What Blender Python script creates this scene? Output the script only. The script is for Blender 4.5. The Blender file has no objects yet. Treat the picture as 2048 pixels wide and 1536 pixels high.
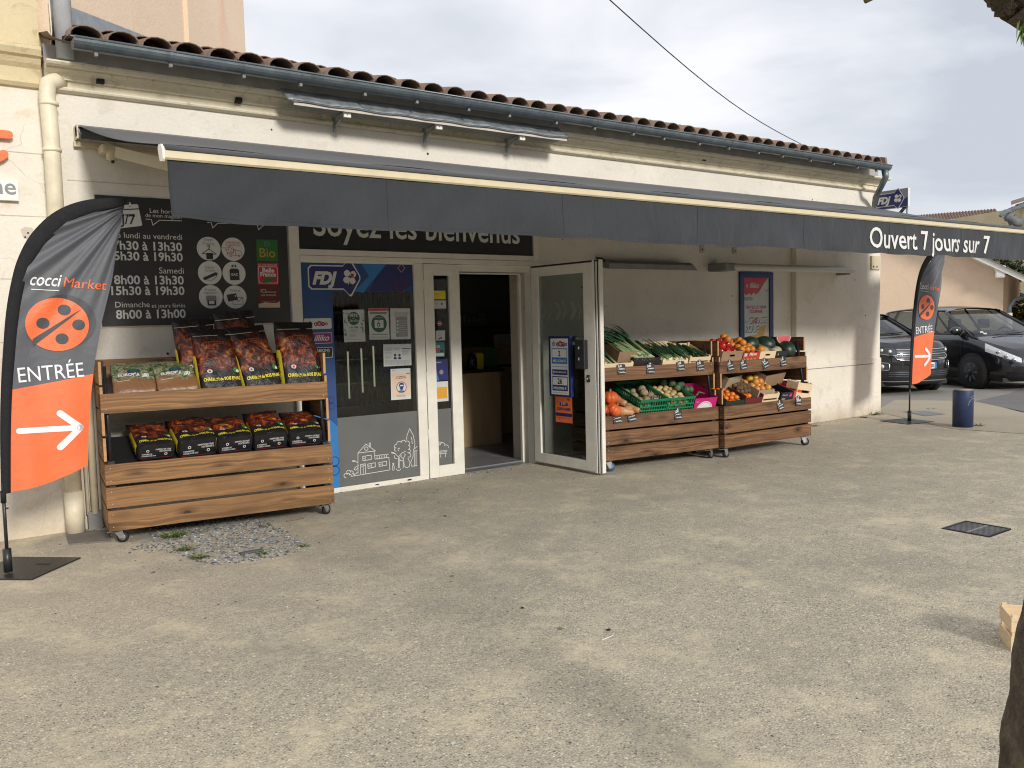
import bpy, bmesh, math, random
from mathutils import Vector, Matrix, Quaternion, noise as mnoise
R = math.radians
random.seed(7)
sc = bpy.context.scene
COL = sc.collection

# ---------------------------------------------------------------- camera
FPX, CX, CY = 1714.0, 1024.0, 768.0            # measured on the 2048 x 1536 photograph
YAW, PIT, ROL = R(36.0), R(4.155), R(-1.4386)
CAM = Vector((0, -7.4, 1.55))
FW = Vector((math.sin(YAW)*math.cos(PIT), math.cos(YAW)*math.cos(PIT), -math.sin(PIT)))
_r = Vector((math.cos(YAW), -math.sin(YAW), 0)); _u = _r.cross(FW)
RT = math.cos(ROL)*_r + math.sin(ROL)*_u
UP = -math.sin(ROL)*_r + math.cos(ROL)*_u
cam_d = bpy.data.cameras.new("camera"); cam = bpy.data.objects.new("camera", cam_d); COL.objects.link(cam)
M = Matrix((RT, UP, -FW)).transposed().to_4x4(); M.translation = CAM
cam.matrix_world = M
cam_d.sensor_width = 36; cam_d.lens = FPX/2048*36; cam_d.clip_end = 1500; cam_d.clip_start = 0.05
sc.camera = cam

# ---------------------------------------------------------------- light
SUN_EL, SUN_AZ = R(22.0), R(184.0)             # azimuth clockwise from +Y: the sun stands behind the camera, facing the shop
world = bpy.data.worlds.new("World"); sc.world = world; world.use_nodes = True
nt = world.node_tree; nt.nodes.clear()
def wn(t, **k):
    n = nt.nodes.new(t)
    for a, b in k.items(): setattr(n, a, b)
    return n
out = wn('ShaderNodeOutputWorld'); bg = wn('ShaderNodeBackground'); bg.inputs[1].default_value = 0.1
sky = wn('ShaderNodeTexSky', sky_type='NISHITA', sun_disc=False, sun_elevation=SUN_EL, sun_rotation=SUN_AZ, air_density=1.0, dust_density=3.0)
tc = wn('ShaderNodeTexCoord'); mp = wn('ShaderNodeMapping'); mp.inputs['Scale'].default_value = (1.0, 1.0, 3.2); mp.inputs['Rotation'].default_value=(0.12,0.05,0.6)
nz = wn('ShaderNodeTexNoise'); nz.inputs['Scale'].default_value = 2.3; nz.inputs['Detail'].default_value = 7; nz.inputs['Roughness'].default_value = .5; nz.inputs['Distortion'].default_value = .35
rp = wn('ShaderNodeValToRGB'); e = rp.color_ramp.elements
e[0].position = .37; e[0].color = (5.5, 5.95, 6.7, 1); e[1].position = .60; e[1].color = (9.1, 9.2, 9.6, 1)
mx = wn('ShaderNodeMix', data_type='RGBA'); mx.inputs[0].default_value = .97
L = nt.links.new
L(tc.outputs['Generated'], mp.inputs[0]); L(mp.outputs[0], nz.inputs['Vector']); L(nz.outputs[0], rp.inputs[0])
L(sky.outputs[0], mx.inputs[6]); L(rp.outputs[0], mx.inputs[7]); L(mx.outputs[2], bg.inputs[0]); L(bg.outputs[0], out.inputs[0])
sun_d = bpy.data.lights.new("sun", 'SUN'); sun_d.energy = 2.6; sun_d.angle = R(10); sun_d.color = (1, .955, .885)
sun = bpy.data.objects.new("sun", sun_d); COL.objects.link(sun)
sdir = Vector((math.sin(SUN_AZ)*math.cos(SUN_EL), math.cos(SUN_AZ)*math.cos(SUN_EL), math.sin(SUN_EL)))
sun.rotation_euler = sdir.to_track_quat('Z', 'Y').to_euler(); sun.location = (0, -30, 20)
sc.view_settings.view_transform = 'Standard'; sc.view_settings.look = 'None'
sc.view_settings.exposure = 0.14; sc.view_settings.gamma = 1
sc.render.engine = 'CYCLES'
sc.cycles.max_bounces = 8; sc.cycles.diffuse_bounces = 4; sc.cycles.transparent_max_bounces = 12
sc.cycles.use_denoising = True; sc.cycles.filter_width = 1.1

# ---------------------------------------------------------------- helpers
def ray(px, py): return FPX*FW + (px-CX)*RT - (py-CY)*UP
def onY(px, py, y=0.0):
    v = ray(px, py); return CAM + v*((y-CAM.y)/v.y)
def onX(px, py, x):
    v = ray(px, py); return CAM + v*((x-CAM.x)/v.x)
def onZ(px, py, z=0.0):
    v = ray(px, py); return CAM + v*((z-CAM.z)/v.z)

def tag(o, label=None, cat=None, group=None, kind=None):
    if label: o['label'] = label
    if cat: o['category'] = cat
    if group: o['group'] = group
    if kind: o['kind'] = kind
    return o
def empty(name, loc=(0, 0, 0), rz=0.0, label=None, cat=None, group=None, mat=None):
    o = bpy.data.objects.new(name, None); COL.objects.link(o)
    if mat is not None: o.matrix_world = mat
    else: o.location = loc; o.rotation_euler = (0, 0, rz)
    o.empty_display_size = .1
    return tag(o, label, cat, group)
KIDS = {}
def copy_tree(o, parent=None):
    c = o.copy(); COL.objects.link(c); c.parent = parent
    for ch in KIDS.get(o.name, []):
        k = copy_tree(ch, c); KIDS.setdefault(c.name, []).append(k)
    return c

# node material helper ------------------------------------------------------
def nodemat(name):
    m = bpy.data.materials.new(name); m.use_nodes = True
    t = m.node_tree; b = t.nodes['Principled BSDF']
    return m, t, b
def N(t, kind, **k):
    n = t.nodes.new(kind)
    for a, b in k.items():
        if a.startswith('i_'): n.inputs[a[2:].replace('_', ' ')].default_value = b
        else: setattr(n, a, b)
    return n
def ramp(t, src, stops):
    r = t.nodes.new('ShaderNodeValToRGB'); el = r.color_ramp.elements
    while len(el) < len(stops): el.new(.5)
    for q, (p, c) in zip(el, stops):
        q.position = p; q.color = (c[0], c[1], c[2], 1) if hasattr(c, '__len__') else (c, c, c, 1)
    t.links.new(src, r.inputs[0]); return r.outputs[0]
def mixc(t, f, a, b, mode='MIX'):
    m = t.nodes.new('ShaderNodeMix'); m.data_type = 'RGBA'; m.blend_type = mode
    for s, v in ((0, f), (6, a), (7, b)):
        if isinstance(v, bpy.types.NodeSocket): t.links.new(v, m.inputs[s])
        elif s == 0: m.inputs[0].default_value = v
        else: m.inputs[s].default_value = (v[0], v[1], v[2], 1)
    return m.outputs[2]
def coords(t, scale=(1, 1, 1), rnd=True, world=False):
    tcn = N(t, 'ShaderNodeTexCoord'); mpn = N(t, 'ShaderNodeMapping'); mpn.inputs['Scale'].default_value = scale
    if world: g = N(t, 'ShaderNodeNewGeometry'); t.links.new(g.outputs['Position'], mpn.inputs[0])
    else: t.links.new(tcn.outputs['Object'], mpn.inputs[0])
    if rnd and not world:
        oi = N(t, 'ShaderNodeObjectInfo'); mu = N(t, 'ShaderNodeMath', operation='MULTIPLY'); mu.inputs[1].default_value = 37.0
        t.links.new(oi.outputs['Random'], mu.inputs[0]); t.links.new(mu.outputs[0], mpn.inputs['Location'])
    return mpn.outputs[0]
def noi(t, vec, scale, detail=4, rough=.55, dist=0.0):
    n = N(t, 'ShaderNodeTexNoise'); n.inputs['Scale'].default_value = scale; n.inputs['Detail'].default_value = detail
    n.inputs['Roughness'].default_value = rough; n.inputs['Distortion'].default_value = dist
    t.links.new(vec, n.inputs['Vector']); return n.outputs[0]
def bump(t, b, h, strength=.3, dist=.01):
    n = N(t, 'ShaderNodeBump'); n.inputs['Strength'].default_value = strength; n.inputs['Distance'].default_value = dist
    t.links.new(h, n.inputs['Height']); t.links.new(n.outputs[0], b.inputs['Normal'])
MATS = {}
def pm(name, col, rough=.6, var=.12, scale=18, bmp=.15, metal=0.0, spec=.5, objvar=0.0, stretch=(1, 1, 1), bd=.004):
    """plain procedural paint/plastic/metal: colour varies a little, fine bump"""
    if name in MATS: return MATS[name]
    m, t, b = nodemat(name)
    v = coords(t, stretch); n1 = noi(t, v, scale, 5, .6); n2 = noi(t, v, scale*.15, 3)
    c = ramp(t, n1, [(.3, [x*(1-var) for x in col]), (.7, [min(1, x*(1+var)) for x in col])])
    c = mixc(t, ramp(t, n2, [(.35, .0), (.7, var*1.5)]), c, [x*.75 for x in col])
    if objvar:
        oi = N(t, 'ShaderNodeObjectInfo'); h = N(t, 'ShaderNodeHueSaturation')
        mr = N(t, 'ShaderNodeMapRange'); mr.inputs['To Min'].default_value = 1-objvar; mr.inputs['To Max'].default_value = 1+objvar
        t.links.new(oi.outputs['Random'], mr.inputs[0]); t.links.new(mr.outputs[0], h.inputs['Value']); t.links.new(c, h.inputs['Color']); c = h.outputs[0]
    t.links.new(c, b.inputs['Base Color'])
    rr = ramp(t, n1, [(.3, max(0, rough-.08)), (.7, min(1, rough+.08))]); t.links.new(rr, b.inputs['Roughness'])
    b.inputs['Metallic'].default_value = metal; b.inputs['Specular IOR Level'].default_value = spec
    if bmp: bump(t, b, n1, bmp, bd)
    MATS[name] = m; return m

# mesh builder ---------------------------------------------------------------
class Fr:
    """a drawing frame: u right, v up, n out of the surface"""
    def __init__(s, o, u=(1, 0, 0), v=(0, 0, 1), n=None, warp=None):
        s.o = Vector(o); s.u = Vector(u).normalized(); s.v = Vector(v).normalized()
        s.n = Vector(n) if n else s.u.cross(s.v); s.warp = warp
    def __call__(s, a, b, w=0.0):
        if s.warp: w += s.warp(a, b)
        return s.o + s.u*a + s.v*b + s.n*w
_tc = {}
def text_geo(body, bold=0.0, shear=0.0):
    k = (body, bold, shear)
    if k in _tc: return _tc[k]
    cu = bpy.data.curves.new('txt', 'FONT'); cu.body = body; cu.size = 1; cu.offset = bold; cu.shear = shear; cu.resolution_u = 3
    ob = bpy.data.objects.new('txt', cu); COL.objects.link(ob)
    dg = bpy.context.evaluated_depsgraph_get(); me = bpy.data.meshes.new_from_object(ob.evaluated_get(dg))
    vs = [v.co.copy() for v in me.vertices]; fs = [tuple(p.vertices) for p in me.polygons]
    bpy.data.objects.remove(ob); bpy.data.curves.remove(cu); bpy.data.meshes.remove(me)
    x0 = min(v.x for v in vs); x1 = max(v.x for v in vs)
    _tc[k] = (vs, fs, x0, x1); return _tc[k]
class MB:
    def __init__(s): s.v = []; s.f = []; s.m = []; s.ms = []; s.sm = []
    def mi(s, m):
        if m not in s.ms: s.ms.append(m)
        return s.ms.index(m)
    def add(s, vs, fs, m, smooth=False):
        b = len(s.v); s.v += [Vector(v) for v in vs]; k = s.mi(m)
        for f in fs: s.f.append([b+i for i in f]); s.m.append(k); s.sm.append(smooth)
    def box(s, x0, x1, y0, y1, z0, z1, m, X=None, bev=0.0):
        if bev:
            bm = bmesh.new(); bmesh.ops.create_cube(bm, size=1)
            for v in bm.verts: v.co = Vector(((x0+x1)/2+v.co.x*(x1-x0), (y0+y1)/2+v.co.y*(y1-y0), (z0+z1)/2+v.co.z*(z1-z0)))
            bmesh.ops.bevel(bm, geom=bm.edges[:], offset=bev, segments=2, affect='EDGES', profile=.6)
            bm.verts.index_update(); vs = [v.co.copy() for v in bm.verts]; fs = [[v.index for v in f.verts] for f in bm.faces]; bm.free()
        else:
            vs = [Vector(p) for p in ((x0,y0,z0),(x1,y0,z0),(x1,y1,z0),(x0,y1,z0),(x0,y0,z1),(x1,y0,z1),(x1,y1,z1),(x0,y1,z1))]
            fs = [(0,3,2,1),(4,5,6,7),(0,1,5,4),(1,2,6,5),(2,3,7,6),(3,0,4,7)]
        if X: vs = [X @ v for v in vs]
        s.add(vs, fs, m, False)
    def tube(s, pts, r, m, n=10, cap=True, flat=1.0):
        pts = [Vector(p) for p in pts]; rs = r if hasattr(r, '__len__') else [r]*len(pts); rings = []
        prev = None
        for i, p in enumerate(pts):
            d = (pts[min(i+1, len(pts)-1)] - pts[max(i-1, 0)]).normalized()
            if prev is None:
                a = d.orthogonal().normalized() if abs(d.z) > .95 else d.cross(Vector((0, 0, 1))).normalized()
            else: a = (prev - d*prev.dot(d)).normalized()
            prev = a; b = d.cross(a)
            rings.append([p + (a*math.cos(2*math.pi*k/n) + b*math.sin(2*math.pi*k/n)*flat)*rs[i] for k in range(n)])
        vs = [q for rg in rings for q in rg]; fs = []
        for i in range(len(pts)-1):
            for k in range(n): fs.append((i*n+k, i*n+(k+1) % n, (i+1)*n+(k+1) % n, (i+1)*n+k))
        if cap: fs.append(tuple(reversed(range(n)))); fs.append(tuple((len(pts)-1)*n+k for k in range(n)))
        s.add(vs, fs, m, True)
    def cyl(s, p0, p1, r, m, n=16, r2=None): s.tube([p0, p1], [r, r if r2 is None else r2], m, n)
    def ell(s, c, r, m, X=None, nu=14, nv=9, fn=None):
        c = Vector(c); r = r if hasattr(r, '__len__') else (r, r, r); vs = []; fs = []
        for j in range(nv+1):
            th = math.pi*j/nv
            for i in range(nu):
                ph = 2*math.pi*i/nu; k = fn(th, ph) if fn else 1.0
                p = Vector((math.sin(th)*math.cos(ph)*r[0]*k, math.sin(th)*math.sin(ph)*r[1]*k, math.cos(th)*r[2]*(k if fn else 1)))
                vs.append(c + (X @ p if X else p))
        for j in range(nv):
            for i in range(nu): fs.append((j*nu+i, (j+1)*nu+i, (j+1)*nu+(i+1) % nu, j*nu+(i+1) % nu))
        s.add(vs, fs, m, True)
    def grid(s, fn, nu, nv, m, smooth=True, flip=False):
        vs = [fn(i/nu, j/nv) for j in range(nv+1) for i in range(nu+1)]; fs = []
        for j in range(nv):
            for i in range(nu):
                q = (j*(nu+1)+i, j*(nu+1)+i+1, (j+1)*(nu+1)+i+1, (j+1)*(nu+1)+i); fs.append(q[::-1] if flip else q)
        s.add(vs, fs, m, smooth)
    def prism(s, pts, a, b, m, axis='x', smooth=False):
        """profile pts (p,q) in the plane across the axis, swept from a to b"""
        def P(t, p, q): return Vector((t, p, q)) if axis == 'x' else (Vector((p, t, q)) if axis == 'y' else Vector((p, q, t)))
        n = len(pts); vs = [P(a, *p) for p in pts] + [P(b, *p) for p in pts]
        fs = [(i, (i+1) % n, n+(i+1) % n, n+i) for i in range(n)] + [tuple(reversed(range(n))), tuple(range(n, 2*n))]
        s.add(vs, fs, m, smooth)
    # flat artwork drawn on a frame
    def rect(s, fr, u0, v0, u1, v1, w, m, k=1):
        nu = max(1, k); nv = max(1, k)
        s.grid(lambda a, b: fr(u0+(u1-u0)*a, v0+(v1-v0)*b, w), nu, nv, m, False)
    def poly(s, fr, pts, w, m):
        s.add([fr(p[0], p[1], w) for p in pts], [tuple(range(len(pts)))], m)
    def ring(s, fr, cu, cv, r0, r1, w, m, n=40, asp=1.0):
        vs = []
        for i in range(n):
            a = 2*math.pi*i/n
            for r in (r0, r1): vs.append(fr(cu+math.cos(a)*r*asp, cv+math.sin(a)*r, w))
        s.add(vs, [(2*i, 2*i+1, 2*((i+1) % n)+1, 2*((i+1) % n)) for i in range(n)], m)
    def disc(s, fr, cu, cv, r, w, m, n=36, asp=1.0, rings=1):
        for k in range(rings): s.ring(fr, cu, cv, r*k/rings, r*(k+1)/rings, w, m, n, asp)
    def line(s, fr, pts, wd, w, m, closed=False):
        pts = [Vector((p[0], p[1])) for p in pts]
        if closed: pts = pts + [pts[0]]
        for a, b in zip(pts, pts[1:]):
            d = (b-a)
            if d.length < 1e-6: continue
            d.normalize(); q = Vector((-d.y, d.x))*wd/2; e2 = d*wd*.3
            s.add([fr(*(a-q-e2), w), fr(*(b-q+e2), w), fr(*(b+q+e2), w), fr(*(a+q-e2), w)], [(0, 1, 2, 3)], m)
            w += .00004
    def rrect(s, fr, u0, v0, u1, v1, r, w, m, n=5):
        pts = []
        for cu, cv, a0 in ((u1-r, v1-r, 0), (u0+r, v1-r, 90), (u0+r, v0+r, 180), (u1-r, v0+r, 270)):
            for k in range(n+1):
                a = R(a0+90*k/n); pts.append((cu+r*math.cos(a), cv+r*math.sin(a)))
        s.poly(fr, pts, w, m)
    def text(s, fr, body, u, v, width, w, m, bold=0.0, shear=0.0, hs=1.0, align='l', tilt=0.0):
        vs, fs, x0, x1 = text_geo(body, bold, shear); k = width/(x1-x0)
        off = {'l': 0, 'c': -width/2, 'r': -width}[align]; ct, st = math.cos(tilt), math.sin(tilt)
        o = []
        for p in vs:
            a = (p.x-x0)*k+off; b = p.y*k*hs; o.append(fr(u+a*ct-b*st, v+a*st+b*ct, w))
        s.add(o, fs, m)
    def build(s, name, parent=None, X=None, solid=None):
        me = bpy.data.meshes.new(name); me.from_pydata([tuple(v) for v in s.v], [], s.f)
        for m in s.ms: me.materials.append(m)
        for p, k, q in zip(me.polygons, s.m, s.sm): p.material_index = k; p.use_smooth = q
        me.validate(); me.update()
        o = bpy.data.objects.new(name, me); COL.objects.link(o)
        if parent is not None: o.parent = parent; KIDS.setdefault(parent.name, []).append(o)
        if X is not None: o.matrix_world = X
        if solid: md = o.modifiers.new('thick', 'SOLIDIFY'); md.thickness = solid; md.offset = -1
        return o
def zf(f, ox, oy):                                # coordinates read off an enlarged detail of the photograph
    return lambda x, y: (ox + x/f, oy + y/f)
Z2 = zf(3.4133, 0, 380); Z4 = zf(2.6485, 560, 420); Z8 = zf(8.535, 380, 460); ZA = zf(5.885, 1700, 260)
def FZ(z, x, y, yy=0.0):                          # detail coordinates -> (x, z) on the facade
    p = onY(*z(x, y), yy); return p.x, p.z
# ================================================================ materials
def plaster(name, col, dirt, stain=.5, crack=.5, scale=1.0):
    m, t, b = nodemat(name); v = coords(t, (1, 1, 1), world=True)
    n1 = noi(t, v, 1.1*scale, 6, .62); n2 = noi(t, v, 34, 5, .65); n3 = noi(t, v, 5.5*scale, 7, .6, .6)
    c = ramp(t, n1, [(.3, [x*.86 for x in col]), (.66, col)])
    c = mixc(t, ramp(t, n2, [(.35, .0), (.75, .16)]), c, [x*.6 for x in col])
    c = mixc(t, ramp(t, n3, [(.56, .0), (.68, stain)]), c, dirt)
    g = N(t, 'ShaderNodeNewGeometry'); sp = N(t, 'ShaderNodeSeparateXYZ'); t.links.new(g.outputs['Position'], sp.inputs[0])
    # splash dirt and damp at the foot of the wall: a real stain with a ragged top
    ad = N(t, 'ShaderNodeMath', operation='MULTIPLY_ADD'); ad.inputs[1].default_value = .55; t.links.new(n3, ad.inputs[0]); t.links.new(sp.outputs['Z'], ad.inputs[2])
    c = mixc(t, ramp(t, ad.outputs[0], [(.22, .75), (.55, 0)]), c, [dirt[0]*.8, dirt[1]*.75, dirt[2]*.68])
    vo = N(t, 'ShaderNodeTexVoronoi', feature='DISTANCE_TO_EDGE'); vo.inputs['Scale'].default_value = 1.3
    vd = N(t, 'ShaderNodeVectorMath', operation='MULTIPLY_ADD'); vn = N(t, 'ShaderNodeTexNoise'); vn.inputs['Scale'].default_value = 3; t.links.new(v, vn.inputs['Vector'])
    vd.inputs[1].default_value = (.7, .7, .7); t.links.new(vn.outputs[1], vd.inputs[0]); t.links.new(v, vd.inputs[2]); t.links.new(vd.outputs[0], vo.inputs['Vector'])
    ck = ramp(t, vo.outputs['Distance'], [(.0, crack), (.006, 0)]); gate = ramp(t, noi(t, v, .9, 2), [(.52, 0), (.6, 1)])
    mu = N(t, 'ShaderNodeMath', operation='MULTIPLY'); t.links.new(ck, mu.inputs[0]); t.links.new(gate, mu.inputs[1])
    c = mixc(t, mu.outputs[0], c, [x*.35 for x in dirt])
    t.links.new(c, b.inputs['Base Color']); b.inputs['Roughness'].default_value = .9; b.inputs['Specular IOR Level'].default_value = .2
    hb = N(t, 'ShaderNodeMath', operation='MULTIPLY_ADD'); hb.inputs[1].default_value = 2.0; t.links.new(n3, hb.inputs[0]); t.links.new(n2, hb.inputs[2])
    bump(t, b, hb.outputs[0], .45, .012)
    return m
M_WALL = plaster('cream_render', (.80, .755, .67), (.50, .43, .33), .22, .12)
M_WALLR = plaster('cream_render_pilaster', (.80, .745, .65), (.50, .42, .33), .28, .0)
M_WALLG = plaster('grey_render', (.60, .54, .46), (.34, .29, .22), .4, .1)
M_STONE = plaster('yellow_limestone', (.66, .56, .36), (.40, .31, .17), .6, .8, 1.3)
M_LEFTW = plaster('pale_limewash', (.82, .77, .67), (.62, .52, .36), .5, .45)
M_CORN = plaster('cornice_paint', (.76, .70, .54), (.30, .25, .18), .45, .3, 2)
M_PEACH = plaster('peach_render', (.82, .66, .50), (.74, .50, .37), .8, .1, .22)
M_BEIGE = plaster('beige_render', (.86, .66, .48), (.70, .52, .36), .3, .1, .5)
M_WHITE = pm('white_paint', (.78, .76, .70), .4, .06, 12, .04)
M_FRAME = pm('white_lacquered_aluminium', (.74, .71, .63), .38, .07, 9, .03)
M_CREAM = pm('cream_lacquer', (.60, .52, .35), .4, .06, 10, .04)
M_PIPE = pm('cream_painted_pipe', (.74, .67, .50), .5, .14, 8, .12)
M_ZINC = pm('zinc', (.16, .19, .21), .42, .22, 9, .12, metal=.55)
M_ZINCL = pm('pale_zinc', (.30, .33, .35), .45, .3, 12, .15, metal=.4)
M_GREYB = pm('grey_fascia_paint', (.22, .22, .215), .7, .2, 7, .1)
M_BLACK = pm('black_paint', (.012, .012, .014), .45, .2, 20, .05)
M_BLACKM = pm('black_powder_coat', (.02, .02, .022), .38, .15, 60, .1)
M_BLKCL = pm('black_sleeve_cloth', (.004, .004, .006), .8, .3, 90, .2)
M_SIGN = pm('charcoal_sign_board', (.032, .034, .036), .42, .06, 30, .03)
M_SIGN2 = pm('charcoal_fascia_panel', (.028, .029, .032), .35, .06, 30, .03)
M_INKW = pm('white_print', (.66, .66, .64), .55, .05, 30, 0)
M_INKB = pm('black_print', (.02, .02, .022), .6, .05, 30, 0)
M_INKG = pm('grey_print', (.23, .24, .25), .6, .05, 30, 0)
M_BLUE = pm('blue_print', (.02, .07, .22), .45, .12, 2.2, 0)
M_BLUE2 = pm('light_blue_print', (.03, .19, .48), .4, .1, 3, 0)
M_NAVY = pm('navy_print', (.022, .028, .14), .4, .05, 20, 0)
M_RED = pm('red_print', (.50, .03, .04), .5, .08, 20, 0)
M_DRED = pm('maroon_print', (.13, .018, .015), .5, .08, 20, 0)
M_PURP = pm('magenta_print', (.28, .02, .16), .5, .08, 20, 0)
M_PINK = pm('pink_print', (.60, .03, .22), .5, .08, 20, .02)
M_GREEN = pm('green_print', (.03, .16, .035), .5, .08, 20, 0)
M_DGREEN = pm('dark_green_print', (.02, .09, .05), .5, .08, 20, 0)
M_GOLD = pm('gold_print', (.45, .30, .05), .5, .05, 20, 0)
M_ORANGE = pm('orange_print', (.82, .17, .045), .6, .08, 12, 0)
M_AMBER = pm('amber_print', (.62, .30, .03), .5, .05, 12, 0)
M_PAPER = pm('paper', (.52, .55, .54), .6, .05, 12, .02)
M_PEACHP = pm('peach_paper', (.62, .46, .34), .6, .05, 12, .02)
M_YEL = pm('yellow_print', (.70, .58, .04), .45, .1, 14, .04)
M_CHALK = pm('chalk_white', (.62, .63, .62), .8, .15, 90, 0)
M_SLATE = pm('slate_label', (.022, .024, .026), .55, .1, 40, .05)
M_STEEL = pm('galvanised_steel', (.42, .43, .43), .38, .15, 40, .08, metal=.8)
M_TYRE = pm('rubber', (.018, .018, .018), .75, .2, 40, .15)
M_BLUER = pm('blue_rubber_tyre', (.05, .12, .24), .6, .1, 40, .1)
M_SCREW = pm('bright_screw', (.5, .46, .38), .4, .1, 40, 0, metal=.6)
M_ARMU = pm('awning_underside', (.25, .25, .26), .8, .08, 30, .1)

def glassmat(name, tint=(.75, .8, .8), trans=.85, rough=.02, ior=1.5):
    m = bpy.data.materials.new(name); m.use_nodes = True; t = m.node_tree; t.nodes.clear()
    o = N(t, 'ShaderNodeOutputMaterial'); tr = N(t, 'ShaderNodeBsdfTransparent'); gl = N(t, 'ShaderNodeBsdfGlossy'); fr = N(t, 'ShaderNodeLayerWeight'); mi = N(t, 'ShaderNodeMixShader')
    tr.inputs[0].default_value = (*[x*trans for x in tint], 1); gl.inputs['Roughness'].default_value = rough; fr.inputs[0].default_value = .5
    v = coords(t, (1, 1, 1), world=True); bp = N(t, 'ShaderNodeBump'); bp.inputs['Strength'].default_value = .03; bp.inputs['Distance'].default_value = .05
    t.links.new(noi(t, v, 1.5, 2), bp.inputs['Height']); t.links.new(bp.outputs[0], gl.inputs['Normal'])
    pw_ = N(t, 'ShaderNodeMath', operation='POWER'); pw_.inputs[1].default_value = 4.2; t.links.new(fr.outputs['Facing'], pw_.inputs[0]); ma_ = N(t, 'ShaderNodeMath', operation='MULTIPLY_ADD', use_clamp=True); ma_.inputs[1].default_value = .9; ma_.inputs[2].default_value = .045*(ior/1.5)**2; t.links.new(pw_.outputs[0], ma_.inputs[0]); t.links.new(ma_.outputs[0], mi.inputs[0]); t.links.new(tr.outputs[0], mi.inputs[1]); t.links.new(gl.outputs[0], mi.inputs[2]); t.links.new(mi.outputs[0], o.inputs[0])
    return m
M_GLASS = glassmat('shop_glass', (.8, .85, .84), .8)
M_CGLASS = glassmat('car_glass', (.5, .56, .55), .8, .02, 1.55)

def woodmat(name, light, dark, plank=.165, knots=1.0):
    m, t, b = nodemat(name)
    tcn = N(t, 'ShaderNodeTexCoord'); sp = N(t, 'ShaderNodeSeparateXYZ'); t.links.new(tcn.outputs['Object'], sp.inputs[0])
    oi = N(t, 'ShaderNodeObjectInfo')
    fl = N(t, 'ShaderNodeMath', operation='MULTIPLY'); fl.inputs[1].default_value = 1/plank; t.links.new(sp.outputs['Z'], fl.inputs[0])
    f2 = N(t, 'ShaderNodeMath', operation='FLOOR'); t.links.new(fl.outputs[0], f2.inputs[0])
    f3 = N(t, 'ShaderNodeMath', operation='MULTIPLY_ADD'); f3.inputs[1].default_value = 5.37; t.links.new(f2.outputs[0], f3.inputs[0])
    f4 = N(t, 'ShaderNodeMath', operation='MULTIPLY'); f4.inputs[1].default_value = 53; t.links.new(oi.outputs['Random'], f4.inputs[0]); t.links.new(f4.outputs[0], f3.inputs[2])
    xy = N(t, 'ShaderNodeMath', operation='ADD'); t.links.new(sp.outputs['X'], xy.inputs[0]); t.links.new(sp.outputs['Y'], xy.inputs[1])
    cb = N(t, 'ShaderNodeCombineXYZ'); t.links.new(xy.outputs[0], cb.inputs[0]); t.links.new(f3.outputs[0], cb.inputs[1]); t.links.new(sp.outputs['Z'], cb.inputs[2])
    def M2(s):
        k = N(t, 'ShaderNodeMapping'); k.inputs['Scale'].default_value = s; t.links.new(cb.outputs[0], k.inputs[0]); return k.outputs[0]
    # knots: sparse elongated cells
    vo = N(t, 'ShaderNodeTexVoronoi', feature='F1'); vo.inputs['Scale'].default_value = 1; vo.inputs['Randomness'].default_value = 1; t.links.new(M2((3.0, 1, 6.0)), vo.inputs['Vector'])
    kd = vo.outputs['Distance']
    # grain bends round the knots
    mu = N(t, 'ShaderNodeMath', operation='MULTIPLY'); mu.inputs[1].default_value = .045; t.links.new(kd, mu.inputs[0])
    va = N(t, 'ShaderNodeVectorMath', operation='ADD'); cb2 = N(t, 'ShaderNodeCombineXYZ'); t.links.new(mu.outputs[0], cb2.inputs[2]); t.links.new(M2((.8, 1, 1)), va.inputs[0]); t.links.new(cb2.outputs[0], va.inputs[1])
    mg = N(t, 'ShaderNodeMapping'); mg.inputs['Scale'].default_value = (.55, 1, 60); t.links.new(va.outputs[0], mg.inputs[0])
    g = noi(t, mg.outputs[0], 1.0, 8, .66, 0)
    br = noi(t, M2((1.3, 1, 5)), 1.2, 4, .6)
    tone = N(t, 'ShaderNodeTexWhiteNoise', noise_dimensions='1D'); t.links.new(f3.outputs[0], tone.inputs['W'])
    c = ramp(t, g, [(.36, dark), (.5, [(a+b_)/2 for a, b_ in zip(light, dark)]), (.62, light)])
    c = mixc(t, ramp(t, br, [(.45, 0), (.66, .75)]), c, [x*.72 for x in dark])
    c = mixc(t, ramp(t, tone.outputs[0], [(0, .0), (1, .35)]), c, [x*.95 for x in light])
    c = mixc(t, ramp(t, kd, [(.06*knots, .95), (.10*knots, .6), (.34*knots, .0)]), c, [dark[0]*.28, dark[1]*.24, dark[2]*.22])
    t.links.new(c, b.inputs['Base Color']); b.inputs['Roughness'].default_value = .55; b.inputs['Specular IOR Level'].default_value = .35
    bump(t, b, g, .25, .003)
    return m
M_WOODL = woodmat('stained_pine_light', (.34, .178, .070), (.100, .048, .019))
M_WOOD = woodmat('stained_pine', (.24, .125, .058), (.078, .036, .018))
M_WOODE = pm('pine_end_grain', (.48, .27, .12), .7, .2, 60, .1)
M_PLY = pm('pale_poplar', (.72, .56, .36), .7, .12, 26, .12, stretch=(.25, 1, 3))
M_CARD = pm('brown_cardboard', (.30, .19, .11), .8, .1, 20, .08)
M_CARDI = pm('pale_cardboard', (.38, .30, .20), .8, .1, 20, .08)

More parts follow.
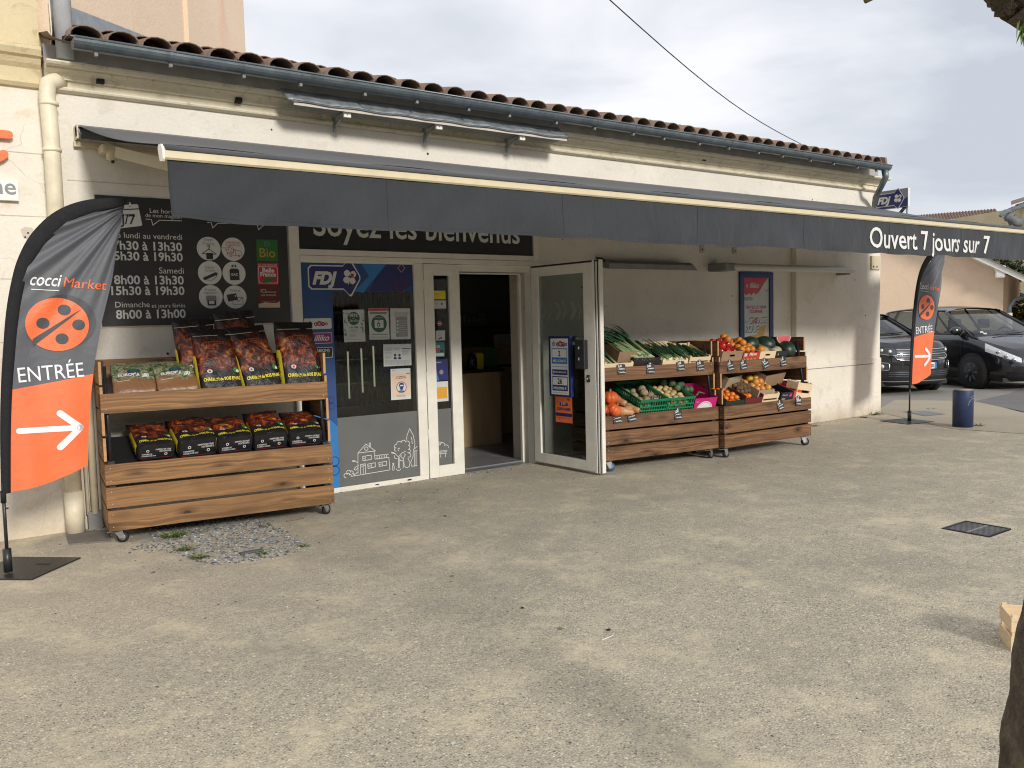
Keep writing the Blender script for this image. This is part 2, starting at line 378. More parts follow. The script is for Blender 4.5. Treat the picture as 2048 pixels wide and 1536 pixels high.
def clothmat(name, col, rough=.85, weave=.12, wear=None, fold=False):
    m, t, b = nodemat(name); v = coords(t, (1, 1, 1), rnd=False); n1 = noi(t, v, 2.0, 5, .6); n2 = noi(t, v, 260, 2, .5); n3 = noi(t, v, 9, 5, .6, .5)
    c = ramp(t, n1, [(.3, [x*.85 for x in col]), (.7, [x*1.12 for x in col])]); c = mixc(t, ramp(t, n2, [(.3, 0), (.8, weave)]), c, [x*2.2 for x in col])
    if wear: c = mixc(t, ramp(t, n3, [(.58, 0), (.75, .35)]), c, wear)
    t.links.new(c, b.inputs['Base Color']); b.inputs['Roughness'].default_value = rough; b.inputs['Sheen Weight'].default_value = .15
    if fold: bump(t, b, noi(t, coords(t, (2.2, 1, .7), rnd=False), 2.6, 6, .6, .3), .5, .06)
    else: bump(t, b, n3, .35, .012)
    return m
M_AWN = clothmat('charcoal_awning_canvas', (.050, .052, .058), wear=(.07, .072, .075)); M_VAL = clothmat('charcoal_canvas_shaded', (.024, .027, .032), wear=(.040, .043, .046), fold=True)  # valance repeats the awning canvas, its weaker sky light put into a darker colour
M_FLAGG = clothmat('grey_flag_polyester', (.085, .09, .105), .55)
M_FLAGO = clothmat('orange_flag_polyester', (.80, .15, .045), .5)
M_FLAGD = clothmat('dark_grey_flag_ink', (.055, .058, .066), .6)
M_FLAGW = clothmat('white_flag_ink', (.78, .78, .80), .5, 0)

# flames-and-embers artwork of the charcoal bags
def bagmat():
    m, t, b = nodemat('charcoal_bag_print')
    tcn = N(t, 'ShaderNodeTexCoord'); sp = N(t, 'ShaderNodeSeparateXYZ'); t.links.new(tcn.outputs['Object'], sp.inputs[0])
    v = coords(t, (1, 1, 1)); a = noi(t, v, 13, 5, .62, 1.6); bn = noi(t, v, 9, 3, .5, .5)
    vo = N(t, 'ShaderNodeTexVoronoi'); vo.inputs['Scale'].default_value = 21; t.links.new(v, vo.inputs['Vector'])
    em = ramp(t, a, [(.36, (.012, .008, .008)), (.46, (.12, .014, .006)), (.55, (.40, .065, .014)), (.64, (.60, .22, .035)), (.74, (.72, .48, .14))])
    em = mixc(t, ramp(t, vo.outputs['Distance'], [(.25, 0), (.5, .55)]), em, (.03, .010, .008))
    ad = N(t, 'ShaderNodeMath', operation='MULTIPLY_ADD'); ad.inputs[1].default_value = .16; t.links.new(bn, ad.inputs[0]); t.links.new(sp.outputs['Z'], ad.inputs[2])
    em = mixc(t, ramp(t, noi(t, v, 6.5, 3, .5, .8), [(.50, 0), (.62, .8)]), em, (.02, .010, .008))
    c = mixc(t, ramp(t, ad.outputs[0], [(.20, 0), (.25, 1)]), (.014, .013, .014), em)
    c = mixc(t, ramp(t, ad.outputs[0], [(.44, 0), (.50, 1)]), c, (.016, .010, .010))
    t.links.new(c, b.inputs['Base Color']); b.inputs['Roughness'].default_value = .42
    bump(t, b, noi(t, v, 9, 5, .6, 1.2), .9, .03); return m
M_BAG = bagmat()
def soilmat():
    m, t, b = nodemat('potting_soil_bag_print'); tcn = N(t, 'ShaderNodeTexCoord'); sp = N(t, 'ShaderNodeSeparateXYZ'); t.links.new(tcn.outputs['Object'], sp.inputs[0])
    v = coords(t); a = noi(t, v, 26, 5, .65, .6); bn = noi(t, v, 6, 3)
    pl = ramp(t, a, [(.35, (.025, .05, .015)), (.48, (.09, .13, .05)), (.58, (.30, .29, .20)), (.68, (.22, .08, .05))])
    ad = N(t, 'ShaderNodeMath', operation='MULTIPLY_ADD'); ad.inputs[1].default_value = .14; t.links.new(bn, ad.inputs[0]); t.links.new(sp.outputs['Z'], ad.inputs[2])
    c = mixc(t, ramp(t, ad.outputs[0], [(.19, 0), (.22, 1)]), (.20, .095, .04), pl); t.links.new(c, b.inputs['Base Color']); b.inputs['Roughness'].default_value = .38
    bump(t, b, noi(t, v, 8, 4, .6, 1), .5, .02); return m
M_SOIL = soilmat()

def groundmat():
    m, t, b = nodemat('worn_pale_asphalt'); g = N(t, 'ShaderNodeNewGeometry'); P = g.outputs['Position']
    def MP(s):
        k = N(t, 'ShaderNodeMapping'); k.inputs['Scale'].default_value = s; t.links.new(P, k.inputs[0]); return k.outputs[0]
    big = noi(t, MP((1, 1, 1)), .45, 7, .66, 0); mid = noi(t, MP((1, 1, 1)), 4.2, 8, .75, 0); fine = noi(t, MP((1, 1, 1)), 130, 5, .75)
    st = N(t, 'ShaderNodeTexVoronoi'); st.inputs['Scale'].default_value = 88; t.links.new(MP((1, 1, 1)), st.inputs['Vector'])
    st2 = N(t, 'ShaderNodeTexVoronoi'); st2.inputs['Scale'].default_value = 24; t.links.new(MP((1, 1, 1)), st2.inputs['Vector'])
    grey = ramp(t, fine, [(.30, (.10, .09, .073)), (.5, (.38, .34, .265)), (.72, (.62, .55, .42))])
    # exposed aggregate: every stone its own tone
    cs = N(t, 'ShaderNodeSeparateColor'); t.links.new(st.outputs['Color'], cs.inputs[0])
    stone = ramp(t, cs.outputs[0], [(.0, (.07, .066, .06)), (.3, (.31, .28, .23)), (.68, (.50, .44, .33)), (.92, (.64, .56, .40)), (1, (.80, .75, .65))])
    inside = ramp(t, st.outputs['Distance'], [(.30, .85), (.55, 0)])
    c = mixc(t, inside, grey, stone)
    # sand and dust lying in patches
    sm = N(t, 'ShaderNodeMath', operation='ADD'); t.links.new(big, sm.inputs[0]); t.links.new(mid, sm.inputs[1])
    sm2 = N(t, 'ShaderNodeMath', operation='MULTIPLY_ADD'); sm2.inputs[1].default_value = .85; t.links.new(fine, sm2.inputs[0]); t.links.new(sm.outputs[0], sm2.inputs[2])
    sand = ramp(t, sm2.outputs[0], [(1.12, 0), (1.12, 0)])
    mr = N(t, 'ShaderNodeMapRange'); mr.inputs['From Min'].default_value = 1.46; mr.inputs['From Max'].default_value = 1.66; mr.inputs['To Max'].default_value = .7; t.links.new(sm2.outputs[0], mr.inputs[0])
    c = mixc(t, mr.outputs[0], c, (.56, .49, .365))
    # finer trodden dust near the shop front
    sp = N(t, 'ShaderNodeSeparateXYZ'); t.links.new(P, sp.inputs[0])
    yy = N(t, 'ShaderNodeMath', operation='MULTIPLY_ADD'); yy.inputs[1].default_value = 2.6; t.links.new(mid, yy.inputs[0]); t.links.new(sp.outputs['Y'], yy.inputs[2])
    mr2 = N(t, 'ShaderNodeMapRange'); mr2.inputs['From Min'].default_value = -2.6; mr2.inputs['From Max'].default_value = 1.4; mr2.inputs['To Max'].default_value = .62; t.links.new(yy.outputs[0], mr2.inputs[0])
    c = mixc(t, mr2.outputs[0], c, (.47, .425, .345))
    dk = ramp(t, noi(t, MP((1, 1, 1)), .8, 8, .7, 0), [(.50, 0), (.74, .3)]); c = mixc(t, dk, c, (.24, .22, .19))
    pn = noi(t, MP((1, 1, 1)), 1.9, 12, .80, 0); c = mixc(t, ramp(t, pn, [(.515, 0), (.63, .75)]), c, (.62, .54, .38)); pd = noi(t, MP((1.0, 1.0, 1)), .75, 11, .76, 0); c = mixc(t, ramp(t, pd, [(.49, 0), (.64, .42)]), c, (.23, .212, .178))
    s3 = N(t, 'ShaderNodeMath', operation='MULTIPLY'); t.links.new(ramp(t, noi(t, MP((1, 1, 1)), 24, 7, .75, 0), [(.50, 0), (.60, .75)]), s3.inputs[0]); t.links.new(ramp(t, mid, [(.42, .15), (.62, 1)]), s3.inputs[1]); c = mixc(t, s3.outputs[0], c, (.58, .505, .37))
    s4 = N(t, 'ShaderNodeMath', operation='MULTIPLY'); t.links.new(ramp(t, noi(t, MP((1, 1, 1)), 46, 6, .75), [(.55, 0), (.66, .7)]), s4.inputs[0]); t.links.new(ramp(t, big, [(.40, .9), (.62, .35)]), s4.inputs[1]); c = mixc(t, s4.outputs[0], c, (.12, .108, .088))
    sp2 = N(t, 'ShaderNodeSeparateColor'); t.links.new(st2.outputs['Color'], sp2.inputs[0])
    fk = N(t, 'ShaderNodeMath', operation='MULTIPLY'); t.links.new(ramp(t, sp2.outputs[1], [(.90, 0), (.93, 1)]), fk.inputs[0]); t.links.new(ramp(t, st2.outputs['Distance'], [(.16, 1), (.24, 0)]), fk.inputs[1])
    c = mixc(t, fk.outputs[0], c, (.60, .53, .40))
    c = mixc(t, 1.0, c, (1.05, 1.05, 1.04), 'MULTIPLY'); t.links.new(c, b.inputs['Base Color']); b.inputs['Roughness'].default_value = .93; b.inputs['Specular IOR Level'].default_value = .2
    h = N(t, 'ShaderNodeMath', operation='MULTIPLY_ADD'); h.inputs[1].default_value = -1.3; t.links.new(st.outputs['Distance'], h.inputs[0]); t.links.new(fine, h.inputs[2])
    bump(t, b, h.outputs[0], .38, .005); return m
M_GROUND = groundmat()
def plainroad(name, a, b_, sc_=40):
    m, t, b = nodemat(name); v = coords(t, world=True); c = ramp(t, noi(t, v, sc_, 5, .7), [(.3, a), (.7, b_)])
    c = mixc(t, ramp(t, noi(t, v, .7, 5, .6, .5), [(.45, 0), (.7, .4)]), c, [x*.7 for x in a]); t.links.new(c, b.inputs['Base Color']); b.inputs['Roughness'].default_value = .9; bump(t, b, noi(t, v, 70, 4), .4, .006); return m
M_CONC = plainroad('pale_concrete', (.34, .29, .21), (.44, .38, .29)); M_PARK = plainroad('car_park_asphalt', (.21, .195, .175), (.31, .285, .25)); M_PATCH = plainroad('grey_asphalt_patch', (.13, .125, .12), (.20, .19, .18))

def tilemat():
    m, t, b = nodemat('terracotta_canal_tiles'); v = coords(t, world=True); oi = noi(t, v, 3.3, 2); n = noi(t, v, 28, 5, .65)
    c = ramp(t, oi, [(.3, (.15, .095, .068)), (.5, (.22, .135, .095)), (.7, (.19, .145, .115))]); c = mixc(t, ramp(t, n, [(.45, 0), (.7, .7)]), c, (.20, .17, .13))
    c = mixc(t, ramp(t, noi(t, v, 11, 4), [(.58, 0), (.7, .6)]), c, (.05, .045, .04)); t.links.new(c, b.inputs['Base Color']); b.inputs['Roughness'].default_value = .9; bump(t, b, n, .4, .006); return m
M_TILE = tilemat()
M_DARK = pm('dark_void', (.012, .010, .009), .9, .1, 5, 0)

# ================================================================ ground
def struct(mb, name): return tag(mb.build(name), kind='structure')
g = MB(); g.box(-150, 12.75, -60, 400, -.3, 0, M_GROUND); g.box(12.75, 300, -60, 400, -.3, -.004, M_PARK); g.box(-150, 12.75, -60.01, -160, -.3, -.01, M_GROUND)
struct(g, 'ground')
g = MB()
q = [onZ(*p) for p in ((1750, 823), (1905, 858), (2047, 868), (2300, 905), (2300, 835), (2047, 826), (1960, 803), (1790, 800))]
g.add([(p.x, p.y, .004) for p in q], [tuple(range(len(q)))][:1], M_CONC); struct(g, 'pavement')
g = MB(); q = [onZ(*p) for p in ((1950, 803), (2047, 824), (2400, 860), (2400, 760), (2047, 777), (2020, 787))]
g.add([(p.x, p.y, .006) for p in q], [tuple(range(len(q)))], M_PATCH); struct(g, 'road')

# ================================================================ the shop building
SX0, SX1 = 1.08, 12.28
shop = empty('shop_building', (SX0, 0, 0), label='long single storey cream rendered shop with canal tile roof and open entrance', cat='building')
shop.location = (0, 0, 0)
w = MB()
OX0, OX1, OZ = 2.945, 5.765, 2.62
w.box(SX0, OX0, 0, .35, 0, 3.42, M_WALL); w.box(OX1, SX1, 0, .35, 0, 3.42, M_WALL); w.box(OX0, OX1, 0, .35, OZ, 3.42, M_WALL)
w.box(SX1-.35, SX1, .35, 9, 0, 3.42, M_WALL); w.box(SX0, SX1, 8.7, 9, 0, 3.42, M_WALL); w.box(SX0, SX0+.02, .35, 9, 0, 3.42, M_WALL)
w.build('wall', shop)
w = MB(); w.box(10.215, SX1+.03, -.09, -.001, 0, 3.0, M_WALLR, bev=.012); w.box(10.205, SX1+.04, -.105, -.0905, 0, .86, M_WALLR, bev=.008)
w.box(10.3, 12.1, -.108, -.1035, .772, .782, M_GREYB); w.build('pilaster', shop)
w = MB()
for a, b_, z in ((1.2, 2.9, 2.72), (5.9, 10.2, .78), (1.2, 2.9, 1.58)): w.box(a, b_, -.0035, -.0005, z, z+.006, M_WALLG)
rn = random.Random(3)
for k in range(26):
    x = rn.uniform(1.4, 12); z = rn.uniform(2.75, 3.3) if rn.random() < .5 else rn.uniform(1.3, 2.6)
    if 2.9 < x < 5.8 and z < 2.7: continue
    w.disc(Fr((x, -.001 if x < 10.2 else -.093, z)), 0, 0, rn.uniform(.006, .013), .0, M_BLACK, 9)
w.build('render_marks', shop)
# cornice
w = MB()
prof = [(0, 3.375), (-.03, 3.38), (-.052, 3.392), (-.058, 3.408), (-.048, 3.424), (-.026, 3.428), (-.026, 3.486), (-.052, 3.488), (-.052, 3.500), (-.064, 3.515), (-.085, 3.532), (-.12, 3.545), (-.135, 3.556), (-.135, 3.572), (-.175, 3.574), (-.19, 3.580), (-.205, 3.598), (-.198, 3.616), (-.17, 3.625), (.02, 3.64)]
prof = [(a, 3.375+(b_-3.375)*.80) for a, b_ in prof]; w.prism(prof, SX0-.0, SX1+.12, M_CORN)
w.box(SX0, SX1, -.06, .10, 3.575, 3.711, pm('grey_fascia_board', (.36, .35, .33), .75, .18, 6, .1))
w.build('cornice', shop)
w = MB()
for px, py in ((199, 155), (475, 194), (1405, 314)):
    p = onY(px, py, -.05); w.box(p.x-.028, p.x+.028, -.085, -.03, p.z-.05, p.z+.012, M_DARK)
w.build('cornice_notches', shop)
# roof of canal tiles
rf = MB(); pitch = .2485; sl = .25; y0, z0 = -.36, 3.715; ROOFL = 4.4
random.seed(11)
def tile_row(x0, n, up=True, L_=ROOFL, y_0=y0, z_0=z0, mat=M_TILE, mb=None, seg=.38):
    k = 0
    for i in range(n):
        cx = x0+i*pitch + random.uniform(-.008, .008); yy = 0.0; first = True; tw = random.uniform(-.012, .012)
        while yy < L_:
            l = seg; r0, r1 = (.122, .106); a = []
            dz0 = .012 if not first else 0.0
            for s_, r in ((0, r0), (l, r1)):
                for j in range(9):
                    th = math.pi*j/8; a.append((cx+tw+math.cos(th)*r, y_0+yy+s_, z_0+(yy+s_)*sl+math.sin(th)*r*.72+(0.018 if s_ == 0 and not first else 0)))
                for j in range(9):
                    th = math.pi*j/8; rr = r-.012; a.append((cx+tw+math.cos(th)*rr, y_0+yy+s_, z_0+(yy+s_)*sl+math.sin(th)*rr*.72+(0.018 if s_ == 0 and not first else 0)))
            fs = []
            for j in range(8):
                fs += [(j, j+1, 18+j+1, 18+j), (9+j+1, 9+j, 27+j, 27+j+1), (j+1, j, 9+j, 9+j+1)]
            mb.add(a, fs, mat, True)
            yy += seg; first = False
tile_row(1.33, 43, mb=rf)
# channel tiles and boarding below
for i in range(44):
    cx = 1.33+(i-.5)*pitch
    rf.grid(lambda a, b_: (cx+math.cos(math.pi*(1+a))*.13, y0+.03+b_*ROOFL, z0-.01+b_*ROOFL*sl+math.sin(math.pi*(1+a))*.05+.02), 6, 1, M_TILE)
rf.box(1.2, 12.0, -.34, .1, 3.712, 3.722, M_GREYB)
rf.prism([(-.3, 3.724), (.1, 3.724), (ROOFL, z0+ROOFL*sl-.03), (ROOFL, z0+ROOFL*sl-.06)], 1.2, 12.0, M_DARK)
rf.prism([(y0, z0-.02), (y0+.02, z0+.10), (ROOFL, z0+ROOFL*sl+.10), (ROOFL, z0+ROOFL*sl-.02)], 11.985, 12.03, M_TILE)
rf.build('roof', shop)
# gutter
gt = MB(); gx0, gx1 = 1.225, 11.93; GY, GZ, GR = -.415, 3.668, .072
def halfpipe(mb, x0, x1, r, m, a0=180, a1=360, th=.004, n=10, y=GY, z=GZ):
    mb.prism([(y+math.cos(R(a0+(a1-a0)*k/n))*r, z+math.sin(R(a0+(a1-a0)*k/n))*r) for k in range(n+1)] + [(y+math.cos(R(a1-(a1-a0)*k/n))*(r-th), z+math.sin(R(a1-(a1-a0)*k/n))*(r-th)) for k in range(n+1)], x0, x1, m)
halfpipe(gt, gx0, gx1, GR, M_ZINC); gt.tube([(gx0, GY-GR, GZ+.004), (gx1, GY-GR, GZ+.004)], .009, M_ZINC, 8)
halfpipe(gt, gx0-.003, gx0, GR, M_ZINC, th=GR-.001); halfpipe(gt, gx1, gx1+.003, GR, M_ZINC, th=GR-.001)
gto = gt.build('gutter', shop)
x = 1.36; k = 0
while x < 11.9:
    gb = MB()
    halfpipe(gb, x, x+.024, GR+.003, M_ZINC); pass
    gb.box(x+.002, x+.026, GY-.016, GY+.016, GZ-.098, GZ-.070, M_GREYB)
    gb.build('gutter_bracket', gto); x += (.37, .40, .34, .42)[k % 4]*1.42; k += 1

dp = MB(); xe = 11.86; dp.tube([(xe, GY, GZ-.06), (xe+.02, GY, GZ-.16), (xe+.05, GY+.08, GZ-.27), (xe+.20, -.15, GZ-.40), (SX1-.10, -.05, GZ-.52), (SX1-.02, -.03, GZ-.64), (SX1-.01, -.03, 2.2)], [.05, .045, .042, .04, .03, .02, .014], M_ZINC, 12); dp.build('downspout', shop)

# zinc hood over the old sign lamps
hd = empty('zinc_hood', (2.86, -.2, 3.5), label='long grey zinc canopy with lamp brackets below the gutter', cat='canopy'); hd.location = (0, 0, 0)
h = MB(); HX0, HX1 = 2.86, 5.93
h.grid(lambda a, b_: (HX0+(HX1-HX0)*a+(.0 if b_ < .9 else 0), -.18-.18*b_, 3.602-.140*b_+.006*math.sin(a*40)*b_+.004*math.sin(a*97)), 60, 4, M_ZINCL)
h.grid(lambda a, b_: (HX0+.03+(HX1-HX0-.03)*a, -.362-.004*b_, 3.464-.016*b_+.005*math.sin(a*40)), 60, 1, M_ZINC)
h.build('sheet', hd, solid=.004)
h = MB(); h.box(HX0+.05, HX1-.02, -.358, -.348, 3.428, 3.450, M_WALLG); h.box(HX0+.05, HX1-.05, -.345, -.15, 3.448, 3.458, M_GREYB); h.build('edge_board', hd)
for px in (668, 848, 1012):
    p = onY(px, 232, -.05); h = MB(); h.box(p.x-.012, p.x+.012, -.06, -.035, 3.31, 3.45, M_ZINCL); h.tube([(p.x, -.05, 3.35), (p.x, -.28, 3.435)], .010, M_ZINCL, 6); h.box(p.x-.01, p.x+.01, -.33, -.05, 3.436, 3.446, M_ZINCL)
    h.box(p.x-.03, p.x+.035, -.325, -.300, 3.39, 3.436, M_WHITE); h.disc(Fr((p.x, -.326, 3.412)), 0, 0, .006, 0, M_RED, 8); h.build('lamp_bracket', hd)

# power line
wl = MB(); a = onY(1600, 287, 8); b_ = onY(1213, -6, 3.4); d_ = (b_-a)
wl.tube([a+d_*t_ + Vector((0, 0, -.25*math.sin(math.pi*min(t_, 1)))) * (1 if 0 < t_ < 1 else 0) for t_ in [k/10 for k in range(-3, 26)]], .011, M_BLACK, 5); tag(wl.build('power_cable'), 'thin dark overhead cable crossing the cloudy sky', 'cable')

# ================================================================ taller building on the left
tb = empty('stone_house', label='tall yellow limestone house adjoining the shop on the left', cat='building')
w = MB(); w.box(-5, SX0-.02, 0.0, .5, 0, 3.38, M_LEFTW)
w.build('lower_wall', tb)
w = MB(); w.box(-5, SX0-.012, .015, .5, 3.70, 8, M_STONE); w.build('upper_wall', tb)
w = MB()
for z in (.55, 1.02, 1.49, 1.96, 2.43, 2.90): w.box(-5, SX0-.03, -.003, -.0006, z, z+.006, M_WALLG)
for z, xs in ((.55, (-.9, .62)), (1.02, (-.5, .2)), (1.49, (-.9, .55)), (2.43, (-.5, .25)), (2.9, (.72,))):
    for x in xs: w.box(x, x+.005, -.003, -.0006, z, z+.47, M_WALLG)
for z in (4.32, 4.9): w.box(-5, SX0-.03, .011, .0145, z, z+.008, M_WALLG)
p = onY(56, 466); w.poly(Fr((p.x, -.002, p.z)), [(-.05, .02), (-.02, .045), (.03, .04), (.05, .0), (.01, -.055), (-.03, -.04)], 0, M_WALLG)
for sgn in (-.02, .0): w.disc(Fr((p.x, -.003, p.z+sgn*1.6)), sgn, 0, .008, 0, M_BLACK, 8)
w.build('masonry_joints', tb)
w = MB(); w.prism([(0, 3.38), (-.03, 3.385), (-.05, 3.41), (-.04, 3.44), (-.03, 3.45), (-.03, 3.52), (-.06, 3.55), (-.08, 3.585), (-.11, 3.60), (-.13, 3.64), (-.12, 3.665), (-.02, 3.70), (.02, 3.71)], -5, SX0-.021, M_STONE); w.build('cornice', tb)
# oblique party wall rising above the shop roof
az = R(35); dv = Vector((math.sin(az), math.cos(az), 0)); nv = Vector((math.cos(az), -math.sin(az), 0)); o0 = Vector((1.15, .03, 0)); LW = 5.35
def pw(s, n_, z): return o0 + dv*s + nv*n_ + Vector((0, 0, z))
w = MB(); vs = [pw(0, 0, 3.3), pw(LW, 0, 3.3), pw(LW, 0, 9), pw(0, 0, 9), pw(0, -.5, 3.3), pw(LW, -.5, 3.3), pw(LW, -.5, 9), pw(0, -.5, 9)]
w.add(vs, [(0, 1, 2, 3), (1, 5, 6, 2), (5, 4, 7, 6), (4, 0, 3, 7)], M_PEACH)
for s_ in (2.95,):
    w.add([pw(s_, .0, 3.4), pw(s_+.34, .0, 3.4), pw(s_+.34, .0, 9), pw(s_, .0, 9), pw(s_, .05, 3.4), pw(s_+.34, .05, 3.4), pw(s_+.34, .05, 9), pw(s_, .05, 9)], [(4, 5, 6, 7), (0, 4, 7, 3), (5, 1, 2, 6)], M_PEACH)
w.build('party_wall', tb)
w = MB()
for off, th_, lo, hi in ((.012, M_ZINCL, .0, .26), (.02, M_ZINC, -.1, .13)):
    w.add([pw(0, off, z0+.10+lo), pw(LW-.02, off, z0+.10+lo+LW*math.cos(az)*sl), pw(LW-.02, off, z0+.10+hi-.05+LW*math.cos(az)*sl-.12), pw(0, off, z0+.10+hi)], [(0, 1, 2, 3)], th_)
w.build('flashing', tb)
w = MB(); t0 = onY(124, 0, -.08); t1 = onY(130, 108, -.08)
w.tube([(t1.x, -.08, 3.61), (t1.x, -.08, 6)], .062, M_ZINCL if False else pm('pale_grey_pipe', (.50, .53, .56), .4, .08, 9, .05), 18); w.build('drain_pipe', tb)
w = MB(); w.tube([onY(98, 0, -.01), onY(103, 60, -.01), onY(102, 98, -.01), onY(92, 110, -.01), onY(75, 116, -.01)], .006, M_PIPE, 6); w.build('wire', tb)
# cream drain pipe with elbow
dpp = empty('drain_pipe', label='thick cream painted drain pipe with elbow at the corner of both buildings', cat='drain pipe')
def px3(px, py, y): return onY(px, py, y)
w = MB(); xp = px3(104, 300, -.10).x
w.tube([(xp+.10, .0, 3.44), (xp+.05, -.06, 3.45), (xp, -.09, 3.41), (xp-.01, -.10, 3.33), (xp, -.10, 3.0), (xp, -.10, .0)], .058, M_PIPE, 20)
for z in (3.26, 2.92): w.tube([(xp, -.10, z-.012), (xp, -.10, z+.012)], .066, M_PIPE, 20)
w.tube([(xp, -.10, 0), (xp, -.10, .33)], .068, M_PIPE, 20)
w.build('pipe', dpp)
w = MB()
for x_, r_ in ((xp+.155, .030), (xp+.105, .014)): w.tube([(x_, -.035, .12), (x_, -.035, 2.38)], r_, M_PIPE, 12)
w.box(xp+.07, xp+.085, -.04, -.003, .1, 2.36, M_WALLG); w.box(xp+.10, xp+.20, -.05, 0, .0, .14, M_GREYB)
tag(w.build('conduit'), 'pair of slim cream conduits beside the thick drain pipe', 'conduit')
# orange sign letter, white name plate
w = MB(); f_ = Fr((0, -.045, 0)); a = onY(-70, 268, -.045); b_ = onY(20, 270, -.045); c_ = onY(20, 318, -.045)
def flat_stroke(mb, pts, r, th, m):
    vs = []; n = len(pts)
    P = [Vector((p[0], p[1])) for p in pts]; Lf = []; Rt = []
    for i, p in enumerate(P):
        d = (P[min(i+1, n-1)]-P[max(0, i-1)]).normalized(); q = Vector((-d.y, d.x))*r
        Lf.append(p+q); Rt.append(p-q)
    d1 = (P[-1]-P[-2]).normalized(); cap = [P[-1]+Vector((math.cos(t_)*d1.x-math.sin(t_)*d1.y, math.sin(t_)*d1.x+math.cos(t_)*d1.y))*r for t_ in [math.pi/2-math.pi*k/8 for k in range(1, 8)]]
    poly = Lf + cap + Rt[::-1]; m_ = len(poly)
    vs = [(p.x, -.055, p.y) for p in poly] + [(p.x, -.055+th, p.y) for p in poly]
    fs = [(i, (i+1) % m_, m_+(i+1) % m_, m_+i) for i in range(m_)]
    for i in range(n-1): fs.append((i, i+1, m_-2-i, m_-1-i))
    fs.append(tuple(range(n-1, n-1+9)))
    mb.add(vs, fs, m)
cx_, cz_ = onY(-30, 300, -.05).x, onY(-30, 300, -.05).z; rr_ = b_.x-cx_-.02
flat_stroke(w, [(cx_-.2, b_.z), (cx_, b_.z+.002), (b_.x-.01, b_.z)], .029, .03, M_ORANGE)
flat_stroke(w, [(cx_+rr_*1.05*math.cos(R(t_)), c_.z+.03+rr_*.62+rr_*.95*math.sin(R(t_))) for t_ in range(230, 330, 10)], .030, .03, M_ORANGE)
tag(w.build('sign_letter'), 'raised orange sign lettering cut off at the left edge of the picture', 'sign')
w = MB(); a = onY(-160, 362, -.04); b_ = onY(38, 402, -.04)
w.box(a.x, b_.x, -.045, -.005, b_.z, onY(38, 362, -.04).z, M_WHITE, bev=.003); w.text(Fr((0, -.0465, 0)), 'ne', b_.x-.015, b_.z+.045, .155, 0, M_INKG, .012, align='r'); tag(w.build('name_plate'), 'white name plate with grey letters below the orange letter', 'sign')
# ================================================================ awning
aw = empty('awning', label='long charcoal canvas awning extended over the whole shop front', cat='awning')
AX0, AX1, AY = 1.275, 11.95, -2.5
BT, BB, VB = 2.545, 2.475, 2.150               # front bar top, bottom, valance bottom
def canopy(a, b_):
    x = AX0+(AX1-AX0)*a
    z = 3.125+(BT+.01-3.125)*b_ - (.035+.0*math.exp(-a*60))*math.sin(math.pi*b_) + .006*math.sin(a*55)*b_
    return Vector((x, -.10+(AY+.02+.10)*b_, z))
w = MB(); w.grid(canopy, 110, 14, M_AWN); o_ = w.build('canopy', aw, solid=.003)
w = MB(); w.tube([(AX0+.03, -.10, 3.075), (AX1+.02, -.10, 3.075)], .05, M_AWN, 18); w.build('roller', aw)
w = MB(); w.box(AX0-.012, AX0-.002, -.14, -.01, 3.02, 3.125, M_CREAM); w.tube([(AX0-.008, -.10, 3.075), (AX0+.03, -.10, 3.075)], .042, M_STEEL, 14); w.box(AX0-.012, AX0+.0, -.13, -.07, 3.04, 3.11, M_STEEL)
w.box(AX0-.02, AX1+.05, -.05, -.005, 2.975, 3.015, M_CREAM); w.build('wall_bracket', aw)
w = MB()
bp = [(AY+.045, BT-.01), (AY+.03, BT+.004), (AY-.005, BT), (AY-.03, BT-.028), (AY-.032, BB+.004), (AY-.022, BB-.006), (AY+.02, BB), (AY+.035, BB+.03)]
w.prism(bp, AX0-.005, AX1+.005, M_CREAM)
w.prism([(y_*1.0 if False else AY+(y_-AY)*1.25, BB+(z_-BB)*1.25-.01) for y_, z_ in bp], AX0-.018, AX0-.006, M_WHITE)
w.build('front_bar', aw)
w = MB(); w.grid(lambda a, b_: Vector((AX0+(AX1-AX0)*a, AY+.03-.065*math.sin(b_*math.pi/2), BT+.004-.036*(1-math.cos(b_*math.pi/2))+.006)), 60, 6, M_AWN); w.build('canvas_fold', aw, solid=.002)
def vwave(x, t):      # t: 0 top .. 1 bottom
    n_ = mnoise.noise(Vector((x*1.7, t*.6, 3.1)))*.030 + mnoise.noise(Vector((x*5.1+t*1.5, t*1.1, 9.7)))*.012 + .005*math.sin(x*13+t*3)
    return n_*1.7*(.15+.85*t)
def valance(a, b_):
    x = AX0+.012+(AX1-AX0-.05)*a; zb = VB+.006*math.sin(x*2.1)+.018*mnoise.noise(Vector((x*2.6, 0, 0)))
    return Vector((x, AY-.012-vwave(x, b_), BB+(zb-BB)*b_))
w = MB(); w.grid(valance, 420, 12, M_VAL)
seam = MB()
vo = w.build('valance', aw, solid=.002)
w = MB()
for x in (2.62, 4.05, 5.5, 6.95, 8.4, 9.85):
    a_ = (x-AX0-.012)/(AX1-AX0-.05)
    w.grid(lambda a, b_: valance(a_+(a-.5)*.0013, b_) + Vector((0, -.0045, 0)), 2, 12, M_VAL)
w.grid(lambda a, b_: valance(a, .94+.06*b_) + Vector((0, -.003, 0)), 420, 1, M_VAL)
w.build('seams', aw)
fv = Fr((0, AY-.012, 0), warp=lambda a, b_: vwave(a, min(1, max(0, (BB-b_)/(BB-VB))))+.009)
w = MB(); a = onY(*ZA(255, 1360), AY-.03); b_ = onY(*ZA(1655, 1455), AY-.03)
